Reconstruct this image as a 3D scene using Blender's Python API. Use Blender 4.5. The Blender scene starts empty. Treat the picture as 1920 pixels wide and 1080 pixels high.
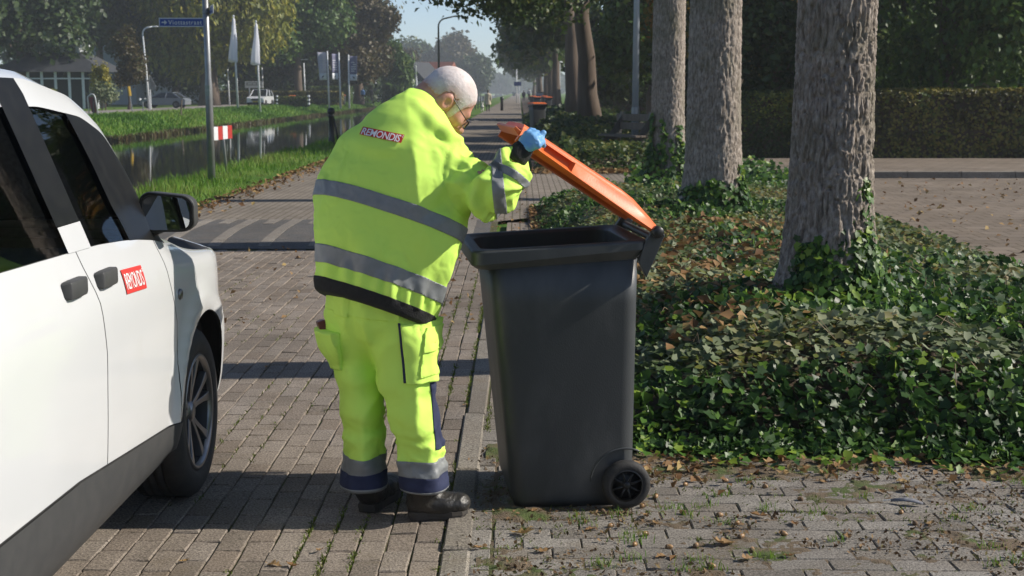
import bpy, bmesh, math, random
import numpy as np
from mathutils import Vector, Matrix
from mathutils.bvhtree import BVHTree

R = math.radians
SC = bpy.context.scene
COL = SC.collection
random.seed(7)
RNG = np.random.default_rng(11)

# ------------------------------------------------------------------ camera
CAM_H = 1.60
FPX = 2500.0                       # focal length in pixels of a 1920 wide frame
PITCH = math.atan(369.0 / FPX)     # horizon sits at y = 171 of 1080
YAW = R(0.34)
cam_d = bpy.data.cameras.new('camera')
cam = bpy.data.objects.new('camera', cam_d)
COL.objects.link(cam)
cam.location = (0, 0, CAM_H)
cam.rotation_euler = (R(90) - PITCH, 0, YAW)
cam_d.sensor_width = 36
cam_d.lens = 36 * FPX / 1920
cam_d.clip_start = 0.05
cam_d.clip_end = 4000
cam_d.dof.use_dof = True
cam_d.dof.focus_distance = 5.05
cam_d.dof.aperture_fstop = 9.0
SC.camera = cam

# ------------------------------------------------------------------ sun and sky
SUN_EL = R(33.0)
SUN_AZ = R(4.0)                    # from +X, turned towards +Y
world = bpy.data.worlds.new('World')
SC.world = world
world.use_nodes = True
wn = world.node_tree
wn.nodes.clear()
wo = wn.nodes.new('ShaderNodeOutputWorld')
wb = wn.nodes.new('ShaderNodeBackground')
ws = wn.nodes.new('ShaderNodeTexSky')
ws.sky_type = 'NISHITA'
ws.sun_disc = False
ws.sun_elevation = SUN_EL
ws.sun_rotation = R(90) - SUN_AZ
ws.air_density = 0.65
ws.dust_density = 0.3
ws.ozone_density = 1.5
wb.inputs['Strength'].default_value = 0.115
wn.links.new(ws.outputs[0], wb.inputs[0])
wn.links.new(wb.outputs[0], wo.inputs[0])
sun_d = bpy.data.lights.new('sun', 'SUN')
sun_d.energy = 5.0
sun_d.angle = R(0.55)
sun_d.color = (1.0, 0.93, 0.82)
sun = bpy.data.objects.new('sun', sun_d)
COL.objects.link(sun)
SUN_DIR = Vector((math.cos(SUN_EL) * math.cos(SUN_AZ), math.cos(SUN_EL) * math.sin(SUN_AZ), math.sin(SUN_EL)))
sun.rotation_euler = SUN_DIR.to_track_quat('Z', 'Y').to_euler()
sun.location = SUN_DIR * 50
SC.view_settings.view_transform = 'Standard'
SC.view_settings.look = 'None'
SC.view_settings.exposure = 0.32
SC.view_settings.gamma = 1.0
SC.view_settings.use_curve_mapping = False
SC.cycles.volume_bounces = 1
SC.cycles.max_bounces = 7
SC.cycles.transparent_max_bounces = 12

# ------------------------------------------------------------------ measuring helpers
_RW = Matrix.Rotation(YAW, 3, 'Z') @ Matrix.Rotation(R(90) - PITCH, 3, 'X')
def ray(px, py):
    return _RW @ Vector(((px - 960) / FPX, -(py - 540) / FPX, -1.0))
def G(px, py, z=0.0):
    d = ray(px, py); t = (z - CAM_H) / d.z
    return Vector((d.x * t, d.y * t, z))
def V(px, py, Y):
    d = ray(px, py); t = Y / d.y
    return Vector((d.x * t, Y, CAM_H + d.z * t))

# ------------------------------------------------------------------ object helpers
def tag(o, label=None, cat=None, group=None, kind=None):
    if label: o['label'] = label
    if cat: o['category'] = cat
    if group: o['group'] = group
    if kind: o['kind'] = kind
    return o

def thing(name, label, cat, loc=(0, 0, 0), rz=0.0, group=None):
    o = bpy.data.objects.new(name, None)
    o.empty_display_size = 0.1
    COL.objects.link(o)
    o.location = loc
    o.rotation_euler = (0, 0, rz)
    return tag(o, label, cat, group)

def mesh_np(name, Vs, Fs, mat=None, parent=None, smooth=False, tint=None, world=False, bevel=0, kind=None, solid=0, subd=0):
    """Vs (n,3); Fs: list of index tuples or an (m,k) array."""
    Vs = np.asarray(Vs, dtype=np.float64).reshape(-1, 3)
    if world and parent is not None:
        Vs = Vs - np.array(parent.location)
    me = bpy.data.meshes.new(name)
    if isinstance(Fs, np.ndarray):
        m, k = Fs.shape
        me.vertices.add(len(Vs)); me.vertices.foreach_set('co', Vs.astype(np.float32).ravel())
        me.loops.add(m * k); me.loops.foreach_set('vertex_index', Fs.astype(np.int32).ravel())
        me.polygons.add(m)
        me.polygons.foreach_set('loop_start', np.arange(0, m * k, k, dtype=np.int32))
        me.polygons.foreach_set('loop_total', np.full(m, k, dtype=np.int32))
        me.update(calc_edges=True)
    else:
        me.from_pydata(Vs.tolist(), [], [tuple(int(i) for i in f) for f in Fs])
    me.validate()
    if smooth:
        me.polygons.foreach_set('use_smooth', np.ones(len(me.polygons), dtype=bool))
    if tint is not None:
        a = me.attributes.new('tint', 'FLOAT', 'FACE')
        t = np.asarray(tint, dtype=np.float32)
        if t.ndim == 0: t = np.full(len(me.polygons), float(t), dtype=np.float32)
        if len(t) == len(me.polygons): a.data.foreach_set('value', t)
    o = bpy.data.objects.new(name, me)
    COL.objects.link(o)
    if parent is not None: o.parent = parent
    if mat is not None:
        for mm in (mat if isinstance(mat, (list, tuple)) else [mat]): me.materials.append(mm)
    if solid:
        md = o.modifiers.new('thickness', 'SOLIDIFY'); md.thickness = solid; md.offset = -1
    if bevel:
        md = o.modifiers.new('bevel', 'BEVEL'); md.width = bevel; md.segments = 2; md.limit_method = 'ANGLE'; md.angle_limit = R(35); md.harden_normals = True
        me.polygons.foreach_set('use_smooth', np.ones(len(me.polygons), dtype=bool))
    if subd:
        md = o.modifiers.new('subsurf', 'SUBSURF'); md.levels = subd; md.render_levels = subd
    if kind: o['kind'] = kind
    return o

def link_copy(o, parent=None, loc=None, rot=None):
    c = o.copy(); COL.objects.link(c)
    if parent is not None: c.parent = parent
    if loc is not None: c.location = loc
    if rot is not None: c.rotation_euler = rot
    return c

def copy_thing(root, loc, rz=None, label=None):
    r = root.copy(); COL.objects.link(r); r.location = loc
    if rz is not None: r.rotation_euler = (0, 0, rz)
    if label: r['label'] = label
    for ch in list(root.children):
        c = ch.copy(); COL.objects.link(c); c.parent = r
        for g in ch.children:
            d = g.copy(); COL.objects.link(d); d.parent = c
    return r

# ------------------------------------------------------------------ shape helpers: every one returns (verts, faces)
def join(*parts):
    Vs, Fs, n = [], [], 0
    for v, f in parts:
        v = np.asarray(v, dtype=float).reshape(-1, 3)
        Vs.append(v); Fs += [tuple(int(i) + n for i in q) for q in f]; n += len(v)
    return np.vstack(Vs), Fs

def box(c, s, rz=0.0):
    x, y, z = s[0] / 2, s[1] / 2, s[2] / 2
    v = np.array([(-x, -y, -z), (x, -y, -z), (x, y, -z), (-x, y, -z), (-x, -y, z), (x, -y, z), (x, y, z), (-x, y, z)])
    if rz:
        cc, ss = math.cos(rz), math.sin(rz)
        v = v @ np.array([[cc, ss, 0], [-ss, cc, 0], [0, 0, 1]])
    return v + np.array(c), [(0, 3, 2, 1), (4, 5, 6, 7), (0, 1, 5, 4), (1, 2, 6, 5), (2, 3, 7, 6), (3, 0, 4, 7)]

def loft(rings, cap=True, closed=True):
    rings = [np.asarray(r, dtype=float) for r in rings]
    k = len(rings[0]); F = []
    for i in range(len(rings) - 1):
        for j in range(k if closed else k - 1):
            a, b = i * k + j, i * k + (j + 1) % k
            F.append((a, b, b + k, a + k))
    if cap and closed:
        F.append(tuple(range(k - 1, -1, -1)))
        n = (len(rings) - 1) * k
        F.append(tuple(range(n, n + k)))
    return np.vstack(rings), F

def tube(path, radii, k=10, cap=True):
    P = [Vector(p) for p in path]
    if np.isscalar(radii): radii = [radii] * len(P)
    rings = []; up = None
    for i, p in enumerate(P):
        t = (P[min(i + 1, len(P) - 1)] - P[max(i - 1, 0)]).normalized()
        if up is None:
            up = Vector((0, 1, 0)) if abs(t.y) < 0.9 else Vector((1, 0, 0))
        u = (up - t * up.dot(t)).normalized(); w = t.cross(u); up = u
        rings.append([p + (u * math.cos(a) + w * math.sin(a)) * radii[i] for a in [2 * math.pi * j / k for j in range(k)]])
    return loft(rings, cap)

def lathe(prof, k=24, axis='z', c=(0, 0, 0), cap=True):
    rings = []
    for r, h in prof:
        ring = []
        for j in range(k):
            a = 2 * math.pi * j / k
            x, y = r * math.cos(a), r * math.sin(a)
            p = (x, y, h) if axis == 'z' else ((h, x, y) if axis == 'x' else (y, h, x))
            ring.append((p[0] + c[0], p[1] + c[1], p[2] + c[2]))
        rings.append(ring)
    return loft(rings, cap)

def prism(poly, h0, h1, axis='z'):
    def pt(p, h): return (p[0], p[1], h) if axis == 'z' else ((h, p[0], p[1]) if axis == 'x' else (p[0], h, p[1]))
    return loft([[pt(p, h0) for p in poly], [pt(p, h1) for p in poly]])

def rrect(hx, hy, r, n=5, cx=0.0, cy=0.0):
    out = []
    for qx, qy, a0 in ((1, 1, 0), (-1, 1, 90), (-1, -1, 180), (1, -1, 270)):
        for i in range(n + 1):
            a = R(a0 + 90 * i / n)
            out.append((cx + qx * (hx - r) + r * math.cos(a), cy + qy * (hy - r) + r * math.sin(a)))
    return out

def grid_sheet(xs, ys, zf):
    X, Y = np.meshgrid(xs, ys)
    Z = zf(X, Y)
    nx, ny = len(xs), len(ys)
    v = np.stack([X, Y, Z], -1).reshape(-1, 3)
    i, j = np.meshgrid(np.arange(nx - 1), np.arange(ny - 1))
    a = (j * nx + i).ravel()
    return v, np.stack([a, a + 1, a + nx + 1, a + nx], -1)

# ------------------------------------------------------------------ noise
def _hash(ix, iy, iz, seed):
    h = (ix * 374761393 + iy * 668265263 + iz * 2147483647 * 3 + seed * 974711) & 0xffffffff
    h = ((h ^ (h >> 13)) * 1274126177) & 0xffffffff
    h = h ^ (h >> 16)
    return (h & 0xffff) / 65535.0 * 2 - 1
def pn(P, s=1.0, seed=0):
    """value noise in [-1, 1]"""
    P = np.asarray(P, dtype=float) * s
    i = np.floor(P).astype(np.int64); f = P - i
    f = f * f * (3 - 2 * f)
    out = 0
    for dx in (0, 1):
        wx = f[..., 0] if dx else 1 - f[..., 0]
        for dy in (0, 1):
            wy = f[..., 1] if dy else 1 - f[..., 1]
            for dz in (0, 1):
                wz = f[..., 2] if dz else 1 - f[..., 2]
                out = out + wx * wy * wz * _hash(i[..., 0] + dx, i[..., 1] + dy, i[..., 2] + dz, seed)
    return out
def fbm(P, s=1.0, o=3, seed=0):
    return sum(pn(P, s * 2 ** k, seed + k) * 0.5 ** k for k in range(o))
def sstep(a, b, x):
    t = np.clip((x - a) / (b - a), 0, 1); return t * t * (3 - 2 * t)

# ------------------------------------------------------------------ implicit surfaces
def surface_nets(f, lo, hi, h):
    lo = np.array(lo, float); hi = np.array(hi, float)
    n = np.ceil((hi - lo) / h).astype(int) + 1
    ax = [lo[i] + h * np.arange(n[i]) for i in range(3)]
    P = np.stack(np.meshgrid(*ax, indexing='ij'), -1)
    D = f(P.reshape(-1, 3)).reshape(n)
    S = D < 0
    acc = np.zeros(tuple(n - 1) + (3,)); cnt = np.zeros(tuple(n - 1))
    I = np.stack(np.meshgrid(*[np.arange(k - 1) for k in n], indexing='ij'), -1).astype(float)
    cor = [(a, b, c) for a in (0, 1) for b in (0, 1) for c in (0, 1)]
    def sl(A, c): return A[c[0]:n[0] - 1 + c[0], c[1]:n[1] - 1 + c[1], c[2]:n[2] - 1 + c[2]]
    for a in cor:
        for d in range(3):
            if a[d] == 0:
                b = list(a); b[d] = 1
                Da, Db = sl(D, a), sl(D, b)
                m = (Da < 0) != (Db < 0)
                den = np.where(np.abs(Da - Db) < 1e-12, 1e-12, Da - Db)
                t = np.where(m, Da / den, 0)
                p = I + np.array(a); p[..., d] += t
                acc += np.where(m[..., None], p, 0); cnt += m
    act = cnt > 0
    idx = -np.ones(tuple(n - 1), dtype=int); idx[act] = np.arange(act.sum())
    Vs = acc[act] / cnt[act][:, None] * h + lo
    Fs = []
    for d in range(3):
        e, g = (d + 1) % 3, (d + 2) % 3
        A = np.moveaxis(S, (d, e, g), (0, 1, 2)); X = np.moveaxis(idx, (d, e, g), (0, 1, 2))
        m = A[:-1, 1:-1, 1:-1] != A[1:, 1:-1, 1:-1]
        w = np.argwhere(m)
        if len(w) == 0: continue
        i, j, k = w[:, 0], w[:, 1] + 1, w[:, 2] + 1
        q = np.stack([X[i, j - 1, k - 1], X[i, j, k - 1], X[i, j, k], X[i, j - 1, k]], -1)
        flip = ~A[i, j, k]
        q[flip] = q[flip][:, ::-1]
        Fs.append(q)
    F = np.vstack(Fs)
    return Vs, F[(F >= 0).all(1)]

def smin(a, b, k):
    h = np.clip(0.5 + 0.5 * (b - a) / k, 0, 1)
    return b * (1 - h) + a * h - k * h * (1 - h)

def sd_limb(P, pts, k=0.0):
    """pts: list of (pos, ra, rb, side) - an elliptical tapering chain; ra along 'side', rb along the third axis."""
    out = None
    for (p0, a0, b0, s0), (p1, a1, b1, s1) in zip(pts[:-1], pts[1:]):
        p0, p1 = np.array(p0, float), np.array(p1, float)
        ax = p1 - p0; L = np.linalg.norm(ax); ax = ax / L
        s = np.array(s0, float) + np.array(s1, float); s = s - ax * s.dot(ax); s /= np.linalg.norm(s)
        w = np.cross(ax, s)
        q = P - p0
        t = q @ ax; tc = np.clip(t / L, 0, 1); ex = t - tc * L
        ra = a0 + (a1 - a0) * tc; rb = b0 + (b1 - b0) * tc
        u, v = q @ s, q @ w
        rm = np.minimum(ra, rb)
        d = (np.sqrt((u / ra) ** 2 + (v / rb) ** 2 + (ex / rm) ** 2) - 1) * rm
        out = d if out is None else (smin(out, d, k) if k else np.minimum(out, d))
    return out

def sd_cap(P, p0, p1, r0, r1):
    p0, p1 = np.array(p0, float), np.array(p1, float)
    ax = p1 - p0; L2 = ax.dot(ax)
    t = np.clip((P - p0) @ ax / max(L2, 1e-12), 0, 1)
    return np.linalg.norm(P - p0 - t[:, None] * ax, axis=1) - (r0 + (r1 - r0) * t)

def sd_ell(P, c, r, M=None):
    q = P - np.array(c, float)
    if M is not None: q = q @ M            # columns of M are the local axes
    r = np.array(r, float)
    return (np.linalg.norm(q / r, axis=1) - 1) * r.min()

def v_normals(Vs, F):
    n = np.zeros_like(Vs)
    a, b, c = Vs[F[:, 0]], Vs[F[:, 1]], Vs[F[:, 2]]
    fn = np.cross(b - a, c - a)
    if F.shape[1] == 4: fn = fn + np.cross(c - a, Vs[F[:, 3]] - a)
    for k in range(F.shape[1]): np.add.at(n, F[:, k], fn)
    return n / np.maximum(np.linalg.norm(n, axis=1), 1e-12)[:, None]

def relax(Vs, F, it=3, lam=0.5):
    E = np.vstack([F[:, [k, (k + 1) % F.shape[1]]] for k in range(F.shape[1])])
    for _ in range(it):
        s = np.zeros_like(Vs); c = np.zeros(len(Vs))
        np.add.at(s, E[:, 0], Vs[E[:, 1]]); np.add.at(c, E[:, 0], 1)
        np.add.at(s, E[:, 1], Vs[E[:, 0]]); np.add.at(c, E[:, 1], 1)
        Vs = Vs + lam * (s / np.maximum(c, 1)[:, None] - Vs)
    return Vs

def tri(F):
    if F.shape[1] == 3: return F
    return np.vstack([F[:, [0, 1, 2]], F[:, [0, 2, 3]]])

def clip(Vs, T, f):
    """keep the part of a triangle mesh where the vertex field f > 0; extra vertex columns ride along"""
    f = np.asarray(f, float).copy(); f[np.abs(f) < 1e-9] = 1e-9
    ins = f > 0
    c = ins[T].sum(1)
    keep = T[c == 3]
    new, cut = [], {}
    extra = []
    n0 = len(Vs)
    def mid(a, b):
        key = (a, b) if a < b else (b, a)
        if key not in cut:
            a_, b_ = key
            t = f[a_] / (f[a_] - f[b_])
            cut[key] = n0 + len(extra); extra.append(Vs[a_] + t * (Vs[b_] - Vs[a_]))
        return cut[key]
    for t in T[(c == 1) | (c == 2)]:
        t = [int(i) for i in t]
        k = sum(ins[i] for i in t)
        while not (ins[t[0]] == (k == 1) and ins[t[1]] == ins[t[2]]): t = t[1:] + t[:1]
        a, b = mid(t[0], t[1]), mid(t[0], t[2])
        if k == 1: new.append((t[0], a, b))
        else: new += [(a, t[1], t[2]), (a, t[2], b)]
    V2 = np.vstack([Vs, np.array(extra)]) if extra else Vs
    T2 = np.vstack([keep, np.array(new, int)]) if new else keep
    used = np.unique(T2)
    rm = -np.ones(len(V2), int); rm[used] = np.arange(len(used))
    return V2[used], rm[T2]

# ------------------------------------------------------------------ materials
_M = {}
def nt(m): return m.node_tree
def mat(name, col=(0.5, 0.5, 0.5), rough=0.6, metal=0.0, spec=0.5, col2=None, nscale=20.0, ndetail=4.0, namount=1.0, bump=0.0, bscale=None, coat=0.0, tint=None, trans=0.0, emit=None, coord='Object', stretch=None, alpha=1.0, dirt=None):
    """A procedural material: two base colours mixed by noise, an optional per-face tint ramp and fine bump."""
    if name in _M: return _M[name]
    m = bpy.data.materials.new(name); m.use_nodes = True
    n = m.node_tree.nodes; l = m.node_tree.links
    b = n['Principled BSDF']
    b.inputs['Roughness'].default_value = rough
    b.inputs['Metallic'].default_value = metal
    b.inputs['Specular IOR Level'].default_value = spec
    b.inputs['Base Color'].default_value = (*col, 1)
    if coat: b.inputs['Coat Weight'].default_value = coat; b.inputs['Coat Roughness'].default_value = 0.06
    tc = n.new('ShaderNodeTexCoord'); src = tc.outputs[coord]
    if stretch:
        mp = n.new('ShaderNodeMapping'); mp.inputs['Scale'].default_value = stretch
        l.new(src, mp.inputs[0]); src = mp.outputs[0]
    cur = None
    if tint is not None:
        at = n.new('ShaderNodeAttribute'); at.attribute_name = 'tint'
        rp = n.new('ShaderNodeValToRGB')
        e = rp.color_ramp.elements
        while len(e) < len(tint): e.new(0.5)
        for i, (p, c) in enumerate(tint):
            e[i].position = p; e[i].color = (*c, 1)
        l.new(at.outputs['Fac'], rp.inputs[0]); cur = rp.outputs[0]
    nz = n.new('ShaderNodeTexNoise'); nz.inputs['Scale'].default_value = nscale; nz.inputs['Detail'].default_value = ndetail
    l.new(src, nz.inputs['Vector'])
    if col2 is not None:
        mx = n.new('ShaderNodeMix'); mx.data_type = 'RGBA'
        mr = n.new('ShaderNodeMapRange'); mr.inputs[1].default_value = 0.35; mr.inputs[2].default_value = 0.65; mr.inputs[4].default_value = namount
        l.new(nz.outputs['Fac'], mr.inputs[0]); l.new(mr.outputs[0], mx.inputs[0])
        if cur is None: mx.inputs[6].default_value = (*col, 1)
        else: l.new(cur, mx.inputs[6])
        mx.inputs[7].default_value = (*col2, 1)
        cur = mx.outputs[2]
    if dirt is not None:
        dc, dsc, dlo, dhi = dirt
        nd = n.new('ShaderNodeTexNoise'); nd.inputs['Scale'].default_value = dsc; nd.inputs['Detail'].default_value = 6
        l.new(src, nd.inputs['Vector'])
        mr2 = n.new('ShaderNodeMapRange'); mr2.inputs[1].default_value = dlo; mr2.inputs[2].default_value = dhi
        l.new(nd.outputs['Fac'], mr2.inputs[0])
        mx2 = n.new('ShaderNodeMix'); mx2.data_type = 'RGBA'
        l.new(mr2.outputs[0], mx2.inputs[0])
        if cur is None: mx2.inputs[6].default_value = (*col, 1)
        else: l.new(cur, mx2.inputs[6])
        mx2.inputs[7].default_value = (*dc, 1)
        cur = mx2.outputs[2]
    if cur is not None: l.new(cur, b.inputs['Base Color'])
    if bump:
        nb = n.new('ShaderNodeTexNoise'); nb.inputs['Scale'].default_value = bscale or nscale * 2; nb.inputs['Detail'].default_value = 5
        l.new(src, nb.inputs['Vector'])
        bp = n.new('ShaderNodeBump'); bp.inputs['Strength'].default_value = min(1.0, bump); bp.inputs['Distance'].default_value = 0.01 * max(1, bump)
        l.new(nb.outputs['Fac'], bp.inputs['Height']); l.new(bp.outputs[0], b.inputs['Normal'])
    if trans:
        tr = n.new('ShaderNodeBsdfTranslucent')
        if cur is not None: l.new(cur, tr.inputs[0])
        else: tr.inputs[0].default_value = (*col, 1)
        ms = n.new('ShaderNodeMixShader'); ms.inputs[0].default_value = trans
        l.new(b.outputs[0], ms.inputs[1]); l.new(tr.outputs[0], ms.inputs[2])
        l.new(ms.outputs[0], n['Material Output'].inputs[0])
    if emit:
        b.inputs['Emission Color'].default_value = (*emit[0], 1); b.inputs['Emission Strength'].default_value = emit[1]
    if alpha < 1: b.inputs['Alpha'].default_value = alpha
    _M[name] = m
    return m

def text_mesh(txt, size=1.0, bold=0.0, sx=1.0, spacing=1.0):
    """flat lettering as triangles in the xz plane, centred; returns verts (x, 0, z) and faces"""
    cu = bpy.data.curves.new('lettering', 'FONT')
    cu.body = txt; cu.size = size; cu.offset = bold; cu.align_x = 'CENTER'; cu.align_y = 'CENTER'; cu.resolution_u = 3
    cu.space_character = spacing
    o = bpy.data.objects.new('lettering', cu); COL.objects.link(o)
    dg = bpy.context.evaluated_depsgraph_get(); dg.update()
    me = o.evaluated_get(dg).to_mesh()
    me.calc_loop_triangles()
    v = np.array([tuple(x.co) for x in me.vertices]).reshape(-1, 3)
    f = [tuple(t.vertices) for t in me.loop_triangles]
    o.evaluated_get(dg).to_mesh_clear()
    bpy.data.objects.remove(o); bpy.data.curves.remove(cu)
    v = v - (v.max(0) + v.min(0)) / 2
    return np.stack([v[:, 0] * sx, np.zeros(len(v)), v[:, 1]], -1), f

# ------------------------------------------------------------------ leaves
def leaf_cards(P, size, N=None, elong=1.6, fold=0.25, jit=0.35, droop=None):
    """one folded rhombus leaf per point: 4 verts, 2 tris (as one folded quad pair)"""
    n = len(P)
    size = np.broadcast_to(np.asarray(size, float), (n,)) * (1 + jit * RNG.uniform(-1, 1, n))
    if N is None:
        N = RNG.normal(size=(n, 3)); N[:, 2] = np.abs(N[:, 2]) + 0.25
    N = N / np.linalg.norm(N, axis=1)[:, None]
    T = RNG.normal(size=(n, 3))
    if droop is not None: T = T * (1 - droop) + np.array([0, 0, -1.6]) * droop
    T = T - N * (T * N).sum(1)[:, None]; T /= np.linalg.norm(T, axis=1)[:, None]
    B = np.cross(N, T)
    s = size[:, None]
    a = P - T * s * 0.5 * elong; c = P + T * s * 0.5 * elong
    b = P + B * s * 0.5 + N * s * fold * 0.5; d = P - B * s * 0.5 + N * s * fold * 0.5
    Vs = np.stack([a, b, c, d], 1).reshape(-1, 3)
    i = np.arange(n) * 4
    return Vs, np.vstack([np.stack([i, i + 1, i + 2], -1), np.stack([i, i + 2, i + 3], -1)])
# ================================================================== THE SETTING
def ramp(*cs): return [(i / (len(cs) - 1), c) for i, c in enumerate(cs)]
M_soil = mat('soil', (0.045, 0.032, 0.02), 0.95, col2=(0.09, 0.06, 0.035), nscale=9, bump=0.8, bscale=40)
M_lawn = mat('lawn', (0.055, 0.125, 0.016), 0.9, col2=(0.115, 0.175, 0.028), nscale=0.5, ndetail=8, bump=1.0, bscale=14, spec=0.15, dirt=((0.11, 0.10, 0.03), 1.4, 0.62, 0.78))
M_blade = mat('grass_blade', rough=0.6, spec=0.3, tint=ramp((0.05, 0.13, 0.012), (0.095, 0.22, 0.018), (0.16, 0.27, 0.03), (0.22, 0.22, 0.07)), trans=0.35)

XW0, XB0 = -20.9, -25.0            # far waterline and the top of the far bank
WATER_Z = -0.92
def terrain_z(X, Y):
    near = -1.5 * sstep(-6.1, -8.6, X)
    z = np.where(X > -14, near, -1.5 * sstep(XB0 + 0.3, XW0 + 1.5, X))
    bumps = 0.05 * fbm(np.stack([X, Y, 0 * X], -1), 0.7, 3, 5)
    return z - 0.06 + np.where(X < -5.0, bumps, 0)
xs = np.concatenate([[-700, -300, -120, -60, -40, -32], np.linspace(-28, -18, 26), np.linspace(-17, -10, 6), np.linspace(-9, -5, 17), [-4.5, -2, 0, 3, 6, 10, 16, 30, 60, 150, 400, 800]])
ys = np.concatenate([[-60, -20, 0], np.linspace(4, 60, 57), np.linspace(64, 240, 60), [260, 300, 360, 450, 600, 900, 1500]])
v, f = grid_sheet(xs, ys, terrain_z)
mesh_np('ground', v, f, M_lawn, smooth=True, kind='structure')

M_water = mat('canal_water', (0.012, 0.017, 0.008), 0.03, spec=0.5)
_n = M_water.node_tree.nodes; _l = M_water.node_tree.links
_tc = _n.new('ShaderNodeTexCoord'); _mp = _n.new('ShaderNodeMapping'); _mp.inputs['Scale'].default_value = (0.5, 1.6, 1)
_nz = _n.new('ShaderNodeTexNoise'); _nz.inputs['Scale'].default_value = 1.1; _nz.inputs['Detail'].default_value = 2
_bp = _n.new('ShaderNodeBump'); _bp.inputs['Strength'].default_value = 0.035; _bp.inputs['Distance'].default_value = 0.05
_l.new(_tc.outputs['Object'], _mp.inputs[0]); _l.new(_mp.outputs[0], _nz.inputs['Vector']); _l.new(_nz.outputs['Fac'], _bp.inputs['Height']); _l.new(_bp.outputs[0], _n['Principled BSDF'].inputs['Normal'])
v, f = grid_sheet([-23, -15, -7.2], [-58, 0, 60, 150, 300, 600, 900], lambda X, Y: 0 * X + WATER_Z)
mesh_np('canal_water', v, f, M_water, kind='structure')

# ---- the brick road: a bedding sheet, one object per near brick, the farther bricks joined, then a brick material
RX0, RX1 = -4.55, -0.27
BRICK_TINTS = ramp((0.165, 0.138, 0.112), (0.205, 0.172, 0.142), (0.23, 0.197, 0.165), (0.175, 0.14, 0.11), (0.215, 0.185, 0.157))
def stone(name, tints, bump=1.0, moss=0.5):
    m = mat(name, rough=0.88, spec=0.25, tint=tints, nscale=6, col2=(0.15, 0.125, 0.10), namount=0.35, ndetail=8, coord='Generated')
    n, l = m.node_tree.nodes, m.node_tree.links
    b = n['Principled BSDF']
    geo = n.new('ShaderNodeNewGeometry')
    for x in n:
        if x.type == 'TEX_NOISE': l.new(geo.outputs['Position'], x.inputs['Vector'])
    # speckled aggregate
    vo = n.new('ShaderNodeTexNoise'); vo.inputs['Scale'].default_value = 120; vo.inputs['Detail'].default_value = 3; vo.inputs['Roughness'].default_value = 0.75
    l.new(geo.outputs['Position'], vo.inputs['Vector'])
    mr = n.new('ShaderNodeMapRange'); mr.inputs[1].default_value = 0.3; mr.inputs[2].default_value = 0.7; mr.inputs[3].default_value = 0.22; mr.inputs[4].default_value = 1.85
    l.new(vo.outputs['Fac'], mr.inputs[0])
    mu = n.new('ShaderNodeMix'); mu.data_type = 'RGBA'; mu.blend_type = 'MULTIPLY'; mu.inputs[0].default_value = 1
    src = b.inputs['Base Color'].links[0].from_socket
    l.new(src, mu.inputs[6]); l.new(mr.outputs[0], mu.inputs[7])
    # mossy and earthy stains
    ms = n.new('ShaderNodeTexNoise'); ms.inputs['Scale'].default_value = 3.1; ms.inputs['Detail'].default_value = 9; ms.inputs['Roughness'].default_value = 0.72
    l.new(geo.outputs['Position'], ms.inputs['Vector'])
    mm = n.new('ShaderNodeMapRange'); mm.inputs[1].default_value = 0.56; mm.inputs[2].default_value = 0.74; mm.inputs[4].default_value = moss
    l.new(ms.outputs['Fac'], mm.inputs[0])
    mx = n.new('ShaderNodeMix'); mx.data_type = 'RGBA'
    l.new(mm.outputs[0], mx.inputs[0]); l.new(mu.outputs[2], mx.inputs[6]); mx.inputs[7].default_value = (0.13, 0.095, 0.05, 1)
    l.new(mx.outputs[2], b.inputs['Base Color'])
    st = n.new('ShaderNodeTexNoise'); st.inputs['Scale'].default_value = 0.85; st.inputs['Detail'].default_value = 7; st.inputs['Roughness'].default_value = 0.65
    l.new(geo.outputs['Position'], st.inputs['Vector'])
    sr = n.new('ShaderNodeMapRange'); sr.inputs[1].default_value = 0.3; sr.inputs[2].default_value = 0.7; sr.inputs[3].default_value = 0.74; sr.inputs[4].default_value = 1.2
    l.new(st.outputs['Fac'], sr.inputs[0])
    sm = n.new('ShaderNodeMix'); sm.data_type = 'RGBA'; sm.blend_type = 'MULTIPLY'; sm.inputs[0].default_value = 1
    l.new(mx.outputs[2], sm.inputs[6]); l.new(sr.outputs[0], sm.inputs[7]); l.new(sm.outputs[2], b.inputs['Base Color'])
    bp = n.new('ShaderNodeBump'); bp.inputs['Strength'].default_value = 0.75; bp.inputs['Distance'].default_value = 0.004 * bump
    l.new(vo.outputs['Fac'], bp.inputs['Height']); l.new(bp.outputs[0], b.inputs['Normal'])
    return m
M_brick = stone('road_brick', BRICK_TINTS, 1.0, 0.45)
PAVER_TINTS = ramp((0.165, 0.15, 0.132), (0.205, 0.19, 0.168), (0.24, 0.222, 0.20), (0.18, 0.158, 0.132), (0.225, 0.207, 0.185))
M_paver = stone('pavement_stone', PAVER_TINTS, 1.5, 0.85)
M_joint = mat('joint_sand', (0.085, 0.062, 0.036), 0.95, col2=(0.07, 0.095, 0.025), nscale=7, ndetail=6, bump=1, bscale=90)
M_kerb = stone('kerb_stone', ramp((0.175, 0.155, 0.13), (0.215, 0.195, 0.165)), 0.8, 0.6)

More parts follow.
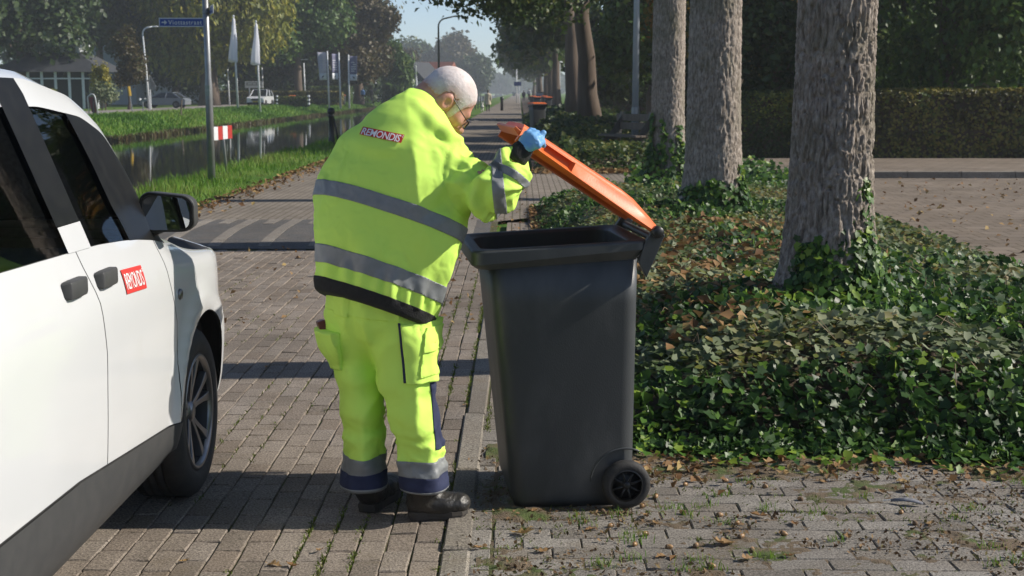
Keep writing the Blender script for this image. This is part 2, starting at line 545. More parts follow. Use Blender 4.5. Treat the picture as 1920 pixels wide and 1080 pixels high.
def far_brick(name, bw, bh, cols, mortar, rot=0.0, rotx=0.0):
    m = mat(name, cols[0], 0.9, spec=0.2)
    n, l = m.node_tree.nodes, m.node_tree.links
    geo = n.new('ShaderNodeNewGeometry'); mp = n.new('ShaderNodeMapping'); mp.inputs['Rotation'].default_value = (rotx, 0, rot)
    bt = n.new('ShaderNodeTexBrick'); bt.inputs['Scale'].default_value = 1.0
    bt.inputs['Brick Width'].default_value = bw; bt.inputs['Row Height'].default_value = bh; bt.inputs['Mortar Size'].default_value = 0.008
    bt.inputs['Color1'].default_value = (*cols[0], 1); bt.inputs['Color2'].default_value = (*cols[1], 1); bt.inputs['Mortar'].default_value = (*mortar, 1)
    l.new(geo.outputs['Position'], mp.inputs[0]); l.new(mp.outputs[0], bt.inputs['Vector'])
    nz = n.new('ShaderNodeTexNoise'); nz.inputs['Scale'].default_value = 0.8; nz.inputs['Detail'].default_value = 9; nz.inputs['Roughness'].default_value = 0.7
    l.new(geo.outputs['Position'], nz.inputs['Vector'])
    mr = n.new('ShaderNodeMapRange'); mr.inputs[1].default_value = 0.25; mr.inputs[2].default_value = 0.75; mr.inputs[3].default_value = 0.7; mr.inputs[4].default_value = 1.3
    l.new(nz.outputs['Fac'], mr.inputs[0])
    mu = n.new('ShaderNodeMix'); mu.data_type = 'RGBA'; mu.blend_type = 'MULTIPLY'; mu.inputs[0].default_value = 1
    l.new(bt.outputs['Color'], mu.inputs[6]); l.new(mr.outputs[0], mu.inputs[7]); l.new(mu.outputs[2], n['Principled BSDF'].inputs['Base Color'])
    bp = n.new('ShaderNodeBump'); bp.inputs['Strength'].default_value = 0.6; bp.inputs['Distance'].default_value = 0.006
    l.new(bt.outputs['Fac'], bp.inputs['Height']); bp.invert = True; l.new(bp.outputs[0], n['Principled BSDF'].inputs['Normal'])
    return m
M_road_far = far_brick('road_brick_far', 0.2, 0.1, ((0.19, 0.16, 0.13), (0.225, 0.193, 0.16)), (0.09, 0.08, 0.05), R(90))
M_path_far = far_brick('path_brick_far', 0.2, 0.1, ((0.20, 0.168, 0.138), (0.235, 0.202, 0.17)), (0.09, 0.08, 0.055), R(90))
M_side_far = far_brick('side_street_brick', 0.3, 0.3, ((0.165, 0.132, 0.10), (0.20, 0.163, 0.13)), (0.07, 0.055, 0.038))

# road edge narrows with distance
def road_left(Y): return -4.5 + 1.6 * sstep(20, 85, Y)
YS = np.concatenate([[-40, 0, 3.6, 8, 12, 16.6], np.linspace(17, 100, 40), [130, 180, 260, 400, 700, 1300]])
near_Y = 16.6
Vr, Fr = [], []
for Y in YS:
    z = -0.009 if Y <= near_Y else 0.0
    Vr += [(road_left(Y), Y, z), (RX1 if Y <= near_Y else 0.12, Y, z)]
for i in range(len(YS) - 1): Fr.append((2 * i, 2 * i + 1, 2 * i + 3, 2 * i + 2))
road = mesh_np('road', Vr, Fr, [M_joint, M_road_far], kind='structure')
for i, p in enumerate(road.data.polygons): p.material_index = 0 if YS[i + 1] <= near_Y else 1

def brick_mesh(L, W, H=0.05, c=0.0045, j=0.002, rnd=None):
    """bevelled brick with its top at z = 0 and slightly uneven edges (length along y)"""
    r = rnd or random
    def q(hx, hy, z, a): return [(sx * hx + r.uniform(-a, a), sy * hy + r.uniform(-a, a), z + r.uniform(-a, a) * .6) for sx, sy in ((-1, -1), (1, -1), (1, 1), (-1, 1))]
    V_ = q(W / 2, L / 2, -H, 0) + q(W / 2, L / 2, -c, j) + q(W / 2 - c, L / 2 - c, 0, j)
    F_ = [(8, 9, 10, 11)]
    for k in range(4):
        F_ += [(k, (k + 1) % 4, 4 + (k + 1) % 4, 4 + k), (4 + k, 4 + (k + 1) % 4, 8 + (k + 1) % 4, 8 + k)]
    return np.array(V_), F_

def lay(name, places, L, W, material, parent, limit=300, variants=8):
    """places: (x, y, rz). The nearest ones become objects that share a few meshes, the rest one joined mesh."""
    places = sorted(places, key=lambda p: p[0] ** 2 * 0.3 + p[1] ** 2)
    protos = []
    for k in range(variants):
        v, f = brick_mesh(L, W)
        o = mesh_np(name, v, f, material, parent, tint=k / (variants - 1))
        protos.append(o)
    for i, (x, y, rz) in enumerate(places[:limit]):
        k = random.randrange(variants)
        o = protos[i] if i < variants else link_copy(protos[k], parent)
        o.location = (x, y, random.gauss(0.0, 0.0016)); o.rotation_euler = (random.gauss(0, .006), random.gauss(0, .008), rz + random.gauss(0, .006))
    rest = places[limit:]
    if rest:
        Vs, Fs, T, n = [], [], [], 0
        for (x, y, rz) in rest:
            v, f = brick_mesh(L, W)
            c, s = math.cos(rz), math.sin(rz)
            v = v @ np.array([[c, s, 0], [-s, c, 0], [0, 0, 1]]) + np.array([x, y, random.gauss(0, .0016)])
            Vs.append(v); Fs += [tuple(a + n for a in q) for q in f]; n += len(v)
            T += [random.random()] * len(f)
        mesh_np(name + '_field', np.vstack(Vs), Fs, material, parent, tint=T, kind='stuff')

HUMP0, HUMP1 = 13.55, 16.45
pl = []
ncol = int((RX1 - RX0) / 0.1)
for c in range(ncol):
    x = RX1 - 0.056 - c * 0.1
    y = 3.7 + (0.1 if c % 2 else 0.0)
    while y < HUMP0 - 0.08:
        if abs(x) < y * 0.40 + 0.1 and not (x < -1.75 and y < 6.0): pl.append((x + random.gauss(0, .0015), y, 0))
        y += 0.2
lay('brick', pl, 0.1972, 0.0952, M_brick, road)

# gutter course and the low kerb band
for i in range(60):
    y = 3.6 + i * 0.21
    if y > 13.4: break
    pass
kerb = mesh_np('kerb_bed', *box((-0.2, 8.6, -0.032), (0.3, 10.6, 0.05)), M_joint, kind='structure')
kv = [brick_mesh(0.985, 0.105, 0.06, 0.007, 0.002) for _ in range(3)]
for i in range(11):
    v, f = brick_mesh(0.985, 0.098, 0.07, 0.008, 0.003)
    o = mesh_np('kerb_block', v, f, M_kerb, kerb, tint=random.random())
    o.location = (-0.222 + 0.0012 * i + random.gauss(0, .003), 4.0 + i * 1.0, 0.008 + random.gauss(0, .003)); o.rotation_euler = (random.gauss(0, .002), random.gauss(0, .01), random.gauss(0, .004))

# ---- the pavement in front of the ivy bed
PX0, PX1 = -0.155, 7.4
pavement = mesh_np('pavement', *grid_sheet([PX0, 2, 4, PX1 + 2], [-20, 0, 3.6, 5.2, 6.4], lambda X, Y: 0 * X - 0.008), M_joint, kind='structure')
pp, half = [], []
for r_ in range(27):
    y = 3.85 + r_ * 0.105
    x = PX0 + 0.115 + (0.105 if r_ % 2 else 0.0)
    if r_ % 2: half.append((PX0 + 0.112, y, R(90)))
    while x < 2.9:
        lim = 6.1 if x < 0.25 else 5.75
        if y < lim and x < y * 0.42: pp.append((x + 0.05, y + 0.006 * math.sin(x * 3), R(90)))
        x += 0.21
lay('paving_brick', pp, 0.2062, 0.1010, M_paver, pavement)
lay('half_paving_brick', half, 0.0985, 0.0995, M_paver, pavement)
lay('edge_brick', [(PX0 + .003, 3.9 + .105 + i * .21, 0) for i in range(13)], 0.2045, 0.098, M_paver, pavement)

# strip of pavement between kerb and bed, farther back
v, f = grid_sheet([-0.155, 0.02, 0.14], list(np.arange(6.4, 17, 1.0)), lambda X, Y: 0 * X - 0.004)
mesh_np('pavement_edge', v, f, M_path_far, kind='structure')

# ---- crossing path behind the bed, and the side street on the right
v, f = grid_sheet([0.125, 2.6, 4.2], [18.6, 21, 24.2, 26.6], lambda X, Y: 0 * X - 0.004 + 0.0 * Y)
mesh_np('path', v, f, M_path_far, kind='structure')
v, f = grid_sheet([4.32, 8, 14, 40], [3, 8, 14, 20, 24.9], lambda X, Y: 0 * X + 0.002)
mesh_np('side_street', v, f, M_side_far, kind='structure')
side_walk = mesh_np('side_pavement', *box((24.6, 27.5, 0.0), (40.0, 5.0, 0.24)), M_side_far, kind='structure')
for i in range(16):
    v, f = brick_mesh(0.99, 0.15, 0.2, 0.012, 0.003)
    o = mesh_np('kerb_block', v, f, M_kerb, side_walk, tint=random.random(), )
    o.location = (4.7 + i * 1.0, 24.92, 0.126); o.rotation_euler = (0, 0, R(90) + random.gauss(0, .004))

# ---- speed hump: dark slabs with light bars
hump = None
prof = [(HUMP0, 0.003), (HUMP0 + .45, 0.05), (HUMP0 + 1.2, 0.085), (HUMP1 - .6, 0.085), (HUMP1, 0.004)]
def hump_z(Y): return float(np.interp(Y, [p[0] for p in prof], [p[1] for p in prof]))
hv = [(x, y, z) for y, z in prof for x in (RX0 + .1, RX1 - .06)]
hf = [(2 * i, 2 * i + 1, 2 * i + 3, 2 * i + 2) for i in range(len(prof) - 1)]
M_hump = stone('hump_stone', ramp((0.085, 0.083, 0.082), (0.10, 0.098, 0.095)), 1.0, 0.3)
hump = mesh_np('speed_hump', hv, hf, M_hump, kind='structure', tint=0.5)
M_bar = stone('hump_bar_stone', ramp((0.20, 0.18, 0.155), (0.235, 0.21, 0.18)), 0.8, 0.5)
def bar(x0, x1, y0, y1):
    ys_ = [y0] + [p[0] for p in prof if y0 < p[0] < y1] + [y1]
    top = [(x, y, hump_z(y) + 0.004) for y in ys_ for x in (x0, x1)]
    n = len(top)
    bot = [(x, y, z - 0.02) for x, y, z in top]
    F_ = [(2 * i, 2 * i + 1, 2 * i + 3, 2 * i + 2) for i in range(len(ys_) - 1)]
    F_ += [(0, n, n + 1, 1), (n - 2, n - 1, 2 * n - 1, 2 * n - 2)]
    for i in range(len(ys_) - 1): F_ += [(2 * i, 2 * i + 2, n + 2 * i + 2, n + 2 * i), (2 * i + 1, n + 2 * i + 1, n + 2 * i + 3, 2 * i + 3)]
    return top + bot, F_
for i in range(8):
    x = RX1 - 0.3 - i * 0.52
    v, f = bar(x - .062, x + .062, HUMP0 + .12, HUMP1 - .5)
    mesh_np('light_bar', v, f, M_bar, hump, tint=random.random())
    v, f = bar(x - .26 - .062, x - .26 + .062, HUMP1 - 1.15, HUMP1 - .45)
    mesh_np('light_bar', v, f, M_bar, hump, tint=random.random())
v, f = bar(RX0 + .15, RX1 - .1, HUMP1 - .36, HUMP1 - .1)
mesh_np('edge_band', v, f, M_bar, hump, tint=0.2)
# second hump far along the road
v, f = loft([[(road_left(y), y, z), (0.1, y, z)] for y, z in ((72, .002), (73.2, .09), (75.2, .09), (76.4, .002))], cap=False, closed=False)
hump2 = mesh_np('speed_hump', v, f, M_hump, kind='structure', tint=0.5)
for i in range(7):
    x = -0.3 - i * 0.45
    v, f = prism([(x - .1, 72.5), (x + .1, 72.5), (x + .1, 73.6), (x - .1, 73.6)], 0.03, 0.096)
    mesh_np('light_bar', v, f, M_bar, hump2, tint=0.5)

# ---- planting bed with its mound
BX0, BX1, BY0, BY1 = 0.17, 4.25, 5.72, 18.6
def bed_left(Y): return np.where(Y < 9, 0.22 + 0.05 * np.sin(Y * 2.1), 0.16 + 0.03 * np.sin(Y * 3))
def bed_front(X): return BY0 + 0.05 * np.sin(X * 2.3) + 0.09 * pn(np.stack([X, 0 * X, 0 * X], -1), 3.1, 6) + 0.05 * pn(np.stack([X, 0 * X, 0 * X], -1), 9, 7) + np.where(X < 0.7, 0.9 * (0.7 - X), 0)
def bed_h(X, Y):
    d = np.minimum(np.minimum(X - bed_left(Y), BX1 - X), np.minimum(Y - bed_front(X), BY1 - Y))
    return 0.012 + 0.27 * sstep(0.0, 1.0, d) + 0.05 * fbm(np.stack([X, Y, 0 * X], -1), 1.2, 3, 9) * sstep(0, .4, d)
v, f = grid_sheet(np.linspace(0.1, 4.35, 50), np.linspace(5.7, 18.7, 120), lambda X, Y: np.where((X > bed_left(Y) - .03) & (Y > bed_front(X) - .04), bed_h(X, Y), -0.03))
mesh_np('planting_bed', v, f, M_soil, smooth=True, kind='structure')
# second bed beyond the path with bench and trees
v, f = grid_sheet(np.linspace(0.25, 4.4, 20), np.concatenate([np.linspace(26.6, 60, 40), np.linspace(64, 300, 40)]), lambda X, Y: 0.02 + 0.22 * sstep(0.3, 1.3, X) * sstep(26.7, 28, Y) + 0.06 * fbm(np.stack([X, Y, 0 * X], -1), 0.6, 3, 3))
mesh_np('verge', v, f, M_soil, smooth=True, kind='structure')
def verge_h(x, y): return 0.02 + 0.22 * float(sstep(0.3, 1.3, np.array(x))) * float(sstep(26.7, 28, np.array(y)))

v, f = grid_sheet([4.42, 7, 12], [52, 60, 90], lambda X, Y: 0 * X + 0.02)
mesh_np('gravel_drive', v, f, mat('gravel', (0.24, 0.19, 0.14), 0.95, col2=(0.30, 0.26, 0.21), nscale=3, bump=1, bscale=30), kind='structure')
# far road on the other bank
v, f = grid_sheet([-34.5, -31, -28.3], [-50, 0, 60, 120, 200, 300, 500, 900], lambda X, Y: 0 * X + 0.03)
mesh_np('far_road', v, f, mat('pale_asphalt', (0.20, 0.18, 0.165), 0.9, col2=(0.25, 0.22, 0.2), nscale=0.6, coord='Object'), kind='structure')

# thin films of earth, moss and leaf mould lying over the pavement
M_earth = mat('earth_film', (0.11, 0.08, 0.05), 0.95, col2=(0.17, 0.125, 0.08), nscale=22, ndetail=8, bump=1.0, bscale=160, dirt=((0.07, 0.095, 0.022), 5, .52, .62))
def _soil(X, Y):
    P = np.stack([X, Y, 0 * X], -1)
    w = .9 * fbm(P * np.array([1, 1.6, 1]), 2.4, 4, 44) + .7 * fbm(P, 17, 3, 8) + .5 * fbm(P, 55, 2, 9)
    return -.0052 + .0062 * w + .009 * sstep(5.15, 5.75, Y) + .004 * np.exp(-((X + .0) / .07) ** 2)
_v, _f = grid_sheet(np.linspace(-.15, 2.75, 260), np.linspace(3.85, 5.95, 190), _soil)
mesh_np('earth_in_joints', _v, _f, M_earth, smooth=True, kind='stuff')
# ================================================================== VEGETATION
M_bark = None
def bark(name, c1, c2, sc=1.0):
    m = mat(name, c1, 0.92, spec=0.15)
    n, l = m.node_tree.nodes, m.node_tree.links
    b = n['Principled BSDF']
    tc = n.new('ShaderNodeTexCoord'); mp = n.new('ShaderNodeMapping'); mp.inputs['Scale'].default_value = (1, 1, 0.32)
    l.new(tc.outputs['Object'], mp.inputs[0])
    a = n.new('ShaderNodeTexNoise'); a.inputs['Scale'].default_value = 46 * sc; a.inputs['Detail'].default_value = 8; a.inputs['Roughness'].default_value = 0.65
    l.new(mp.outputs[0], a.inputs['Vector'])
    w = n.new('ShaderNodeTexNoise'); w.inputs['Scale'].default_value = 2.2; w.inputs['Detail'].default_value = 5
    l.new(tc.outputs['Object'], w.inputs['Vector'])
    mx = n.new('ShaderNodeMix'); mx.data_type = 'RGBA'; mx.inputs[6].default_value = (*c1, 1); mx.inputs[7].default_value = (*c2, 1)
    mr = n.new('ShaderNodeMapRange'); mr.inputs[1].default_value = 0.35; mr.inputs[2].default_value = 0.65
    l.new(a.outputs['Fac'], mr.inputs[0]); l.new(mr.outputs[0], mx.inputs[0])
    m2 = n.new('ShaderNodeMix'); m2.data_type = 'RGBA'; m2.inputs[7].default_value = (c1[0] * .8, c1[1] * 1.02, c1[2] * .7, 1)
    mr2 = n.new('ShaderNodeMapRange'); mr2.inputs[1].default_value = 0.5; mr2.inputs[2].default_value = 0.75; mr2.inputs[4].default_value = 0.7
    l.new(w.outputs['Fac'], mr2.inputs[0]); l.new(mr2.outputs[0], m2.inputs[0]); l.new(mx.outputs[2], m2.inputs[6])
    l.new(m2.outputs[2], b.inputs['Base Color'])
    bp = n.new('ShaderNodeBump'); bp.inputs['Strength'].default_value = 1.0; bp.inputs['Distance'].default_value = 0.014
    l.new(a.outputs['Fac'], bp.inputs['Height']); l.new(bp.outputs[0], b.inputs['Normal'])
    return m
M_bark = bark('oak_bark', (0.14, 0.112, 0.088), (0.42, 0.365, 0.315))
M_bark_far = mat('bark_far', (0.085, 0.062, 0.045), 0.95, col2=(0.14, 0.105, 0.08), nscale=3, stretch=(1, 1, .2), bump=1, bscale=12)
M_twig = mat('twig', (0.07, 0.05, 0.035), 0.9)

def leafmat(name, *cols, trans=0.3, rough=0.5, spec=0.35):
    return mat(name, rough=rough, spec=spec, tint=ramp(*cols), trans=trans)
M_oak = leafmat('oak_leaf', (0.022, 0.05, 0.010), (0.042, 0.085, 0.015), (0.075, 0.12, 0.02), (0.15, 0.15, 0.025))
M_dark = leafmat('dark_leaf', (0.016, 0.034, 0.010), (0.028, 0.058, 0.015), (0.05, 0.085, 0.02), (0.075, 0.10, 0.025))
M_green = leafmat('fresh_leaf', (0.028, 0.065, 0.012), (0.052, 0.11, 0.018), (0.085, 0.155, 0.025), (0.14, 0.18, 0.03))
M_gold = leafmat('gold_green_leaf', (0.075, 0.095, 0.012), (0.145, 0.165, 0.018), (0.24, 0.245, 0.025), (0.32, 0.27, 0.035))
M_brown = leafmat('browning_leaf', (0.035, 0.035, 0.012), (0.065, 0.052, 0.016), (0.09, 0.065, 0.02), (0.06, 0.085, 0.02))
M_orange = leafmat('orange_leaf', (0.09, 0.10, 0.018), (0.20, 0.17, 0.025), (0.36, 0.18, 0.03), (0.40, 0.08, 0.025))
M_yellow = leafmat('yellow_leaf', (0.20, 0.18, 0.02), (0.34, 0.30, 0.03), (0.42, 0.36, 0.04))
M_hedge = leafmat('hedge_leaf', (0.03, 0.05, 0.012), (0.065, 0.095, 0.02), (0.11, 0.14, 0.028), (0.28, 0.27, 0.045))
M_hedge_red = leafmat('beech_hedge_leaf', (0.05, 0.05, 0.016), (0.10, 0.105, 0.026), (0.27, 0.22, 0.05), (0.09, 0.13, 0.028))
M_ivy = leafmat('ivy_leaf', (0.02, 0.052, 0.014), (0.042, 0.10, 0.02), (0.09, 0.19, 0.028), (0.24, 0.34, 0.04), trans=0.34, rough=0.42, spec=0.3)
M_dusty = leafmat('dusty_leaf', (0.065, 0.105, 0.035), (0.125, 0.165, 0.07), (0.22, 0.25, 0.145), (0.20, 0.18, 0.05), trans=0.25, rough=0.6)
M_dry = leafmat('dry_leaf', (0.12, 0.06, 0.025), (0.20, 0.11, 0.045), (0.30, 0.19, 0.09), (0.36, 0.26, 0.10), trans=0.15, rough=0.7, spec=0.2)

def crown_points(lobes, n, fill=0.35):
    """points in and on a set of (centre, radii) lobes, drawn towards the outside"""
    vol = np.array([r[0] * r[1] * r[2] for c, r in lobes]) ** (2 / 3); vol /= vol.sum()
    pick = RNG.choice(len(lobes), n, p=vol)
    C = np.array([c for c, r in lobes])[pick]; Rr = np.array([r for c, r in lobes])[pick]
    d = RNG.normal(size=(n, 3)); d /= np.linalg.norm(d, axis=1)[:, None]
    rad = np.where(RNG.random(n) < fill, RNG.random(n) ** (1 / 2.2), 0.86 + 0.16 * RNG.random(n))
    return C + d * Rr * rad[:, None], d

def foliage(name, lobes, n_clump, per, spread, size, material, parent, droop=None, elong=1.6, fill=0.35, zmin=None):
    P, D = crown_points(lobes, n_clump, fill)
    ct = RNG.random(n_clump)
    Q = np.repeat(P, per, 0) + RNG.normal(size=(n_clump * per, 3)) * np.array(spread)
    if droop: Q[:, 2] -= np.abs(RNG.normal(size=len(Q))) * droop
    nn = np.repeat(D, per, 0) * 0.8 + RNG.normal(size=Q.shape) * 0.6; nn[:, 2] += 0.35
    T = np.clip(np.repeat(ct, per) * 0.65 + RNG.random(len(Q)) * 0.45 - 0.05, 0, 1)
    if zmin is not None:
        k = Q[:, 2] > zmin; Q, nn, T = Q[k], nn[k], T[k]
    Vs, F = leaf_cards(Q, size, nn, elong, droop=0.6 if droop else None)
    return mesh_np(name, Vs, F, material, parent, tint=np.concatenate([T, T]), world=True)

def trunk_tube(p0, p1, r0, r1, k=12, flare=1.35, wob=0.06, seg=8):
    p0, p1 = np.array(p0, float), np.array(p1, float)
    path, rad = [], []
    for i in range(seg + 1):
        t = i / seg
        path.append(p0 + (p1 - p0) * t + (np.array([random.gauss(0, wob), random.gauss(0, wob), 0]) if 0 < i else 0))
        rad.append((r0 + (r1 - r0) * t) * (1 + (flare - 1) * math.exp(-t * 14)))
    return tube(path, rad, k)

def tree(name, label, x, y, h, crown_r, base, leaf_m, trunk_r=0.35, z0=0.0, n=1500, per=6, size=0.22, lobes=9, bark_m=None, droop=None, group=None, cat='tree', squash=1.0, elong=1.6, dx=0.0, spread=None, fill=0.35, taper=0.75):
    t = thing(name, label, cat, (x, y, z0), group=group)
    top = (x + random.gauss(0, .3) + dx * .15, y, z0 + h * 0.8)
    parts = [trunk_tube((x, y, z0 - 0.1), top, trunk_r, trunk_r * 0.25)]
    L = []
    hc = (h - base)
    for i in range(lobes):
        f_ = i / max(1, lobes - 1)
        zc = z0 + base + hc * (0.16 + 0.72 * f_)
        wid = crown_r * (1 - taper * abs(f_ - 0.35) ** 1.3)
        a = random.uniform(0, 2 * math.pi); q = random.uniform(0.25, 0.68) * wid
        rr = wid * random.uniform(0.42, 0.62)
        c = (x + dx * (.45 + .55 * f_) + q * math.cos(a), y + q * math.sin(a), zc)
        L.append((c, (rr, rr, rr * 0.8 * squash)))
        b0 = np.array([x + dx * 0.2, y, z0 + base + (zc - z0 - base) * 0.45])
        parts.append(tube([b0, (b0 + np.array(c)) / 2 + np.array([0, 0, .1]), c], [trunk_r * .3, trunk_r * .2, trunk_r * .07], 6))
    L.append(((x + dx * .5, y, z0 + base + hc * .5), (crown_r * .55, crown_r * .55, hc * .42)))
    v, f = join(*parts)
    mesh_np('trunk', v, f, bark_m or M_bark_far, t, smooth=True, world=True)
    foliage('crown', L, n, per, spread or (size * 1.2,) * 3, size, leaf_m, t, droop, elong, fill)
    return t

# ---------------------------------------------------------------- the near oaks, bark modelled
def oak_trunk(name, label, x, y, z0, r, top_z, res, lean=(0, 0), flare=0.42, seed=1, furrow=0.022):
    t = thing(name, label, 'tree', (x, y, z0))
    nz = int((3.6) / res); na = int(2 * math.pi * r / res)
    zz = np.concatenate([np.linspace(-0.15, 3.4, nz), np.linspace(3.5, top_z, 14)])
    aa = np.linspace(0, 2 * math.pi, na, endpoint=False)
    A, Z = np.meshgrid(aa, zz)
    rad = r * (1 - 0.035 * Z / 2) * (1 + flare * np.exp(-np.clip(Z, 0, 9) * 2.6))
    rad = rad * (1 + 0.05 * np.sin(A * 2 + 1 + seed) * np.exp(-Z * .4) + 0.10 * np.exp(-np.clip(Z, 0, 9) * 2.2) * np.sin(A * 5 + seed))
    P = np.stack([np.cos(A) * r, np.sin(A) * r, Z], -1)
    warp = 0.022 * fbm(P * np.array([1, 1, .6]), 6, 3, seed + 20)
    Q = np.stack([P[..., 0] + warp, P[..., 1] - warp, Z * 0.105 + warp * .6], -1)
    n1 = np.clip(np.abs(pn(Q * np.array([1, 1, 1.5]), 56, seed)) * 2.8, 0, 1)          # furrows between flat ridges
    n2 = np.clip(np.abs(pn(Q * np.array([1, 1, 2.4]), 98, seed + 3)) * 2.4, 0, 1)
    n4 = np.clip(np.abs(pn(np.stack([P[..., 0] + warp * .5, P[..., 1] + warp * .5, Z * .8 + warp], -1), 15, seed + 7)) * 5, 0, 1)   # cross cracks
    n3 = fbm(P * np.array([1, 1, .6]), 60, 2, seed + 5)
    big = fbm(P * np.array([1, 1, .25]), 5, 2, seed + 11)
    rad = rad + furrow * (1.0 * n1 + 0.6 * n1 * n2 + 0.25 * n4 * n1 + 0.22 * n3 + .5 * big)
    Vs = np.stack([np.cos(A) * rad + lean[0] * Z, np.sin(A) * rad + lean[1] * Z, Z], -1).reshape(-1, 3)
    i, j = np.meshgrid(np.arange(na), np.arange(len(zz) - 1)); i, j = i.ravel(), j.ravel()
    F = np.stack([j * na + i, j * na + (i + 1) % na, (j + 1) * na + (i + 1) % na, (j + 1) * na + i], -1)
    mesh_np('trunk', Vs, F, M_bark, t, smooth=True)
    return t

def oak_crown(t, x, y, base, h, rad, n, size=0.15):
    L, parts = [], []
    for i in range(9):
        a = i * 2.4; q = rad * random.uniform(.3, .65); z = base + (h - base) * random.uniform(.3, .9)
        c = (x + q * math.cos(a), y + q * math.sin(a), z); rr = rad * .48
        L.append((c, (rr, rr, rr * .7)))
        parts.append(tube([(x, y, base * .75), ((x + c[0]) / 2, (y + c[1]) / 2, (base * .8 + z) / 2), c], [.17, .1, .03], 6))
    mesh_np('limb', *join(*parts), M_bark_far, t, smooth=True, world=True)
    foliage('crown', L, n, 6, (size * 1.4,) * 3, size, M_oak, t)

T1 = G(1542, 556, 0.40); T2 = G(1334, 392, 0.38); T3 = G(1250, 330, 0.34)
oak1 = oak_trunk('oak_tree', 'thickest nearest oak trunk at the right with deeply furrowed grey bark', T1.x + .01, T1.y, 0.32, 0.208, 11, 0.0061, lean=(0.012, 0), flare=.62, seed=3, furrow=0.0135)
oak2 = oak_trunk('oak_tree', 'second oak trunk in the ivy bed, directly right of the open bin lid hinge', T2.x, T2.y, 0.30, 0.255, 11, 0.0105, seed=8, furrow=0.010)
oak3 = oak_trunk('oak_tree', 'oak trunk clad in ivy at its foot just right of the grey lamp post', T3.x, T3.y, 0.28, 0.232, 11, 0.014, seed=15, furrow=0.009)
for o_, T_, n_ in ((oak1, T1, 500), (oak2, T2, 900), (oak3, T3, 1200)):
    oak_crown(o_, T_.x, T_.y, 10.5, 17, 5.0, n_, 0.3)

# ---------------------------------------------------------------- ivy: ground cover and climbers
def ivy_leaves(P, N, size, T, name, material, parent=None, kind=None, lab=None, lobed=True, wd=False):
    """five lobed leaves, 8 verts each"""
    n = len(P)
    N = N / np.linalg.norm(N, axis=1)[:, None]
    U = RNG.normal(size=(n, 3)); U[:, 2] -= 0.6
    U = U - N * (U * N).sum(1)[:, None]; U /= np.linalg.norm(U, axis=1)[:, None]
    B = np.cross(N, U)
    shape = [(0, -.30), (.40, -.36), (.36, -.05), (.52, .12), (.25, .20), (0, .62), (-.25, .20), (-.52, .12), (-.36, -.05), (-.40, -.36)] if lobed else [(0, -.5), (.2, -.3), (.34, 0), (.2, .3), (0, .55), (-.2, .3), (-.34, 0), (-.2, -.3)]
    plain = [(0, -.34), (.30, -.38), (.42, -.12), (.38, .10), (.22, .34), (0, .60), (-.22, .34), (-.38, .10), (-.42, -.12), (-.30, -.38)] if lobed else shape
    mixq = np.clip(RNG.normal(.4, .35, n), -.15, 1)[:, None]
    wid = RNG.uniform(.75, 1.1, n)[:, None]
    k = len(shape)
    s = np.broadcast_to(np.asarray(size, float), (n,))[:, None]
    Vs = []
    cup = RNG.uniform(-0.12, 0.28, n)[:, None]
    for (a_, b_), (c_, d_) in zip(shape, plain):
        a = (a_ * (1 - mixq) + c_ * mixq) * wid; b = b_ * (1 - mixq) + d_ * mixq
        Vs.append(P + s * (B * a + U * b + N * (cup * (a * a + b * b * .5) + .12 * np.abs(a) - .10 * b * np.abs(b))))
    Vs.append(P + s * U * .02 - 0 * N)
    Vs = np.stack(Vs, 1).reshape(-1, 3)
    i = np.arange(n) * (k + 1)
    F = np.vstack([np.stack([i + k, i + q, i + (q + 1) % k], -1) for q in range(k)])
    return mesh_np(name, Vs, F, material, parent, tint=np.tile(T, k), kind=kind, world=wd)

def in_bed(n, ylo, yhi, xhi=BX1, p=1.0):
    Y = ylo + (yhi - ylo) * RNG.random(n) ** p
    X = RNG.uniform(0.12, xhi, n)
    k = (X > bed_left(Y) + .02) & (Y > bed_front(X) - .02) & (X < Y * .47)
    return X[k], Y[k]
def patchy(X, Y, s=1.1, seed=4): return fbm(np.stack([X, Y, 0 * X], -1), s, 3, seed)
X, Y = in_bed(52000, 5.6, 18.5, p=1.9)
front = sstep(1.05, 0.4, Y - bed_front(X)) + sstep(0.9, 0.35, np.hypot(X - T1.x, Y - T1.y)) + sstep(.95, .4, np.hypot(X - T2.x, Y - T2.y)) + 1.2 * sstep(17.2, 18.2, Y)
ivy_w = front + 0.6 * patchy(X, Y) + 0.06
k = ivy_w > 0.33
h = RNG.random(len(X)) ** 0.6
def cover(X, Y, h, top, s): 
    z = bed_h(X, Y) + top * h * sstep(-.02, 0.42, np.minimum(X - bed_left(Y), Y - bed_front(X)) + .03) + 0.015
    return np.stack([X, Y, z], -1)
ki = np.where(k)[0]
P = cover(X[ki], Y[ki], h[ki], 0.17, 0)
N = RNG.normal(size=P.shape) * .62; N[:, 2] += 0.8; N[:, 1] -= 0.4; N[:, 0] += .25
T = np.clip(0.36 + 0.34 * RNG.normal(size=len(P)) + 0.25 * patchy(X[ki], Y[ki], 2.2, 8), 0, 1) * 0.92
ivy_leaves(P, N, 0.056 * (0.45 + .85 * RNG.random(len(P)) ** 1.3), T, 'ivy_cover', M_ivy, kind='stuff')
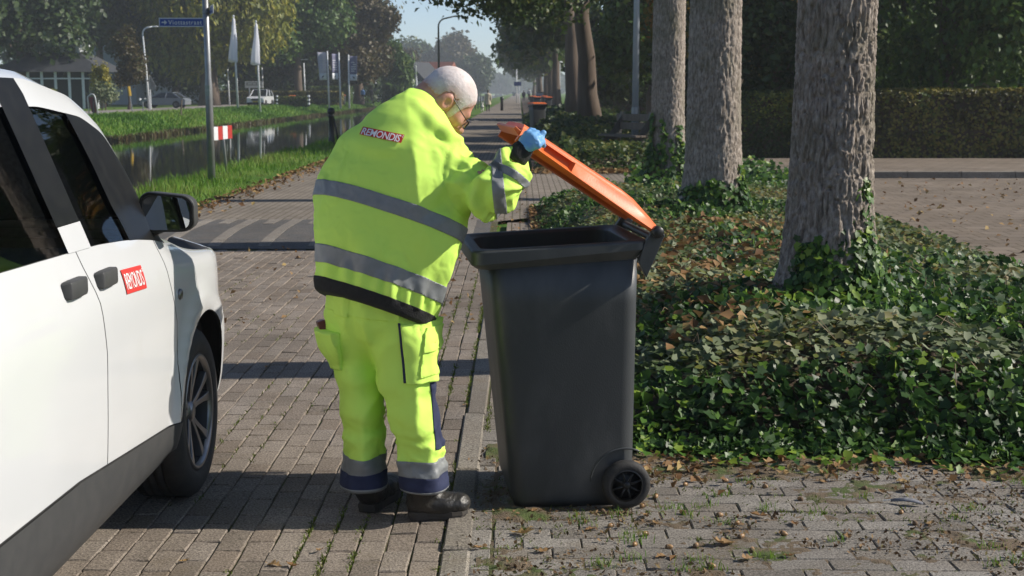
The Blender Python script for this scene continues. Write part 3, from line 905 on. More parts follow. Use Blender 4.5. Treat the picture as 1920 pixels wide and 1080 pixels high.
# paler, dusty seedlings and browning undergrowth between
ko = np.where(~k)[0]
P = cover(X[ko], Y[ko], h[ko], 0.15, 0)
N = RNG.normal(size=P.shape) * .4; N[:, 2] += 1; N[:, 1] -= 0.2
pal = 0.42 - .14 * sstep(9, 7, Y[ko]) + 0.25 * RNG.normal(size=len(P)) + 0.5 * patchy(X[ko], Y[ko], .9, 30)
m_ = RNG.random(len(P)) < np.clip(0.55 + 0.4 * sstep(1.2, 3, X[ko]) * sstep(9, 7, Y[ko]) - 0.3 * sstep(9, 13, Y[ko]), .2, .9)
ivy_leaves(P[m_], N[m_], 0.056 * (0.7 + .6 * RNG.random(m_.sum())), np.clip(pal[m_], 0, 1), 'seedling_cover', M_dusty, kind='stuff')
M_under = leafmat('undergrowth_leaf', (0.04, 0.075, 0.015), (0.09, 0.14, 0.025), (0.19, 0.20, 0.04), (0.24, 0.15, 0.05))
ivy_leaves(P[~m_], N[~m_], 0.048 * (0.6 + .7 * RNG.random((~m_).sum())), np.clip(pal[~m_] + .1 * RNG.normal(size=(~m_).sum()), 0, 1), 'undergrowth', M_under, kind='stuff', lobed=False)
n_ = 260
X = RNG.uniform(.5, 2.9, n_); Y = bed_front(X) - np.abs(RNG.normal(size=n_)) * .10
P = np.stack([X, Y, .012 + .03 * RNG.random(n_)], -1)
N = RNG.normal(size=P.shape) * .35; N[:, 2] += 1; N[:, 1] -= .3
ivy_leaves(P, N, .05 * (.5 + .7 * RNG.random(n_)), np.clip(.6 + .3 * RNG.normal(size=n_), 0, 1), 'ivy_runners', M_ivy, kind='stuff')
# wiry stems
st = []
for i in range(160):
    x = random.uniform(.3, 3.6); y = random.uniform(6, 9.5)
    if x > y * .45: continue
    z = float(bed_h(np.array(x), np.array(y))) + random.uniform(.06, .17)
    a = random.uniform(0, 6.28); L_ = random.uniform(.08, .25)
    st.append(tube([(x, y, z), (x + L_ * .5 * math.cos(a), y + L_ * .3 * math.sin(a), z + .05), (x + L_ * math.cos(a), y + L_ * .6 * math.sin(a), z - .04)], [.002, .002, .0015], 4, False))
mesh_np('dry_stems', *join(*st), mat('dry_stem', (0.30, 0.22, 0.13), .8), kind='stuff')

def climber(label, x, y, z0, r, n, hmax, ang0, ang1, size, lean=(0, 0), columns=4):
    t = thing('ivy_plant', label, 'ivy', (x, y, z0))
    cols = [(random.uniform(ang0, ang1), random.uniform(.45, 1) * hmax, random.uniform(.10, .28)) for _ in range(columns)]
    c_ = RNG.integers(0, columns, n)
    ca = np.array([c[0] for c in cols])[c_]; ch = np.array([c[1] for c in cols])[c_]; cw = np.array([c[2] for c in cols])[c_]
    hh = RNG.random(n) ** 1.5 * ch
    base = RNG.random(n) < .45
    hh[base] = RNG.random(base.sum()) ** 1.3 * hmax * .5
    a = ca + RNG.normal(size=n) * cw * (1.2 - .75 * hh / hmax)
    a[base] = RNG.uniform(ang0 - .25, ang1 + .25, base.sum())
    rr = r * (1 - 0.017 * hh) * (1 + 0.42 * np.exp(-hh * 2.6)) + 0.015 + 0.05 * RNG.random(n) * np.exp(-hh * 1.5) + .30 * RNG.random(n) ** 1.5 * np.exp(-hh * 6)
    P = np.stack([x + np.cos(a) * rr + lean[0] * hh, y + np.sin(a) * rr, z0 + hh], -1)
    N = np.stack([np.cos(a), np.sin(a), 0.45 + 0 * a], -1) + RNG.normal(size=(n, 3)) * .38
    T = np.clip(.38 + .28 * RNG.normal(size=n) + .25 * (hh / hmax), 0, 1)
    ivy_leaves(P, N, size * (0.7 + .55 * RNG.random(n)), T, 'leaves', M_ivy, t, kind='stuff', wd=True)
    stems = []
    for (c0, h0, w0) in cols:
        pth = []
        for q in range(8):
            hq = h0 * q / 7; aq = c0 + .1 * math.sin(q * 1.7 + c0)
            rq = r * (1 - 0.017 * hq) * (1 + 0.42 * math.exp(-hq * 2.6)) + .02
            pth.append((x + math.cos(aq) * rq + lean[0] * hq, y + math.sin(aq) * rq, z0 + hq))
        stems.append(tube(pth, [.012 - .001 * q for q in range(8)], 5))
    mesh_np('stem', *join(*stems), M_twig, t, smooth=True, world=True)
    return t
climber('ivy climbing in narrow tongues up the foot of the thickest nearest oak', T1.x + .01, T1.y, 0.30, .212, 2600, .86, R(-125), R(10), .052, columns=8)
climber('ivy tuft on the foot of the second oak behind the open bin', T2.x, T2.y, 0.28, .255, 900, .72, R(-150), R(-20), .062, columns=6)
climber('thick ivy sleeve around the foot of the oak beside the lamp post', T3.x, T3.y, 0.22, .25, 900, 1.1, R(-200), R(10), .08, columns=7)
# ivy mound between the path and the bed
X = RNG.uniform(1.3, 4.3, 3500); Y = RNG.uniform(18.2, 24.5, 3500)
k = (X > 1.35 + .28 * np.abs(Y - 20.4)) ; X, Y = X[k], Y[k]
P = np.stack([X, Y, 0.03 + .40 * RNG.random(len(X)) * sstep(0, .6, X - 1.3)], -1)
N = RNG.normal(size=P.shape) * .4; N[:, 2] += .8; N[:, 1] -= .4
ivy_leaves(P, N, .095, np.clip(.4 + .28 * RNG.normal(size=len(P)), 0, 1), 'ivy_cover', M_ivy, kind='stuff')
# verge undergrowth further along
n_ = 16000
Y = 26.7 + 60 * RNG.random(n_) ** 1.6; X = RNG.uniform(.3, 4.4, n_)
edge = sstep(0, .7, X - .3) * sstep(26.6, 27.6, Y)
P = np.stack([X, Y, .03 + .2 * edge + (.3 + .35 * np.clip(patchy(X, Y, .5, 71), 0, 1)) * RNG.random(n_) * edge], -1)
N = RNG.normal(size=P.shape) * .5; N[:, 2] += .8; N[:, 1] -= .3
Vs, F = leaf_cards(P, .09 + .002 * (Y - 26), N, 1.4)
T = np.clip(.4 + .3 * RNG.normal(size=n_) + .4 * patchy(X, Y, .4, 14), 0, 1)
mesh_np('undergrowth', Vs, F, leafmat('verge_leaf', (0.018, 0.04, 0.01), (0.035, 0.075, 0.014), (0.075, 0.11, 0.02), (0.16, 0.16, 0.035)), tint=np.tile(T, 2), kind='stuff')

# ---------------------------------------------------------------- grass
def blades(X, Y, Z, h, w, lean=.35):
    n = len(X); a = RNG.uniform(0, 6.283, n); b = RNG.uniform(0, 6.283, n); h = h * RNG.uniform(.55, 1.3, n)
    B = np.stack([X, Y, Z], -1); s = np.stack([np.cos(a), np.sin(a), 0 * a], -1) * (w / 2)
    l_ = np.stack([np.cos(b), np.sin(b), 0 * b], -1) * (h * lean * RNG.random(n))[:, None]
    mid = B + l_ * .35 + np.array([0, 0, 1]) * (h * .6)[:, None]; tip = B + l_ * 1.2 + np.array([0, 0, 1]) * h[:, None]
    Vs = np.stack([B - s, B + s, mid + s * .7, mid - s * .7, tip], 1).reshape(-1, 3)
    i = np.arange(n) * 5
    F = np.vstack([np.stack([i, i + 1, i + 2], -1), np.stack([i, i + 2, i + 3], -1), np.stack([i + 3, i + 2, i + 4], -1)])
    return Vs, F
n_ = 60000
Y = 8 + 80 * RNG.random(n_) ** 1.9; X = RNG.uniform(-8.2, -2.6, n_)
k = (X < road_left(Y) - .12 + .12 * np.sin(Y * 1.3)) ; X, Y = X[k], Y[k]
Z = terrain_z(X, Y) - .01
hh = .06 + .13 * sstep(-4.6, -6, X) + .06 * patchy(X, Y, .8, 55)
Vs, F = blades(X, Y, Z, np.maximum(hh, .04), .016, .7)
T = np.clip(.45 + .2 * RNG.normal(size=len(X)) + .35 * patchy(X, Y, .5, 66), 0, 1)
mesh_np('grass', Vs, F, M_blade, tint=np.tile(T, 3), kind='stuff')
# tufts on the far bank
n_ = 40000
Y = 45 + 220 * RNG.random(n_) ** 1.4; X = RNG.uniform(-27.9, -20.4, n_)
Vs, F = blades(X, Y, terrain_z(X, Y) - .02, .28, .09, .8)
T = np.clip(.42 + .2 * RNG.normal(size=n_) + .5 * patchy(X, Y, .12, 67), 0, 1)
mesh_np('grass', Vs, F, M_blade, tint=np.tile(T, 3), kind='stuff')
# reeds and dead stalks along the far waterline
n_ = 5000
Y = 45 + 200 * RNG.random(n_) ** 1.3; X = -20.9 + RNG.normal(size=n_) * .22
Vs, F = blades(X, Y, WATER_Z + 0 * X - .03, .3, .07, .9)
mesh_np('reeds', Vs, F, leafmat('reed', (0.06, .04, .02), (.12, .085, .035), (.09, .11, .03)), tint=np.tile(RNG.random(n_), 3), kind='stuff')
# small grass and moss in the paving joints
JX, JY = [], []
for c in range(ncol + 1):
    x = RX1 - 0.006 - c * 0.1
    for _ in range(420 if c < 7 else 90):
        y = 3.8 + 8 * random.random() ** 1.4
        if pn(np.array([[x * 3, y * 1.3, 0]]), 1, 3)[0] > (0.0 if c < 5 else .22): JX.append(x + random.gauss(0, .005)); JY.append(y)
for _ in range(3000):
    x = random.uniform(-.3, 2.7); y = random.uniform(3.9, 6.0)
    q = pn(np.array([[x * 2.2, y * 2.2, 0]]), 1.3, 91)[0]
    if q > .22 and x < y * .42: JX.append(x); JY.append(round((y - 3.9) / .105) * .105 + 3.9 + random.gauss(0, .008) if random.random() < .6 else y)
for _ in range(900):
    y = 3.9 + 6 * random.random(); x = random.choice((-.155, -.275)) + random.gauss(0, .008)
    if pn(np.array([[x, y * 1.6, 0]]), 1, 17)[0] > 0: JX.append(x); JY.append(y)
JX, JY = np.array(JX), np.array(JY)
JX, JY = np.repeat(JX, 3) + RNG.normal(size=len(JX) * 3) * .006, np.repeat(JY, 3) + RNG.normal(size=len(JY) * 3) * .012
Vs, F = blades(JX, JY, -.006 + 0 * JX, .016, .006, 1.2)
T = np.clip(.5 + .22 * RNG.normal(size=len(JX)), 0, 1)
mesh_np('moss', Vs, F, leafmat('moss_blade', (.06, .05, .016), (.085, .11, .016), (.13, .19, .022), (.19, .17, .06)), tint=np.tile(T, 3), kind='stuff')
tx, ty = [], []
for _ in range(46):
    x = random.uniform(0.2, 2.6); y = random.uniform(4.15, 5.6)
    for q in range(26): tx.append(x + random.gauss(0, .028)); ty.append(y + random.gauss(0, .018))
Vs, F = blades(np.array(tx), np.array(ty), np.full(len(tx), -.006), .034, .004, .9)
mesh_np('grass_tufts', Vs, F, M_blade, tint=np.tile(np.clip(.6 + .2 * RNG.normal(size=len(tx)), 0, 1), 3), kind='stuff')
# crumbs of earth and bark on the pavement
n_ = 9000
X = RNG.uniform(-.25, 2.7, n_); Y = 3.9 + 2.0 * RNG.random(n_)
k = (patchy(X, Y * 1.5, 1.6, 44) + .5 * sstep(5.0, 5.7, Y) > .12) & (X < Y * .42); X, Y = X[k], Y[k]
P = np.stack([X, Y, .004 + .006 * RNG.random(len(X))], -1)
Vs, F = leaf_cards(P, .0085, None, 1.6, jit=.8)
mesh_np('leaf_crumbs', Vs, F, leafmat('crumb', (.06, .035, .018), (.13, .075, .035), (.22, .14, .07), (.10, .10, .03), trans=.1, rough=.9), tint=np.tile(RNG.random(len(X)), 2), kind='stuff')
# brown leaf litter by the canal verge, the bed edge and the path
def litter(n, fx, fy, size, keep=None, z=.012):
    X, Y = fx(n), fy(n)
    P = np.stack([X, Y, z + .02 * RNG.random(n)], -1)
    N = RNG.normal(size=P.shape) * .5; N[:, 2] += 1
    Vs, F = leaf_cards(P, size, N, 1.5, fold=.5)
    return Vs, F, RNG.random(n)
for n, fx, fy, size, z in (
    (700, lambda n: -4.42 + np.abs(RNG.normal(size=n)) * .3 - .15, lambda n: 16 + 18 * RNG.random(n), .055, .02),
    (900, lambda n: -3.2 + 3.3 * RNG.random(n) ** .6, lambda n: 9 + 20 * RNG.random(n), .03, .008),
    (800, lambda n: .25 + 2.3 * RNG.random(n), lambda n: 26.6 + .25 * RNG.normal(size=n), .10, .02),
    (700, lambda n: .13 + .12 * np.abs(RNG.normal(size=n)), lambda n: 6.3 + 12 * RNG.random(n), .05, .03),
    (420, lambda n: RNG.uniform(.35, 2.9, n), lambda n: 5.60 + .16 * RNG.normal(size=n), .028, .010),
    (420, lambda n: RNG.uniform(4.3, 9, n), lambda n: RNG.uniform(10, 24.5, n), .045, .012)):
    Vs, F, T = litter(n, fx, fy, size, z=z)
    mesh_np('leaf_litter', Vs, F, M_dry, tint=np.tile(T, 2), kind='stuff')

X = RNG.uniform(.25, 2.6, 1500); Y = RNG.uniform(6.6, 12, 1500); k = patchy(X, Y, .9, 52) > -.05; X, Y = X[k], Y[k]
P = np.stack([X, Y, bed_h(X, Y) + .13 + .06 * RNG.random(len(X))], -1)
N = RNG.normal(size=P.shape) * .5; N[:, 2] += 1
Vs, F = leaf_cards(P, .05, N, 1.5, fold=.5)
mesh_np('leaf_litter', Vs, F, M_dry, tint=np.tile(RNG.random(len(X)), 2), kind='stuff')
# ================================================================== TREES, HEDGES FAR AND WIDE
# the row along the right of the road
row = [
 (2.95, 53, 15, 6.2, 4.4, 0.36, 'dark oak trunk standing in front of its twin, right of the far bins'),
 (2.95, 69, 15, 6.0, 4.2, 0.40, 'dark oak trunk just left of and behind its twin, near the far bins'),
]
tree('oak_tree', row[0][6], 2.75, 52, 14, 4.2, 5.5, M_oak, .40, .2, 2800, 6, .20, bark_m=M_bark_far, dx=-3.4)
tree('oak_tree', row[1][6], 2.88, 69, 14, 4.0, 4.8, M_oak, .46, .2, 2200, 6, .22, bark_m=M_bark_far, dx=-3.2)
over = tree('oak_tree', 'oak leaning its crown over the road, trunk hidden behind the ivy clad oak', 4.3, 40, 15, 7.4, 5.4, M_oak, .3, .2, 3600, 6, .19, bark_m=M_bark_far, dx=-2.6)
ov, bl = [], []
for (bx, by, bz, br) in ((-3.4, 43, 5.9, 1.2), (-2.2, 44, 5.2, 1.2), (-1.4, 46, 5.0, 1.25), (-.7, 44, 5.3, 1.3), (-.3, 48, 4.9, 1.3), (.3, 46, 4.75, 1.2), (.9, 49, 4.7, 1.3), (-2.6, 47, 6.2, 1.4), (-4.3, 45, 6.3, 1.0)):
    ov.append(((bx, by, bz), (br * 1.15, br, br * .62)))
    bl.append(tube([(4.0, 40, 5.5), ((4 + bx) / 2, (40 + by) / 2 + .5, (6.2 + bz) / 2 + .5), (bx, by, bz)], [.10, .06, .015], 6))
mesh_np('bough', *join(*bl), M_bark_far, over, smooth=True, world=True)
foliage('bough_leaves', ov, 950, 6, (.24, .24, .2), .13, M_oak, over)

for i, (y, r_, b, lab) in enumerate((
    (86, 6.0, 4.4, 'oak of the road row right behind the twin trunks'),
    (122, 6.0, 4.2, 'oak of the road row above the second pair of far bins'),
    (147, 6.2, 4.2, 'oak of the road row with a low dark crown beyond the far bins'),
    (173, 6.4, 4.4, 'bluish oak of the road row by the slender lamp posts'),
    (202, 6.5, 4.5, 'hazy oak of the road row past the slender lamp posts'),
    (240, 7, 5, 'hazy blue oak near the far end of the road row'),
    (300, 8, 5, 'last blue oak of the road row at the vanishing point'))):
    tree('oak_tree', lab, 3.2 + random.uniform(-.2, .3), y, 13.5 + random.uniform(-1, 1), r_ - 2.0, b, M_oak, .42, .1, 1500, 6, .28 + .0012 * y, dx=-2.8)

# garden trees behind the hedges on the right
tree('garden_tree', 'round evergreen behind the clipped hedge between the two nearest oaks', 6.2, 33.5, 6.5, 2.6, .6, M_dark, .2, 0, 1700, 6, .12, squash=1.1)
tree('maple_tree', 'tree turning orange and red between the first and second oak', 6.3, 39.5, 8, 2.8, 2.4, M_orange, .2, 0, 2200, 6, .12)
tree('garden_tree', 'tall dark conifer right of the thickest oak', 10.4, 33.4, 10, 3.0, 1.0, M_green, .3, 0, 3200, 7, .12, droop=.18)
tree('garden_tree', 'dark shrubby tree at the right edge behind the brown hedge', 14.5, 34, 3.4, 2.0, .3, M_green, .15, 0, 1200, 6, .12)
tree('garden_tree', 'dark broad tree deep in the garden behind the oak beside the lamp post', 7.2, 50, 5.2, 2.8, .8, M_dark, .35, 0, 2200, 6, .2)
tree('garden_tree', 'yellow green leafy tree seen between lamp post and ivy clad oak', 5.8, 60, 7.5, 3.2, 2.0, M_green, .3, 0, 1500, 6, .22)
tree('garden_tree', 'dark tree filling the gap right of the dark twin trunks', 6.6, 75, 6.5, 3.4, .8, M_dark, .4, 0, 1700, 6, .26)
tree('garden_tree', 'tall oak deep in the garden far right', 16, 47, 11, 5, 2, M_oak, .4, 0, 1800, 6, .26)
tree('garden_tree', 'tall oak beyond the hedges between the oaks', 10.5, 45.5, 9.5, 4.2, 1.4, M_oak, .4, 0, 1800, 6, .26)
tree('garden_tree', 'broad dark tree beside the far end of the gravel drive', 9.8, 95, 8.5, 5, 1.0, M_dark, .5, 0, 1500, 6, .34)

def hedge(label, x0, x1, y0, y1, h, material, n, size=.07, z0=0.0, cat='hedge'):
    t = thing('hedge', label, cat, ((x0 + x1) / 2, (y0 + y1) / 2, z0))
    core = box(((x0 + x1) / 2, (y0 + y1) / 2, z0 + h * .48), (x1 - x0 - .16, y1 - y0 - .16, h * .92))
    mesh_np('branches', *core, M_twig, t, world=True)
    A = [(x1 - x0) * h, (x1 - x0) * h, (y1 - y0) * h, (y1 - y0) * h, (x1 - x0) * (y1 - y0)]; A = np.array(A) / sum(A)
    s = RNG.choice(5, n, p=A); u, v = RNG.random(n), RNG.random(n)
    jitter = np.abs(RNG.normal(size=n)) * .05
    P = np.zeros((n, 3)); N = np.zeros((n, 3))
    P[:, 0] = x0 + (x1 - x0) * u; P[:, 1] = y0 + (y1 - y0) * u; P[:, 2] = z0 + h * v
    P[s == 0, 1] = (y0 + jitter - .03)[s == 0]; N[s == 0] = (0, -1, .35)
    P[s == 1, 1] = (y1 - jitter)[s == 1]; N[s == 1] = (0, 1, .35)
    P[s == 2, 0] = (x0 + jitter - .03)[s == 2]; N[s == 2] = (-1, 0, .35)
    P[s == 3, 0] = (x1 - jitter + .03)[s == 3]; N[s == 3] = (1, 0, .35)
    k = s == 4; P[k, 0] = x0 + (x1 - x0) * u[k]; P[k, 1] = y0 + (y1 - y0) * v[k]; P[k, 2] = z0 + h - jitter[k] + .03; N[k] = (0, 0, 1)
    P += .05 * np.stack([patchy(P[:, 0] + P[:, 2], P[:, 1], 1.5, q) for q in (5, 6, 7)], -1)
    N = N + RNG.normal(size=P.shape) * .5
    Vs, F = leaf_cards(P, size, N, 1.5)
    T = np.clip(.42 + .25 * RNG.normal(size=n) + .5 * patchy(P[:, 0], P[:, 2] + P[:, 1], 1.3, 77), 0, 1)
    mesh_np('leaves', Vs, F, material, t, tint=np.tile(T, 2), world=True, kind='stuff')
    return t
hedge('clipped dark green hedge between the two nearest oaks', 4.9, 6.05, 30.2, 31.6, 1.55, M_hedge, 9000, .05)
hedge('browning beech hedge at the right beyond the side street', 6.1, 16.5, 30.1, 31.3, 1.62, M_hedge_red, 26000, .062)
hedge('low hedge along the gravel drive behind the bench', 4.6, 9, 92, 94, 1.8, M_hedge, 3000, .14)
hedge('long dark hedge left of the silver car on the far bank', -52.5, -38.2, 108, 111, 1.75, M_hedge, 14000, .12)
hedge('round reddish shrub by the pavilion at the far left', -53.5, -49.5, 100.5, 104, 2.3, M_hedge_red, 5000, .13, cat='shrub')
hedge('low brownish hedge behind the striped bollards', -36, -21, 158, 160, 1.55, M_hedge_red, 9000, .16)
hedge('low green hedge at the end of the far bank', -34, -24, 190, 193, 2.2, M_green, 6000, .22)
hedge('small block of hedge right of the striped bollard pair', -25.5, -22.6, 142, 143.5, 1.0, M_hedge, 1600, .14)
hedge('clipped green bush behind the white off-roader', -33.8, -31.4, 163, 165, 2.6, M_green, 1800, .2, cat='bush')

# the far bank, from left to right
def X_at(px, Y): return V(px, 171, Y).x
tree('conifer_tree', 'dark tall tree behind the pavilion at the far left', X_at(40, 125), 125, 22, 8, 3, M_dark, .5, 0, 2600, 6, .4)
tree('conifer_tree', 'dark tall tree just right of the pavilion roof', X_at(190, 150), 150, 24, 7.5, 5, M_dark, .5, 0, 2600, 6, .42)
tree('young_tree', 'slim young tree with orange and brown leaves right of the pavilion', X_at(240, 116), 116, 7.2, 1.6, 1.7, M_brown, .12, 0, 900, 6, .16)
tree('swamp_cypress', 'huge golden green tree with drooping sprays behind the street sign', X_at(392, 150), 150, 24, 9.6, 3.6, M_gold, 1.0, 0, 5200, 8, .3, droop=.75, elong=2.6, lobes=15, fill=.25, taper=.35)
tree('linden_tree', 'fresh green tree right of the white flags', X_at(560, 165), 165, 24, 7.6, 4.5, M_green, .5, 0, 3000, 7, .36, lobes=11)
tree('copper_tree', 'wide brownish tree behind the three banners', X_at(672, 178), 178, 17, 6.0, 2.6, M_brown, .6, 0, 3200, 7, .38, lobes=11)
tree('willow_tree', 'weeping willow with pale hanging strands behind the banners', X_at(742, 196), 196, 9.0, 2.7, 1.2, M_green, .5, 0, 1900, 7, .3, droop=1.6, elong=4)
tree('dark_tree', 'dark tree behind the silver car', X_at(330, 172), 172, 17, 8, .8, M_dark, .5, 0, 2200, 6, .4)
tree('dark_tree', 'dark tree under the golden one behind the white signboard', X_at(490, 180), 180, 14, 8, .8, M_dark, .5, 0, 2200, 6, .4)
tree('dark_tree', 'dark tree behind the middle of the three banners', X_at(610, 205), 205, 15, 9, .6, M_dark, .5, 0, 2200, 6, .45)
tree('dark_tree', 'dark leafy tree between willow and banners', X_at(705, 230), 230, 13, 5, .6, M_dark, .5, 0, 1600, 6, .5)
tree('oak_tree', 'blue hazed tree left of the tall curved lamp post', X_at(785, 500), 500, 20, 11, 2, M_oak, .6, 0, 1600, 6, 1.0)
tree('oak_tree', 'highest hazed rust toned tree right of the curved lamp post', X_at(850, 480), 480, 21.5, 10, 2.5, M_brown, .6, 0, 1700, 6, 1.0)
tree('oak_tree', 'lower hazed tree right of the rust toned one', X_at(895, 460), 460, 12.5, 6.5, 1.5, M_dark, .6, 0, 1300, 6, .9)
tree('oak_tree', 'hazed tree just above the old man, low and wide', X_at(760, 330), 330, 11, 4.5, 1.2, M_brown, .5, 0, 1300, 6, .6)
# woods that read as one mass
def wood(name, x0, x1, y0, y1, h, n, size, material):
    L = []
    for i in range(26):
        x = random.uniform(x0, x1); y = random.uniform(y0, y1); hh = h * random.uniform(.7, 1.1)
        L.append(((x, y, hh * .5), (hh * .45, hh * .45, hh * .52)))
    P, D = crown_points(L, n, .2)
    Vs, F = leaf_cards(P, size, D + RNG.normal(size=P.shape) * .5, 1.4)
    mesh_np(name, Vs, F, material, tint=np.tile(np.clip(RNG.random(n) * .6 + .3 * patchy(P[:, 0], P[:, 1], .06, 3), 0, 1), 2), kind='stuff')
wood('far_wood', -60, 30, 900, 1000, 13, 9000, 2.6, M_dark)
wood('far_wood', -110, -46, 190, 250, 24, 11000, 1.0, M_dark)
wood('far_wood', -120, -52, 300, 400, 18, 9000, 1.3, M_oak)
wood('garden_wood', 12, 60, 90, 200, 10, 9000, .9, M_dark)
wood('garden_wood', 22, 50, 48, 80, 12, 6000, .6, M_dark)

tree('linden_tree', 'leafy tree on the far bank beyond the left edge of the view', -46, 78, 17, 6.5, 2.5, M_green, .4, 0, 1800, 6, .34)
tree('linden_tree', 'second leafy tree on the far bank beyond the left edge of the view', -58, 60, 16, 6.5, 2.0, M_oak, .4, 0, 1500, 6, .36)
# ================================================================== WHEELED BINS
M_bin = mat('bin_plastic', (0.036, 0.040, 0.043), 0.46, spec=0.5, col2=(0.046, 0.050, 0.053), nscale=5, ndetail=8, bump=0.12, bscale=320, dirt=((0.095, 0.096, 0.095), 6, 0.5, 0.85), stretch=(1, 1, .45))
M_bin_in = mat('bin_inside', (0.014, 0.014, 0.014), 0.7, col2=(0.03, 0.026, 0.02), nscale=5)
M_lid = mat('orange_plastic', (0.72, 0.15, 0.03), 0.42, spec=0.5, col2=(0.66, 0.135, 0.028), nscale=9, bump=0.06, bscale=200)
M_rubber = mat('tyre_rubber', (0.018, 0.018, 0.019), 0.75, col2=(0.03, 0.028, 0.026), nscale=25, bump=0.2, bscale=120)
M_blackp = mat('black_plastic', (0.012, 0.012, 0.013), 0.4, spec=0.5, col2=(0.02, 0.02, 0.02), nscale=30)

def make_bin(name, label, loc, rz, lid_angle, group=None, fine=True):
    """x runs from the front (opening side) to the back (wheels, hinge); y across; origin at the near front bottom corner"""
    t = thing(name, label, 'wheelie bin', loc, rz, group)
    n = 7 if fine else 3
    def ring(x0, x1, y0, y1, r, z, zb=None):
        zb = z if zb is None else zb
        return [(px, py, z + (zb - z) * (px - x0) / (x1 - x0)) for px, py in rrect((x1 - x0) / 2, (y1 - y0) / 2, r, n, (x0 + x1) / 2, (y0 + y1) / 2)]
    def sec(z, inset=0.0, r=.06):
        s = z / 0.97
        return ring(-.095 * s + inset, .475 - inset + .004 * s, -.035 * s + inset, .50 + .035 * s - inset, r, z)
    outer = [ring(.03, .45, .03, .47, .05, 0.012), ring(.012, .46, .012, .488, .05, .0), sec(.03, .004, .055), sec(.055)] + [sec(z) for z in (.2, .4, .6, .8, .965)]
    inner = [sec(.965, .006), sec(.8, .006), sec(.4, .006), sec(.06, .01), ring(.05, .4, .05, .45, .05, .05)]
    v, f = loft(outer + inner, cap=True)
    mesh_np('body', v, f, M_bin, t, smooth=True)
    # rim: a deep turned over edge, deeper at the front
    st = []
    X0, X1, Y0, Y1 = -.160, .505, -.062, .562
    o = rrect((X1 - X0) / 2, (Y1 - Y0) / 2, .05, n, (X0 + X1) / 2, (Y0 + Y1) / 2)
    i_ = rrect((.447 + .112) / 2, (.497 + .0) / 2 + .01, .07, n, (.447 - .112) / 2, .25)
    def ztop(x): return 1.010 + .034 * (x - X0) / (X1 - X0)
    def drop(x): return .056 - .022 * (x - X0) / (X1 - X0)
    for (ax, ay), (bx, by) in zip(o, i_):
        st.append([(ax, ay, ztop(ax) - drop(ax)), (ax, ay, ztop(ax) - .008), (ax + (bx - ax) * .12, ay + (by - ay) * .12, ztop(ax)),
                   (ax + (bx - ax) * .75, ay + (by - ay) * .75, ztop(bx) - .001), (bx, by, ztop(bx) - .012), (bx, by, ztop(bx) - .07),
                   (ax + (bx - ax) * .5, ay + (by - ay) * .5, ztop(ax) - .075)])
    k = len(st); v = np.array(st).reshape(-1, 3)
    f = [(a * 7 + q, ((a + 1) % k) * 7 + q, ((a + 1) % k) * 7 + (q + 1) % 7, a * 7 + (q + 1) % 7) for a in range(k) for q in range(7)]
    mesh_np('rim', v, f, M_bin, t, bevel=.003 if fine else 0)
    # wheels on an axle at the back
    ax = mesh_np('axle', *tube([(.435, -.05, .094), (.435, .55, .094)], .011, 8), M_blackp, t, smooth=True)
    for yy, sgn in ((-.012, -1), (.512, 1)):
        tyre = lathe([(.060, -.024), (.072, -.027), (.088, -.023), (.094, -.012), (.094, .012), (.088, .023), (.072, .027), (.060, .024)], 36, 'y', (.435, yy + sgn * .022, .094), cap=False)
        w = mesh_np('wheel', *tyre, M_rubber, t, smooth=True)
        fc = yy + sgn * .022 + sgn * .016
        parts = [lathe([(.058, -.026), (.063, -.026), (.063, .026), (.058, .026), (.0575, 0.0)], 30, 'y', (.435, yy + sgn * .022, .094), cap=False),
                 lathe([(0.0005, .0), (.058, .0), (.058, .006), (.0005, .006)], 30, 'y', (.435, fc - sgn * .022, .094)),
                 lathe([(.001, -.006), (.014, -.006), (.014, .006), (.001, .007)], 16, 'y', (.435, fc, .094))]
        for q in range(8):
            a = q * math.pi / 4 + .3
            p0 = (.435 + .012 * math.cos(a), fc, .094 + .012 * math.sin(a)); p1 = (.435 + .058 * math.cos(a), fc, .094 + .058 * math.sin(a))
            parts.append(tube([p0, p1], .0042, 6))
        mesh_np('wheel_rim', *join(*parts), M_blackp, w, smooth=True)
    # hinge brackets, handle bar and moulded rib over the wheel
    parts = []
    for yy in (-.055, .535):
        parts.append(prism([(.47, .96), (.50, .90), (.555, 1.03), (.568, 1.06), (.55, 1.088), (.525, 1.085), (.49, 1.03)], yy, yy + .03, 'y'))
    parts.append(tube([(.535, -.05, 1.045), (.535, .55, 1.045)], .0155, 10))
    parts.append(tube([(.50, .0, .955), (.50, .5, .955)], .016, 8))
    mesh_np('handle', *join(*parts), M_bin, t, bevel=.003 if fine else 0)
    arc = [(.435 + .135 * math.cos(a), -.002 - .035 * (.094 + .135 * math.sin(a)) / .97, .094 + .135 * math.sin(a)) for a in np.linspace(R(60), R(178), 14)]
    mesh_np('moulded_rib', *tube(arc, [.001] + [.004] * 12 + [.001], 6), M_bin, t, smooth=True)
    # lid: a crowned shell turning about the hinge
    hx, hz = .535, 1.062
    ca, sa = math.cos(lid_angle), math.sin(lid_angle)
    us = [0.0, .02, .05, .10, .14, .2, .28, .36, .405, .42, .46, .50, .53, .545, .59, .625, .64]
    rings = []
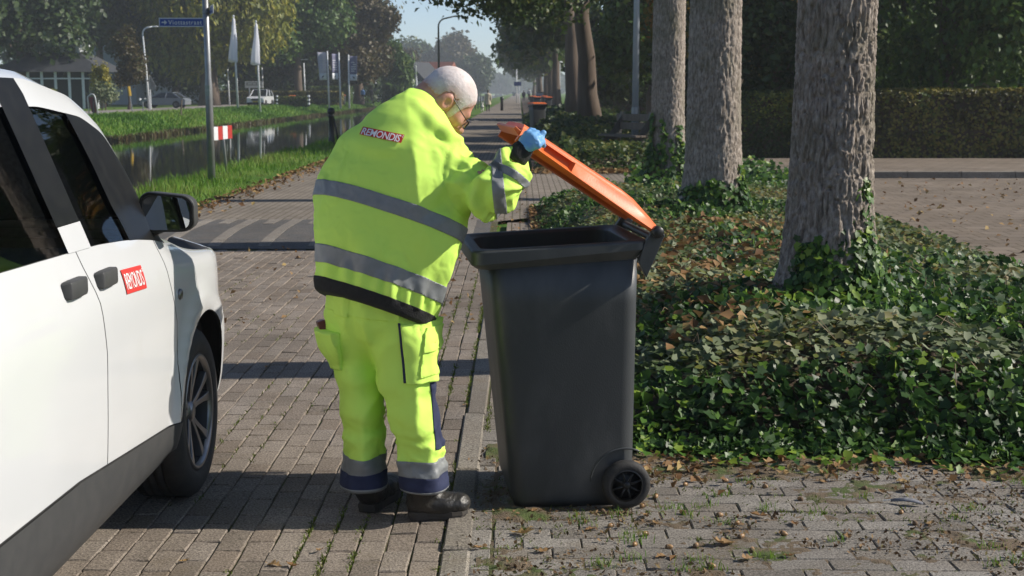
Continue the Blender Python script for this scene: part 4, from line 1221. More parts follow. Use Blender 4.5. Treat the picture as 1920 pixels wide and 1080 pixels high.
    for u in us:
        e = min(1, u / .16)
        hgt = .026 + .040 * e
        lipd = .026 * min(1, max(0, (u - .1) / .45))       # the turned under lip is deepest at the grip
        rec = .034 if .418 < u < .535 else 0.0
        ny = -.075 if u > .03 else -.06
        fy = .575
        crown = .006 * math.sin(math.pi * min(1, u / .64) * .9 + .1)
        lp = .4 * lipd + .002
        sec_ = [(ny + .032, -.002), (ny + .008, lp), (ny, lp + .007), (ny + .006 + rec, lp + .010 + (.008 if rec else 0)), (ny + .028 + rec * .8, hgt * .80), (ny + .034 + rec * .3, hgt * .84), (ny + .036, hgt * .81), (ny + .042, hgt * .86), (ny + .050, hgt), (ny + .075, hgt + .006)]
        top = [(ny + .2, hgt + .006 + crown * .8), ((ny + fy) / 2, hgt + .006 + crown), (fy - .2, hgt + .006 + crown * .8)]
        far = [(fy + ny - y + 0.0 if False else fy - (y - ny), vv) for y, vv in sec_[::-1]]
        inn = [(fy - .045, .004), (fy - .065, hgt - .012), ((ny + fy) / 2, hgt + crown - .012), (ny + .065, hgt - .012), (ny + .045, .004)]
        rings.append([(hx - u * ca + vv * sa * 1.0, y, hz + u * sa + vv * ca) for y, vv in sec_ + top + far + inn])
    v, f = loft(rings, cap=True)
    lid = mesh_np('lid', v, f, M_lid, t, bevel=.0035 if fine else 0)
    # grip ledge at the free end
    lg = []
    for u, vv in ((.635, .022), (.635, .042), (.668, .047), (.670, .036)):
        lg.append((u, vv))
    v, f = loft([[(hx - u * ca + vv * sa, y, hz + u * sa + vv * ca) for u, vv in lg] for y in (-.05, .1, .4, .55)])
    mesh_np('grip', v, f, M_lid, lid, bevel=.002 if fine else 0)
    for yy in (-.078, .552):
        mesh_np('hinge_pin', *lathe([(.001, -.012), (.021, -.012), (.023, -.006), (.023, .02), (.001, .022)], 18, 'y', (hx + .002, yy + .012, hz + .012)), M_blackp, lid, smooth=True)
    return t

B0 = G(962, 956, 0)
BIN_RZ = R(7)
bin0 = make_bin('wheelie_bin', 'dark grey wheelie bin with its orange lid held open by the man', (B0.x, B0.y, 0.004), BIN_RZ, R(33.5))
bin1 = make_bin('wheelie_bin', 'grey bin with closed orange lid, nearest of those down the road', (0.40, 54.2, 0.02), R(-72), 0.0, 'grey bins with orange lids along the road', fine=False)
for (x, y, rz, lab) in (
    (2.0, 110, R(-75), 'grey bin with orange lid on the right of the pair behind the nearest far bin'),
    (1.2, 116, R(-80), 'grey bin with orange lid on the left behind the nearest far bin'),
    (2.15, 135, R(-78), 'orange lidded bin barely showing over the pair down the road'),
    (.95, 132, R(-78), 'farthest dark bin at the right road edge'),):
    copy_thing(bin1, (x, y, .02), rz, lab)
for (px, Y, lab) in ((548, 143, 'grey bin with orange lid right of the white off-roader across the canal'), (643, 162, 'grey bin with orange lid under the middle banner across the canal')):
    c = copy_thing(bin1, (X_at(px, Y) - .25, Y, .03), R(-90), lab); c['group'] = 'grey bins across the canal'
# darker bins without orange by the cypress
M_greenbin = mat('dark_green_plastic', (0.015, 0.04, 0.03), .5)
# ================================================================== THE MAN
M_hiv = mat('fluorescent_yellow', (0.63, 0.92, 0.15), 0.75, spec=0.2, col2=(0.60, 0.90, 0.15), nscale=6, ndetail=6, bump=0.12, bscale=420, dirt=((0.46, 0.66, 0.14), 5, 0.64, 0.85))
M_refl = mat('reflective_tape', (0.19, 0.20, 0.205), 0.5, spec=0.5, col2=(0.215, 0.225, 0.23), nscale=40, bump=0.06, bscale=300)
M_navy = mat('navy_cloth', (0.014, 0.02, 0.06), 0.85, col2=(0.02, 0.028, 0.075), nscale=30, bump=0.1, bscale=300)
M_rib = mat('black_rib_knit', (0.010, 0.010, 0.011), 0.9, col2=(0.016, 0.016, 0.017), nscale=60, bump=0.4, bscale=200)
M_skin = mat('skin', (0.50, 0.245, 0.17), 0.5, spec=0.4, col2=(0.56, 0.30, 0.225), nscale=26, bump=0.12, bscale=160, dirt=((0.50, 0.18, 0.13), 12, 0.55, 0.8))
M_skin.node_tree.nodes['Principled BSDF'].inputs['Subsurface Weight'].default_value = 0.12
M_skin.node_tree.nodes['Principled BSDF'].inputs['Subsurface Radius'].default_value = (0.012, 0.005, 0.003)
M_hair = mat('white_hair', (0.70, 0.67, 0.66), 0.6, col2=(0.62, 0.58, 0.575), nscale=60, bump=0.5, bscale=220)
M_scalp = mat('cropped_hair', rough=0.6, tint=[(0, (0.50, 0.26, 0.19)), (.35, (0.56, 0.40, 0.35)), (1, (0.66, 0.60, 0.585))], col2=(0.60, 0.50, 0.47), namount=.55, nscale=85, ndetail=6, bump=0.14, bscale=300)
M_glove = mat('blue_nitrile', (0.14, 0.33, 0.60), 0.42, spec=0.4, col2=(0.165, 0.37, 0.64), nscale=20, bump=0.15, bscale=90)
M_leather = mat('black_leather', (0.018, 0.017, 0.016), 0.45, col2=(0.035, 0.032, 0.028), nscale=14, bump=0.25, bscale=120, dirt=((0.10, 0.085, 0.065), 9, 0.6, 0.8))
M_sole = mat('boot_sole', (0.022, 0.02, 0.019), 0.75, col2=(0.06, 0.05, 0.04), nscale=12)
M_red = mat('badge_red', (0.55, 0.030, 0.025), 0.6, col2=(0.50, 0.028, 0.024), nscale=30)
M_white = mat('white_print', (0.80, 0.80, 0.80), 0.6, col2=(0.74, 0.74, 0.74), nscale=30)

MAN = thing('person', 'man in fluorescent yellow jacket and trousers bending to lift the orange bin lid', 'person', tuple(G(745, 955, 0)))
A3 = lambda p: np.array(p, float)
def pv(px, py, Y): return A3(V(px, py, Y))
EX = (1, 0, 0)
PXM = 500.0

def skin_mesh(f, lo, hi, h, it=3):
    Vs, F = surface_nets(f, lo, hi, h)
    Vs = relax(Vs, F, it)
    return Vs, F

# ---------------- trousers
def legs(P):
    r = sd_limb(P, [(pv(752, 585, 5.0), .125, .13, EX), (pv(757, 655, 4.95), .118, .122, EX), (pv(764, 715, 4.91), .104, .110, EX), (pv(775, 780, 4.87), .090, .098, EX),
                    (pv(788, 850, 4.85), .081, .092, EX), (pv(795, 905, 4.845), .084, .096, EX), (pv(796, 960, 4.84), .092, .102, EX)], .02)
    l = sd_limb(P, [(pv(668, 585, 5.04), .115, .14, EX), (pv(664, 640, 5.02), .096, .12, EX), (pv(674, 705, 5.0), .079, .108, EX), (pv(680, 780, 4.97), .076, .10, EX),
                    (pv(682, 850, 4.95), .078, .093, EX), (pv(684, 905, 4.945), .087, .10, EX), (pv(685, 960, 4.94), .09, .104, EX)], .02)
    s = sd_limb(P, [(pv(716, 500, 4.97), .18, .13, EX), (pv(714, 545, 4.965), .195, .15, EX), (pv(713, 585, 4.965), .198, .15, EX)])
    seat1 = sd_ell(P, pv(752, 632, 4.95), (.11, .12, .11)); seat2 = sd_ell(P, pv(672, 622, 4.99), (.10, .12, .11))
    return r, l, smin(smin(s, seat1, .03), seat2, .03)
ZHR, ZHL = pv(795, 929, 4.75)[2], pv(684, 924, 4.85)[2]
def f_trou(P):
    r, l, s = legs(P)
    r = np.maximum(r, ZHR - P[:, 2]); l = np.maximum(l, ZHL - P[:, 2])
    d = smin(np.minimum(r, l), s, .035)
    return d
lo = pv(590, 960, 4.75); hi = pv(840, 470, 5.2)
TV, TF = skin_mesh(f_trou, (lo[0] - .04, 4.65, 0.03), (hi[0] + .04, 5.30, 1.12), .0085)
N0 = v_normals(TV, TF)
# cloth folds
def folds(P, seed, sc, axis_scale, amp, sharp=1.6):
    Q = P * np.array(axis_scale)
    w = .35 * fbm(P, sc * .6, 2, seed + 9)
    n = pn(Q + np.stack([w, w * .6, -w], -1) * .25, sc, seed)
    return amp * ((1 - np.abs(n)) ** sharp - .55)
dr, dl, ds = legs(TV)
z = TV[:, 2]
disp = folds(TV, 31, 6.5, (1.3, 1, .24), .020, 2.4) + folds(TV, 37, 14, (1.1, 1, .5), .014, 3.0) * sstep(-.2, .5, pn(TV, 4, 78))
kneer, kneel = pv(780, 770, 4.87)[2], pv(681, 770, 4.97)[2]
near_hem = np.exp(-((z - .27) / .10) ** 2) + .35 * np.exp(-((z - .50) / .07) ** 2)
disp += near_hem * (folds(TV, 41, 9, (.5, .5, 1.9), .024, 1.8) + folds(TV, 43, 16, (.6, .6, 1.6), .010, 2.4))
disp += .9 * np.exp(-((z - .80) / .09) ** 2) * folds(TV, 47, 10, (.55, .5, 1.25), .012)
cl = sstep(.006, .06, np.abs(dr - dl)) * sstep(0, .03, z - .14)
TV = TV + N0 * (disp * np.where(z < .16, .4, 1))[:, None]
TV = relax(TV, TF, 1, .4)
TN = v_normals(TV, TF); TT = tri(TF)
mesh_np('trousers', TV, TT, M_hiv, MAN, smooth=True, world=True)
trousers = MAN.children[-1] if False else [o for o in MAN.children if o.name.startswith('trousers')][0]

def patch(name, Vs, Ns, T, fields, off, material, parent, thick=0.0):
    A = np.hstack([Vs, Ns]); TT_ = T
    for k in range(len(fields)):
        f = fields[k](A)
        A, TT_ = clip(A, TT_, f)
    if len(TT_) == 0: return None
    P, N = A[:, :3], A[:, 3:6]; N = N / np.maximum(np.linalg.norm(N, axis=1), 1e-9)[:, None]
    o_ = off(A) if callable(off) else off
    Q = P + N * np.reshape(o_, (-1, 1))
    Vall, F = Q, TT_
    if thick:
        E = {}
        for t in TT_:
            for a, b in ((t[0], t[1]), (t[1], t[2]), (t[2], t[0])):
                E[(a, b)] = 1
        bd = [(a, b) for (a, b) in E if (b, a) not in E]
        n = len(Q); Vall = np.vstack([Q, P - N * .002])
        F = np.vstack([TT_, np.array([(b, a, a + n) for a, b in bd] + [(b, a + n, b + n) for a, b in bd])])
    return mesh_np(name, Vall, F, material, parent, smooth=True, world=False)

def child_patch(name, Vs, Ns, T, fields, off, material, parent, thick=.001):
    # vertices are handed over relative to the person
    base = np.array(MAN.location)
    o = patch(name, Vs, Ns, T, fields, off, material, parent, thick)
    if o is not None:
        co = np.zeros(len(o.data.vertices) * 3, np.float32); o.data.vertices.foreach_get('co', co)
        o.data.vertices.foreach_set('co', (co.reshape(-1, 3) - base).astype(np.float32).ravel())
    return o
zf = lambda za: (lambda A: A[:, 2] - za)
zl = lambda zb: (lambda A: zb - A[:, 2])
def right_leg(A): return legs(A[:, :3])[1] - legs(A[:, :3])[0]
def left_leg(A): return -right_leg(A)
for leg, zt, names in ((right_leg, lambda py: pv(795, py, 4.76)[2], 'r'), (left_leg, lambda py: pv(684, py, 4.86)[2], 'l')):
    d_ = 0 if names == 'r' else -6
    child_patch('reflective_band', TV, TN, TT, [leg, zf(zt(897 + d_)), zl(zt(868 + d_))], .003, M_refl, trousers)
    child_patch('navy_cuff', TV, TN, TT, [leg, zf(zt(923 + d_)), zl(zt(896.5 + d_))], .003, M_navy, trousers)
    child_patch('cuff_trim', TV, TN, TT, [leg, zf(zt(929.5 + d_)), zl(zt(922 + d_))], .0035, M_refl, trousers)
# navy panel down the front edge of the right leg
Xp = lambda px, py, Y=4.85: pv(px, py, Y)[0]
def lin(p0, p1, side=1.0):
    """signed field of a line through two picture points, extruded along the depth of the man"""
    a, b = pv(*p0, 4.8), pv(*p1, 4.8)
    d = np.array([b[0] - a[0], b[2] - a[2]]); d /= np.linalg.norm(d); n = np.array([d[1], -d[0]]) * side
    return lambda A: (A[:, 0] - a[0]) * n[0] + (A[:, 2] - a[2]) * n[1]
nearside = lambda A: -A[:, 4] + .15
child_patch('navy_panel', TV, TN, TT, [right_leg, lin((803, 705), (816, 830), -1), zf(pv(800, 842, 4.8)[2]), zl(pv(800, 712, 4.8)[2]), lambda A: A[:, 3] - .2], .003, M_navy, trousers)
# cargo pocket with flap on the right thigh
pk = [right_leg, nearside, lin((748, 600), (763, 718), -1), zf(pv(780, 721, 4.8)[2]), zl(pv(780, 612, 4.8)[2])]
child_patch('cargo_pocket', TV, TN, TT, pk, lambda A: .010 + .010 * np.clip((A[:, 0] - Xp(755, 660, 4.8)) / .08, 0, 1), M_hiv, trousers, .01)
child_patch('pocket_edge', TV, TN, TT, [right_leg, nearside, lin((745, 606), (757, 718), -1), lin((749, 606), (764, 718), 1), zf(pv(780, 719, 4.8)[2]), zl(pv(780, 608, 4.8)[2])], .0055, M_navy, trousers)
child_patch('pocket_flap', TV, TN, TT, [right_leg, nearside, lin((789, 620), (786, 664), -1), zf(pv(780, 665, 4.8)[2]), zl(pv(780, 622, 4.8)[2])], .027, M_hiv, trousers, .01)
child_patch('flap_pocket', TV, TN, TT, [right_leg, nearside, lin((788, 620), (783, 712), -1), zf(pv(780, 710, 4.8)[2]), zl(pv(780, 660, 4.8)[2])], .0225, M_hiv, trousers, .01)
child_patch('seat_yoke', TV, TN, TT, [nearside, lin((600, 588), (745, 606), -1), lin((748, 500), (748, 700), 1)], .0045, M_hiv, trousers, .006)
# back yoke seam and left thigh pocket
child_patch('back_pocket', TV, TN, TT, [left_leg, nearside, lin((617, 560), (622, 596), -1), lin((655, 560), (650, 600), 1), zf(pv(640, 598, 4.8)[2])], .005, M_hiv, trousers, .006)
child_patch('thigh_pocket', TV, TN, TT, [left_leg, lambda A: -A[:, 3] + .1, zf(pv(620, 695, 4.9)[2]), zl(pv(610, 622, 4.9)[2]), lambda A: Xp(640, 660, 4.9) - A[:, 0]], lambda A: .012 + .03 * np.clip((A[:, 2] - pv(620, 695, 4.9)[2]) / .14, 0, 1), M_hiv, trousers, .02)

# ---------------- jacket
SP = A3((.34, .30, 1.0)); SP /= np.linalg.norm(SP)
SU = A3((1, 0, -.34)); SU /= np.linalg.norm(SU)
TORSO = [(pv(723, 590, 4.95), .184, .158, SU), (pv(721, 566, 4.95), .191, .164, SU), (pv(715, 543, 4.95), .234, .180, SU), (pv(712, 515, 4.95), .254, .178, SU), (pv(722, 455, 4.95), .268, .17, SU), (pv(735, 400, 4.955), .266, .166, SU), (pv(748, 345, 4.965), .250, .162, SU),
         (pv(757, 295, 4.98), .220, .155, SU), (pv(768, 250, 5.0), .163, .135, SU), (pv(782, 215, 5.03), .10, .10, SU)]
HEM_P = pv(716, 579, 4.785)
def torso(P): return sd_limb(P, TORSO, .03)
AS = A3((.35, -.5, .8))
def arm_r(P): return sd_limb(P, [(pv(836, 312, 4.95), .086, .085, AS), (pv(874, 340, 4.91), .092, .088, AS), (pv(908, 356, 4.88), .091, .086, AS), (pv(933, 353, 4.83), .083, .08, AS)], .03)
FX0, FX1 = pv(935, 351, 4.83), pv(962, 306, 4.855)
def fore_r(P): return sd_limb(P, [(FX0, .082, .080, (1, 0, .3)), (pv(950, 328, 4.84), .070, .068, (1, 0, .3)), (pv(958, 313, 4.85), .058, .056, (1, 0, .3)), (FX1, .047, .045, (1, 0, .3))], .02)
def arm_l(P): return sd_limb(P, [(pv(676, 285, 5.0), .088, .080, EX), (pv(645, 345, 5.0), .080, .08, EX), (pv(630, 400, 5.0), .073, .075, EX), (pv(640, 470, 5.06), .062, .07, EX), (pv(655, 500, 5.10), .05, .05, EX)], .03)
COLL = [pv(738, 196, 5.09), pv(752, 196, 4.99), pv(778, 204, 4.935), pv(808, 226, 4.91), pv(836, 248, 4.92), pv(858, 270, 4.95), pv(868, 285, 5.01)]
def collar(P):
    d = None
    for a, b in zip(COLL[:-1], COLL[1:]):
        q = sd_cap(P, a, b, .026, .026); d = q if d is None else smin(d, q, .02)
    return d
NECK0, NECK1 = pv(782, 232, 5.03), pv(815, 195, 5.07)
def f_jack(P):
    t = torso(P)
    d = smin(t, smin(arm_r(P), fore_r(P), .03), .045)
    d = smin(d, arm_l(P), .04)
    d = smin(d, collar(P), .018)
    d = np.maximum(d, -(sd_cap(P, NECK0, NECK1 + (NECK1 - NECK0) * 1.5, .058, .085)))
    d = np.maximum(d, -((P - HEM_P) @ SP))
    return d
lo = pv(575, 620, 4.7); hi = pv(1000, 175, 5.1)
JV, JF = skin_mesh(f_jack, (lo[0], 4.70, lo[2] - .02), (hi[0], 5.50, hi[2] + .03), .0075, 4)
N0 = v_normals(JV, JF)
s = (JV - HEM_P) @ SP
dt, da, df, dlft, dc = torso(JV), arm_r(JV), fore_r(JV), arm_l(JV), collar(JV)
w_arm = sstep(-.01, .03, dt - np.minimum(da, df)); w_col = sstep(.02, -.004, dc)
UA = pv(933, 353, 4.83) - pv(836, 312, 4.95); UA /= np.linalg.norm(UA); ta = (JV - pv(836, 312, 4.95)) @ UA
FA = FX1 - FX0; LF = np.linalg.norm(FA); FA /= LF; tf = (JV - FX0) @ FA
ang = np.arctan2((JV - HEM_P) @ SU, -(JV[:, 1] - 4.95))
# torso: long soft folds falling from the shoulders, drag lines to the raised arm, gathers at the hem
body_f = folds(JV, 3, 5.2, (1.25, .8, .30), .036, 2.4) + folds(JV, 5, 11, (1.2, 1, .42), .017, 3.0) * sstep(-.2, .5, pn(JV, 4, 77)) + folds(JV, 6, 22, (1, 1, .8), .0035, 2)
drag = 1.25 * folds(np.stack([JV[:, 0] * .75 + JV[:, 2] * .66, JV[:, 1], JV[:, 2] * .75 - JV[:, 0] * .66], -1), 23, 8.5, (.35, .7, 1.3), .020, 1.4)
dmask = np.exp(-(((JV[:, 0] - pv(845, 330, 5)[0]) / .15) ** 2 + ((JV[:, 2] - pv(845, 360, 5)[2]) / .18) ** 2))
gath = .013 * np.sin(ang * 21 + 2.2 * pn(np.stack([ang * 2, s * 3, 0 * s], -1), 1.4, 4)) * np.exp(-((s - .075) / .035) ** 2) * (0.6 + .5 * pn(np.stack([ang, 0 * s, 0 * s], -1), 2.5, 8))
gath += .007 * np.sin(ang * 11 + 1.0) * np.exp(-((s - .13) / .07) ** 2)
band = sstep(.045, .032, s)
arm_f = .015 * np.sin(ta * 62 + 3 * pn(JV, 9, 12)) * np.exp(-((ta - .20) / .085) ** 2) + folds(JV, 15, 9, (1, 1, 1), .024, 2.6) + folds(JV, 16, 18, (1, 1, 1), .008, 2.4)
arm_f += .010 * np.sin(tf * 85 + 3 * pn(JV, 9, 13)) * sstep(.03, .10, tf) * (df < .03)
body_f = body_f * (1 - .8 * sstep(pv(770, 268, 4.9)[2], pv(770, 225, 4.9)[2], JV[:, 2]))
bmask = 1 - .97 * sstep(1.6, .8, np.sqrt(((JV[:, 0] - pv(717, 254, 4.9)[0]) / .105) ** 2 + ((JV[:, 2] - pv(717, 254, 4.9)[2]) / .055) ** 2))
disp = (1 - w_arm) * (1 - w_col) * (1 - band) * (body_f * bmask * sstep(.08, .22, s) * (1 - .6 * dmask) + drag * dmask + gath) + w_arm * arm_f + w_col * folds(JV, 19, 12, (1, 1, 1), .006)
disp -= .006 * np.exp(-((dt - np.minimum(da, df + .1)) / .006) ** 2) * (np.abs(dt) < .05)
JV = JV + N0 * disp[:, None]
JV = relax(JV, JF, 1, .3)
JN = v_normals(JV, JF); JT = tri(JF)
jacket = mesh_np('jacket', JV, JT, M_hiv, MAN, smooth=True, world=True)
def sfield(p): c = A3(p) @ SP; return lambda A: A[:, :3] @ SP - c
def neg(f): return lambda A: -f(A)
is_torso = lambda A: np.minimum(np.minimum(arm_r(A[:, :3]), fore_r(A[:, :3])), arm_l(A[:, :3]) + .02) - torso(A[:, :3]) + .012
child_patch('hem_band', JV, JN, JT, [neg(lambda A: (A[:, :3] - HEM_P) @ SP - .046)], .002, M_rib, jacket)
child_patch('reflective_stripe', JV, JN, JT, [is_torso, sfield(pv(713, 524, 4.77)), neg(sfield(pv(713, 489, 4.77)))], .003, M_refl, jacket)
child_patch('reflective_stripe', JV, JN, JT, [is_torso, sfield(pv(740, 402, 4.79)), neg(sfield(pv(740, 370, 4.79)))], .003, M_refl, jacket)
is_arm = lambda A: torso(A[:, :3]) - np.minimum(arm_r(A[:, :3]), fore_r(A[:, :3])) - .01
is_up = lambda A: fore_r(A[:, :3]) - arm_r(A[:, :3]) + .03
tpl = lambda A: (A[:, :3] - pv(836, 312, 4.95)) @ A3(UA * 1.0)
# arm band: a plane across the sleeve, leaning as in the picture
ab0, ab1 = pv(924, 350, 4.84), pv(948, 350, 4.84)
def plane_pic(px0, py0, px1, py1, px, py, Yc, side):
    """plane through the sleeve given by a picture line, leaning along the view"""
    return lin((px0, py0), (px1, py1), side)
child_patch('sleeve_stripe', JV, JN, JT, [is_arm, lin((921, 310), (928, 398), -1), lin((942, 312), (950, 395), 1), lambda A: -A[:, 4] + .45], .0035, M_refl, jacket)
child_patch('sleeve_stripe', JV, JN, JT, [is_arm, lambda A: (A[:, :3] - FX0) @ FA - LF * .40, lambda A: LF * .68 - (A[:, :3] - FX0) @ FA, lambda A: arm_r(A[:, :3]) - fore_r(A[:, :3]) + .02], .0035, M_refl, jacket)
# knitted cuff
cuffv, cufff = tube([pv(962, 304, 4.855), pv(969, 294, 4.86), pv(979, 282, 4.865), pv(986, 274, 4.87)], [.041, .043, .040, .034], 24)
mesh_np('cuff', cuffv - A3(MAN.location), cufff, M_rib, jacket, smooth=True)

# badge on the back, sewn to the cloth
JB = BVHTree.FromPolygons(JV.tolist(), JT.tolist())
def on_surface(bvh, px, py, off):
    d = ray(px, py).normalized()
    hit, nrm, idx, dist = bvh.ray_cast(Vector((0, 0, CAM_H)), d)
    if hit is None:
        hit, nrm, idx, dist = bvh.find_nearest(V(px, py, 4.88))
        hit, nrm, idx, dist = bvh.find_nearest(V(px, py, hit.y))
    if nrm.dot(d) > 0: nrm = -nrm
    return A3(hit + nrm * off)
def quad_px(q, u, v):
    (ax, ay), (bx, by), (cx, cy), (dx, dy) = q           # top left, top right, bottom right, bottom left
    return ((ax * (1 - u) + bx * u) * (1 - v) + (dx * (1 - u) + cx * u) * v, (ay * (1 - u) + by * u) * (1 - v) + (dy * (1 - u) + cy * u) * v)
def badge(bvh, q, parent, shift, word, reg=True, off=.004, bold=.014):
    nu, nv = 26, 8
    P = [on_surface(bvh, *quad_px(q, i / nu, j / nv), off) for j in range(nv + 1) for i in range(nu + 1)]
    F = np.array([(j * (nu + 1) + i, (j + 1) * (nu + 1) + i, (j + 1) * (nu + 1) + i + 1, j * (nu + 1) + i + 1) for j in range(nv) for i in range(nu)])
    P = relax(np.array(P), F, 6, .5)
    o = mesh_np('badge', P - shift, F, M_red, parent, smooth=True)
    tv, tf_ = text_mesh(word, 1.0, bold, 1, .92)
    w, h = np.ptp(tv[:, 0]), np.ptp(tv[:, 2])
    u = .05 + (.86 if reg else .90) * (tv[:, 0] - tv[:, 0].min()) / w; v_ = .84 - .68 * (tv[:, 2] - tv[:, 2].min()) / h
    pb = BVHTree.FromPolygons(P.tolist(), F.tolist())
    L = np.array([on_surface(pb, *quad_px(q, min(max(a, .01), .99), min(max(b, .02), .98)), .0022) for a, b in zip(u, v_)])
    mesh_np('lettering', L - shift, np.array(tf_), M_white, o)
    if reg:
        ang_ = np.linspace(0, 2 * math.pi, 14, endpoint=False)
        ro = [(.952 + .020 * math.cos(a), .28 + .12 * math.sin(a)) for a in ang_]; ri = [(.952 + .013 * math.cos(a), .28 + .075 * math.sin(a)) for a in ang_]
        L = np.array([on_surface(pb, *quad_px(q, a, b), .0022) for a, b in ro + ri])
        mesh_np('registered_mark', L - shift, np.array([(i, (i + 1) % 14, 14 + (i + 1) % 14, 14 + i) for i in range(14)]), M_white, o)
    return o
badge(JB, [(680, 236), (762.5, 252), (754, 271.5), (671, 254)], jacket, A3(MAN.location), 'REMONDIS')

# ---------------- body: head, neck, and the limbs inside the clothes as one surface
HC = pv(841, 184, 5.08)
Fd = A3((.66, .20, -.72)); Fd /= np.linalg.norm(Fd)
Ud = A3((.74, .08, .66)); Ud -= Fd * Ud.dot(Fd); Ud /= np.linalg.norm(Ud)
Sd = np.cross(Fd, Ud)
if Sd[1] > 0: Sd = -Sd                                  # towards the camera: his right side
HM = np.stack([Fd, Sd, Ud], -1)
def hp(a, s_, b): return HC + Fd * a + Sd * s_ + Ud * b
def f_head(P):
    d = sd_ell(P, hp(-.008, 0, .022), (.102, .079, .092), HM)
    d = smin(d, sd_ell(P, hp(.030, 0, -.045), (.070, .066, .075), HM), .03)
    d = smin(d, sd_ell(P, hp(.060, 0, -.100), (.036, .040, .034), HM), .03)     # chin
    d = smin(d, sd_cap(P, hp(.088, -.032, .004), hp(.088, .032, .004), .014, .014), .02)   # brow
    d = smin(d, sd_cap(P, hp(.096, 0, -.012), hp(.120, 0, -.052), .010, .015), .014)     # nose
    d = smin(d, sd_cap(P, hp(.110, -.012, -.056), hp(.110, .012, -.056), .010, .010), .008)
    for q in (-1, 1):
        d = smin(d, sd_ell(P, hp(.070, q * .045, -.035), (.026, .022, .024), HM), .02)    # cheek bones
        d = np.maximum(d, -sd_ell(P, hp(.103, q * .031, -.016), (.016, .016, .010), HM))  # eye sockets
        # ears
        e = sd_ell(P, hp(-.012, q * .084, -.022), (.024, .011, .036), HM)
        e = np.maximum(e, -sd_ell(P, hp(-.006, q * .096, -.018), (.015, .010, .022), HM))
        d = smin(d, e, .008)
    m = sd_cap(P, hp(.098, -.022, -.078), hp(.098, .022, -.078), .007, .007)
    d = smin(d, m, .008)
    d = np.maximum(d, -sd_cap(P, hp(.106, -.02, -.078), hp(.106, .02, -.078), .0018, .0018))
    neck = sd_limb(P, [(pv(775, 240, 5.03), .062, .066, SU), (hp(-.052, 0, -.06), .058, .062, SU), (hp(-.02, 0, -.02), .06, .06, SU)], .02)
    return smin(d, neck, .035)
HV, HF = surface_nets(f_head, HC - .21, HC + .19, .0042)
HV = relax(HV, HF, 2, .5); HN = v_normals(HV, HF); HT = tri(HF)
# limbs under the clothes join at the neck: one continuous figure
def f_under(P):
    d = sd_limb(P, [(p, a * .6, b * .6, s_) for p, a, b, s_ in TORSO], .03)
    d = np.minimum(d, sd_cap(P, pv(782, 240, 5.03), pv(775, 225, 5.04), .055, .055))
    d = smin(d, sd_cap(P, pv(836, 312, 4.95), pv(938, 350, 4.83), .055, .042), .03); d = smin(d, sd_cap(P, pv(938, 350, 4.83), pv(984, 275, 4.87), .042, .028), .02)
    d = smin(d, sd_cap(P, pv(676, 285, 5.0), pv(632, 400, 5.0), .055, .042), .03); d = smin(d, sd_cap(P, pv(632, 400, 5.0), pv(660, 505, 5.11), .042, .028), .02)
    for a, b, c in ((pv(757, 600, 4.95), pv(776, 775, 4.87), pv(795, 885, 4.84)), (pv(670, 600, 5.02), pv(681, 775, 4.97), pv(685, 880, 4.94))):
        d = smin(d, sd_cap(P, a, b, .085, .055), .03); d = smin(d, sd_cap(P, b, c, .055, .045), .02)
    return d
UV_, UF_ = surface_nets(f_under, pv(590, 960, 4.7) * np.array([1, 0, 0]) + np.array([-.02, 4.7, .05]), pv(1000, 190, 5.5) * np.array([1, 0, 0]) + np.array([0, 5.55, 1.62]), .02)
UT_ = tri(UF_)
body = mesh_np('body', np.vstack([HV, UV_]), np.vstack([HT, UT_ + len(HV)]), M_skin, MAN, smooth=True, world=True)
# cropped white hair
def loc(A): q = A[:, :3] - HC; return q @ Fd, q @ Sd, q @ Ud
def f_hair(A):
    a, s_, b = loc(A)
    bm = np.interp(a, [-.14, -.07, -.045, -.036, -.015, .018, .024, .044, .052, .066, .080, .092, .12], [-.030, -.026, -.022, .012, .020, .014, -.052, -.048, .0, .030, .050, .075, .2])
    cut = b - bm + .007 * pn(A[:, :3], 130, 21)
    ear = sd_ell(A[:, :3], hp(-.012, .086, -.022), (.031, .03, .043), HM)
    return np.minimum(cut, ear + .004)
hair = child_patch('hair', HV, HN, HT, [f_hair], lambda A: .0026 + .0006 * pn(A[:, :3], 160, 3), M_scalp, MAN, .002)
_fc = np.array([tuple(p.center) for p in hair.data.polygons]) + np.array(MAN.location)
_at = hair.data.attributes.new('tint', 'FLOAT', 'FACE'); _at.data.foreach_set('value', np.clip(f_hair(np.hstack([_fc, _fc])) / .035, 0, 1) * (1 - .55 * np.exp(-(np.linalg.norm(_fc - hp(.02, .045, .095), axis=1) / .03) ** 2)).astype(np.float32))
hv_ = np.zeros(len(hair.data.vertices) * 3, np.float32); hair.data.vertices.foreach_get('co', hv_); hv_ = hv_.reshape(-1, 3).astype(float) + np.array(MAN.location)
nn = len(HV)
NHS = 1100
sel = RNG.choice(len(hv_), NHS); P = hv_[sel] + RNG.normal(size=(NHS, 3)) * .0012
q = P - HC; out_ = q / np.linalg.norm(q, axis=1)[:, None]
whorl = hp(-.045, 0, .10)
flow = P - whorl; flow -= out_ * (flow * out_).sum(1)[:, None]; flow /= np.maximum(np.linalg.norm(flow, axis=1), 1e-6)[:, None]
dirn = out_ * .55 + flow * .85 + RNG.normal(size=P.shape) * .22; dirn /= np.linalg.norm(dirn, axis=1)[:, None]
side_ = np.cross(dirn, out_); side_ /= np.maximum(np.linalg.norm(side_, axis=1), 1e-6)[:, None]
ln = (.005 + .004 * RNG.random(NHS))[:, None]
bald = np.linalg.norm(P - hp(.0, .03, .118), axis=1) < .04
edge_ = f_hair(np.hstack([P, P])) / .03
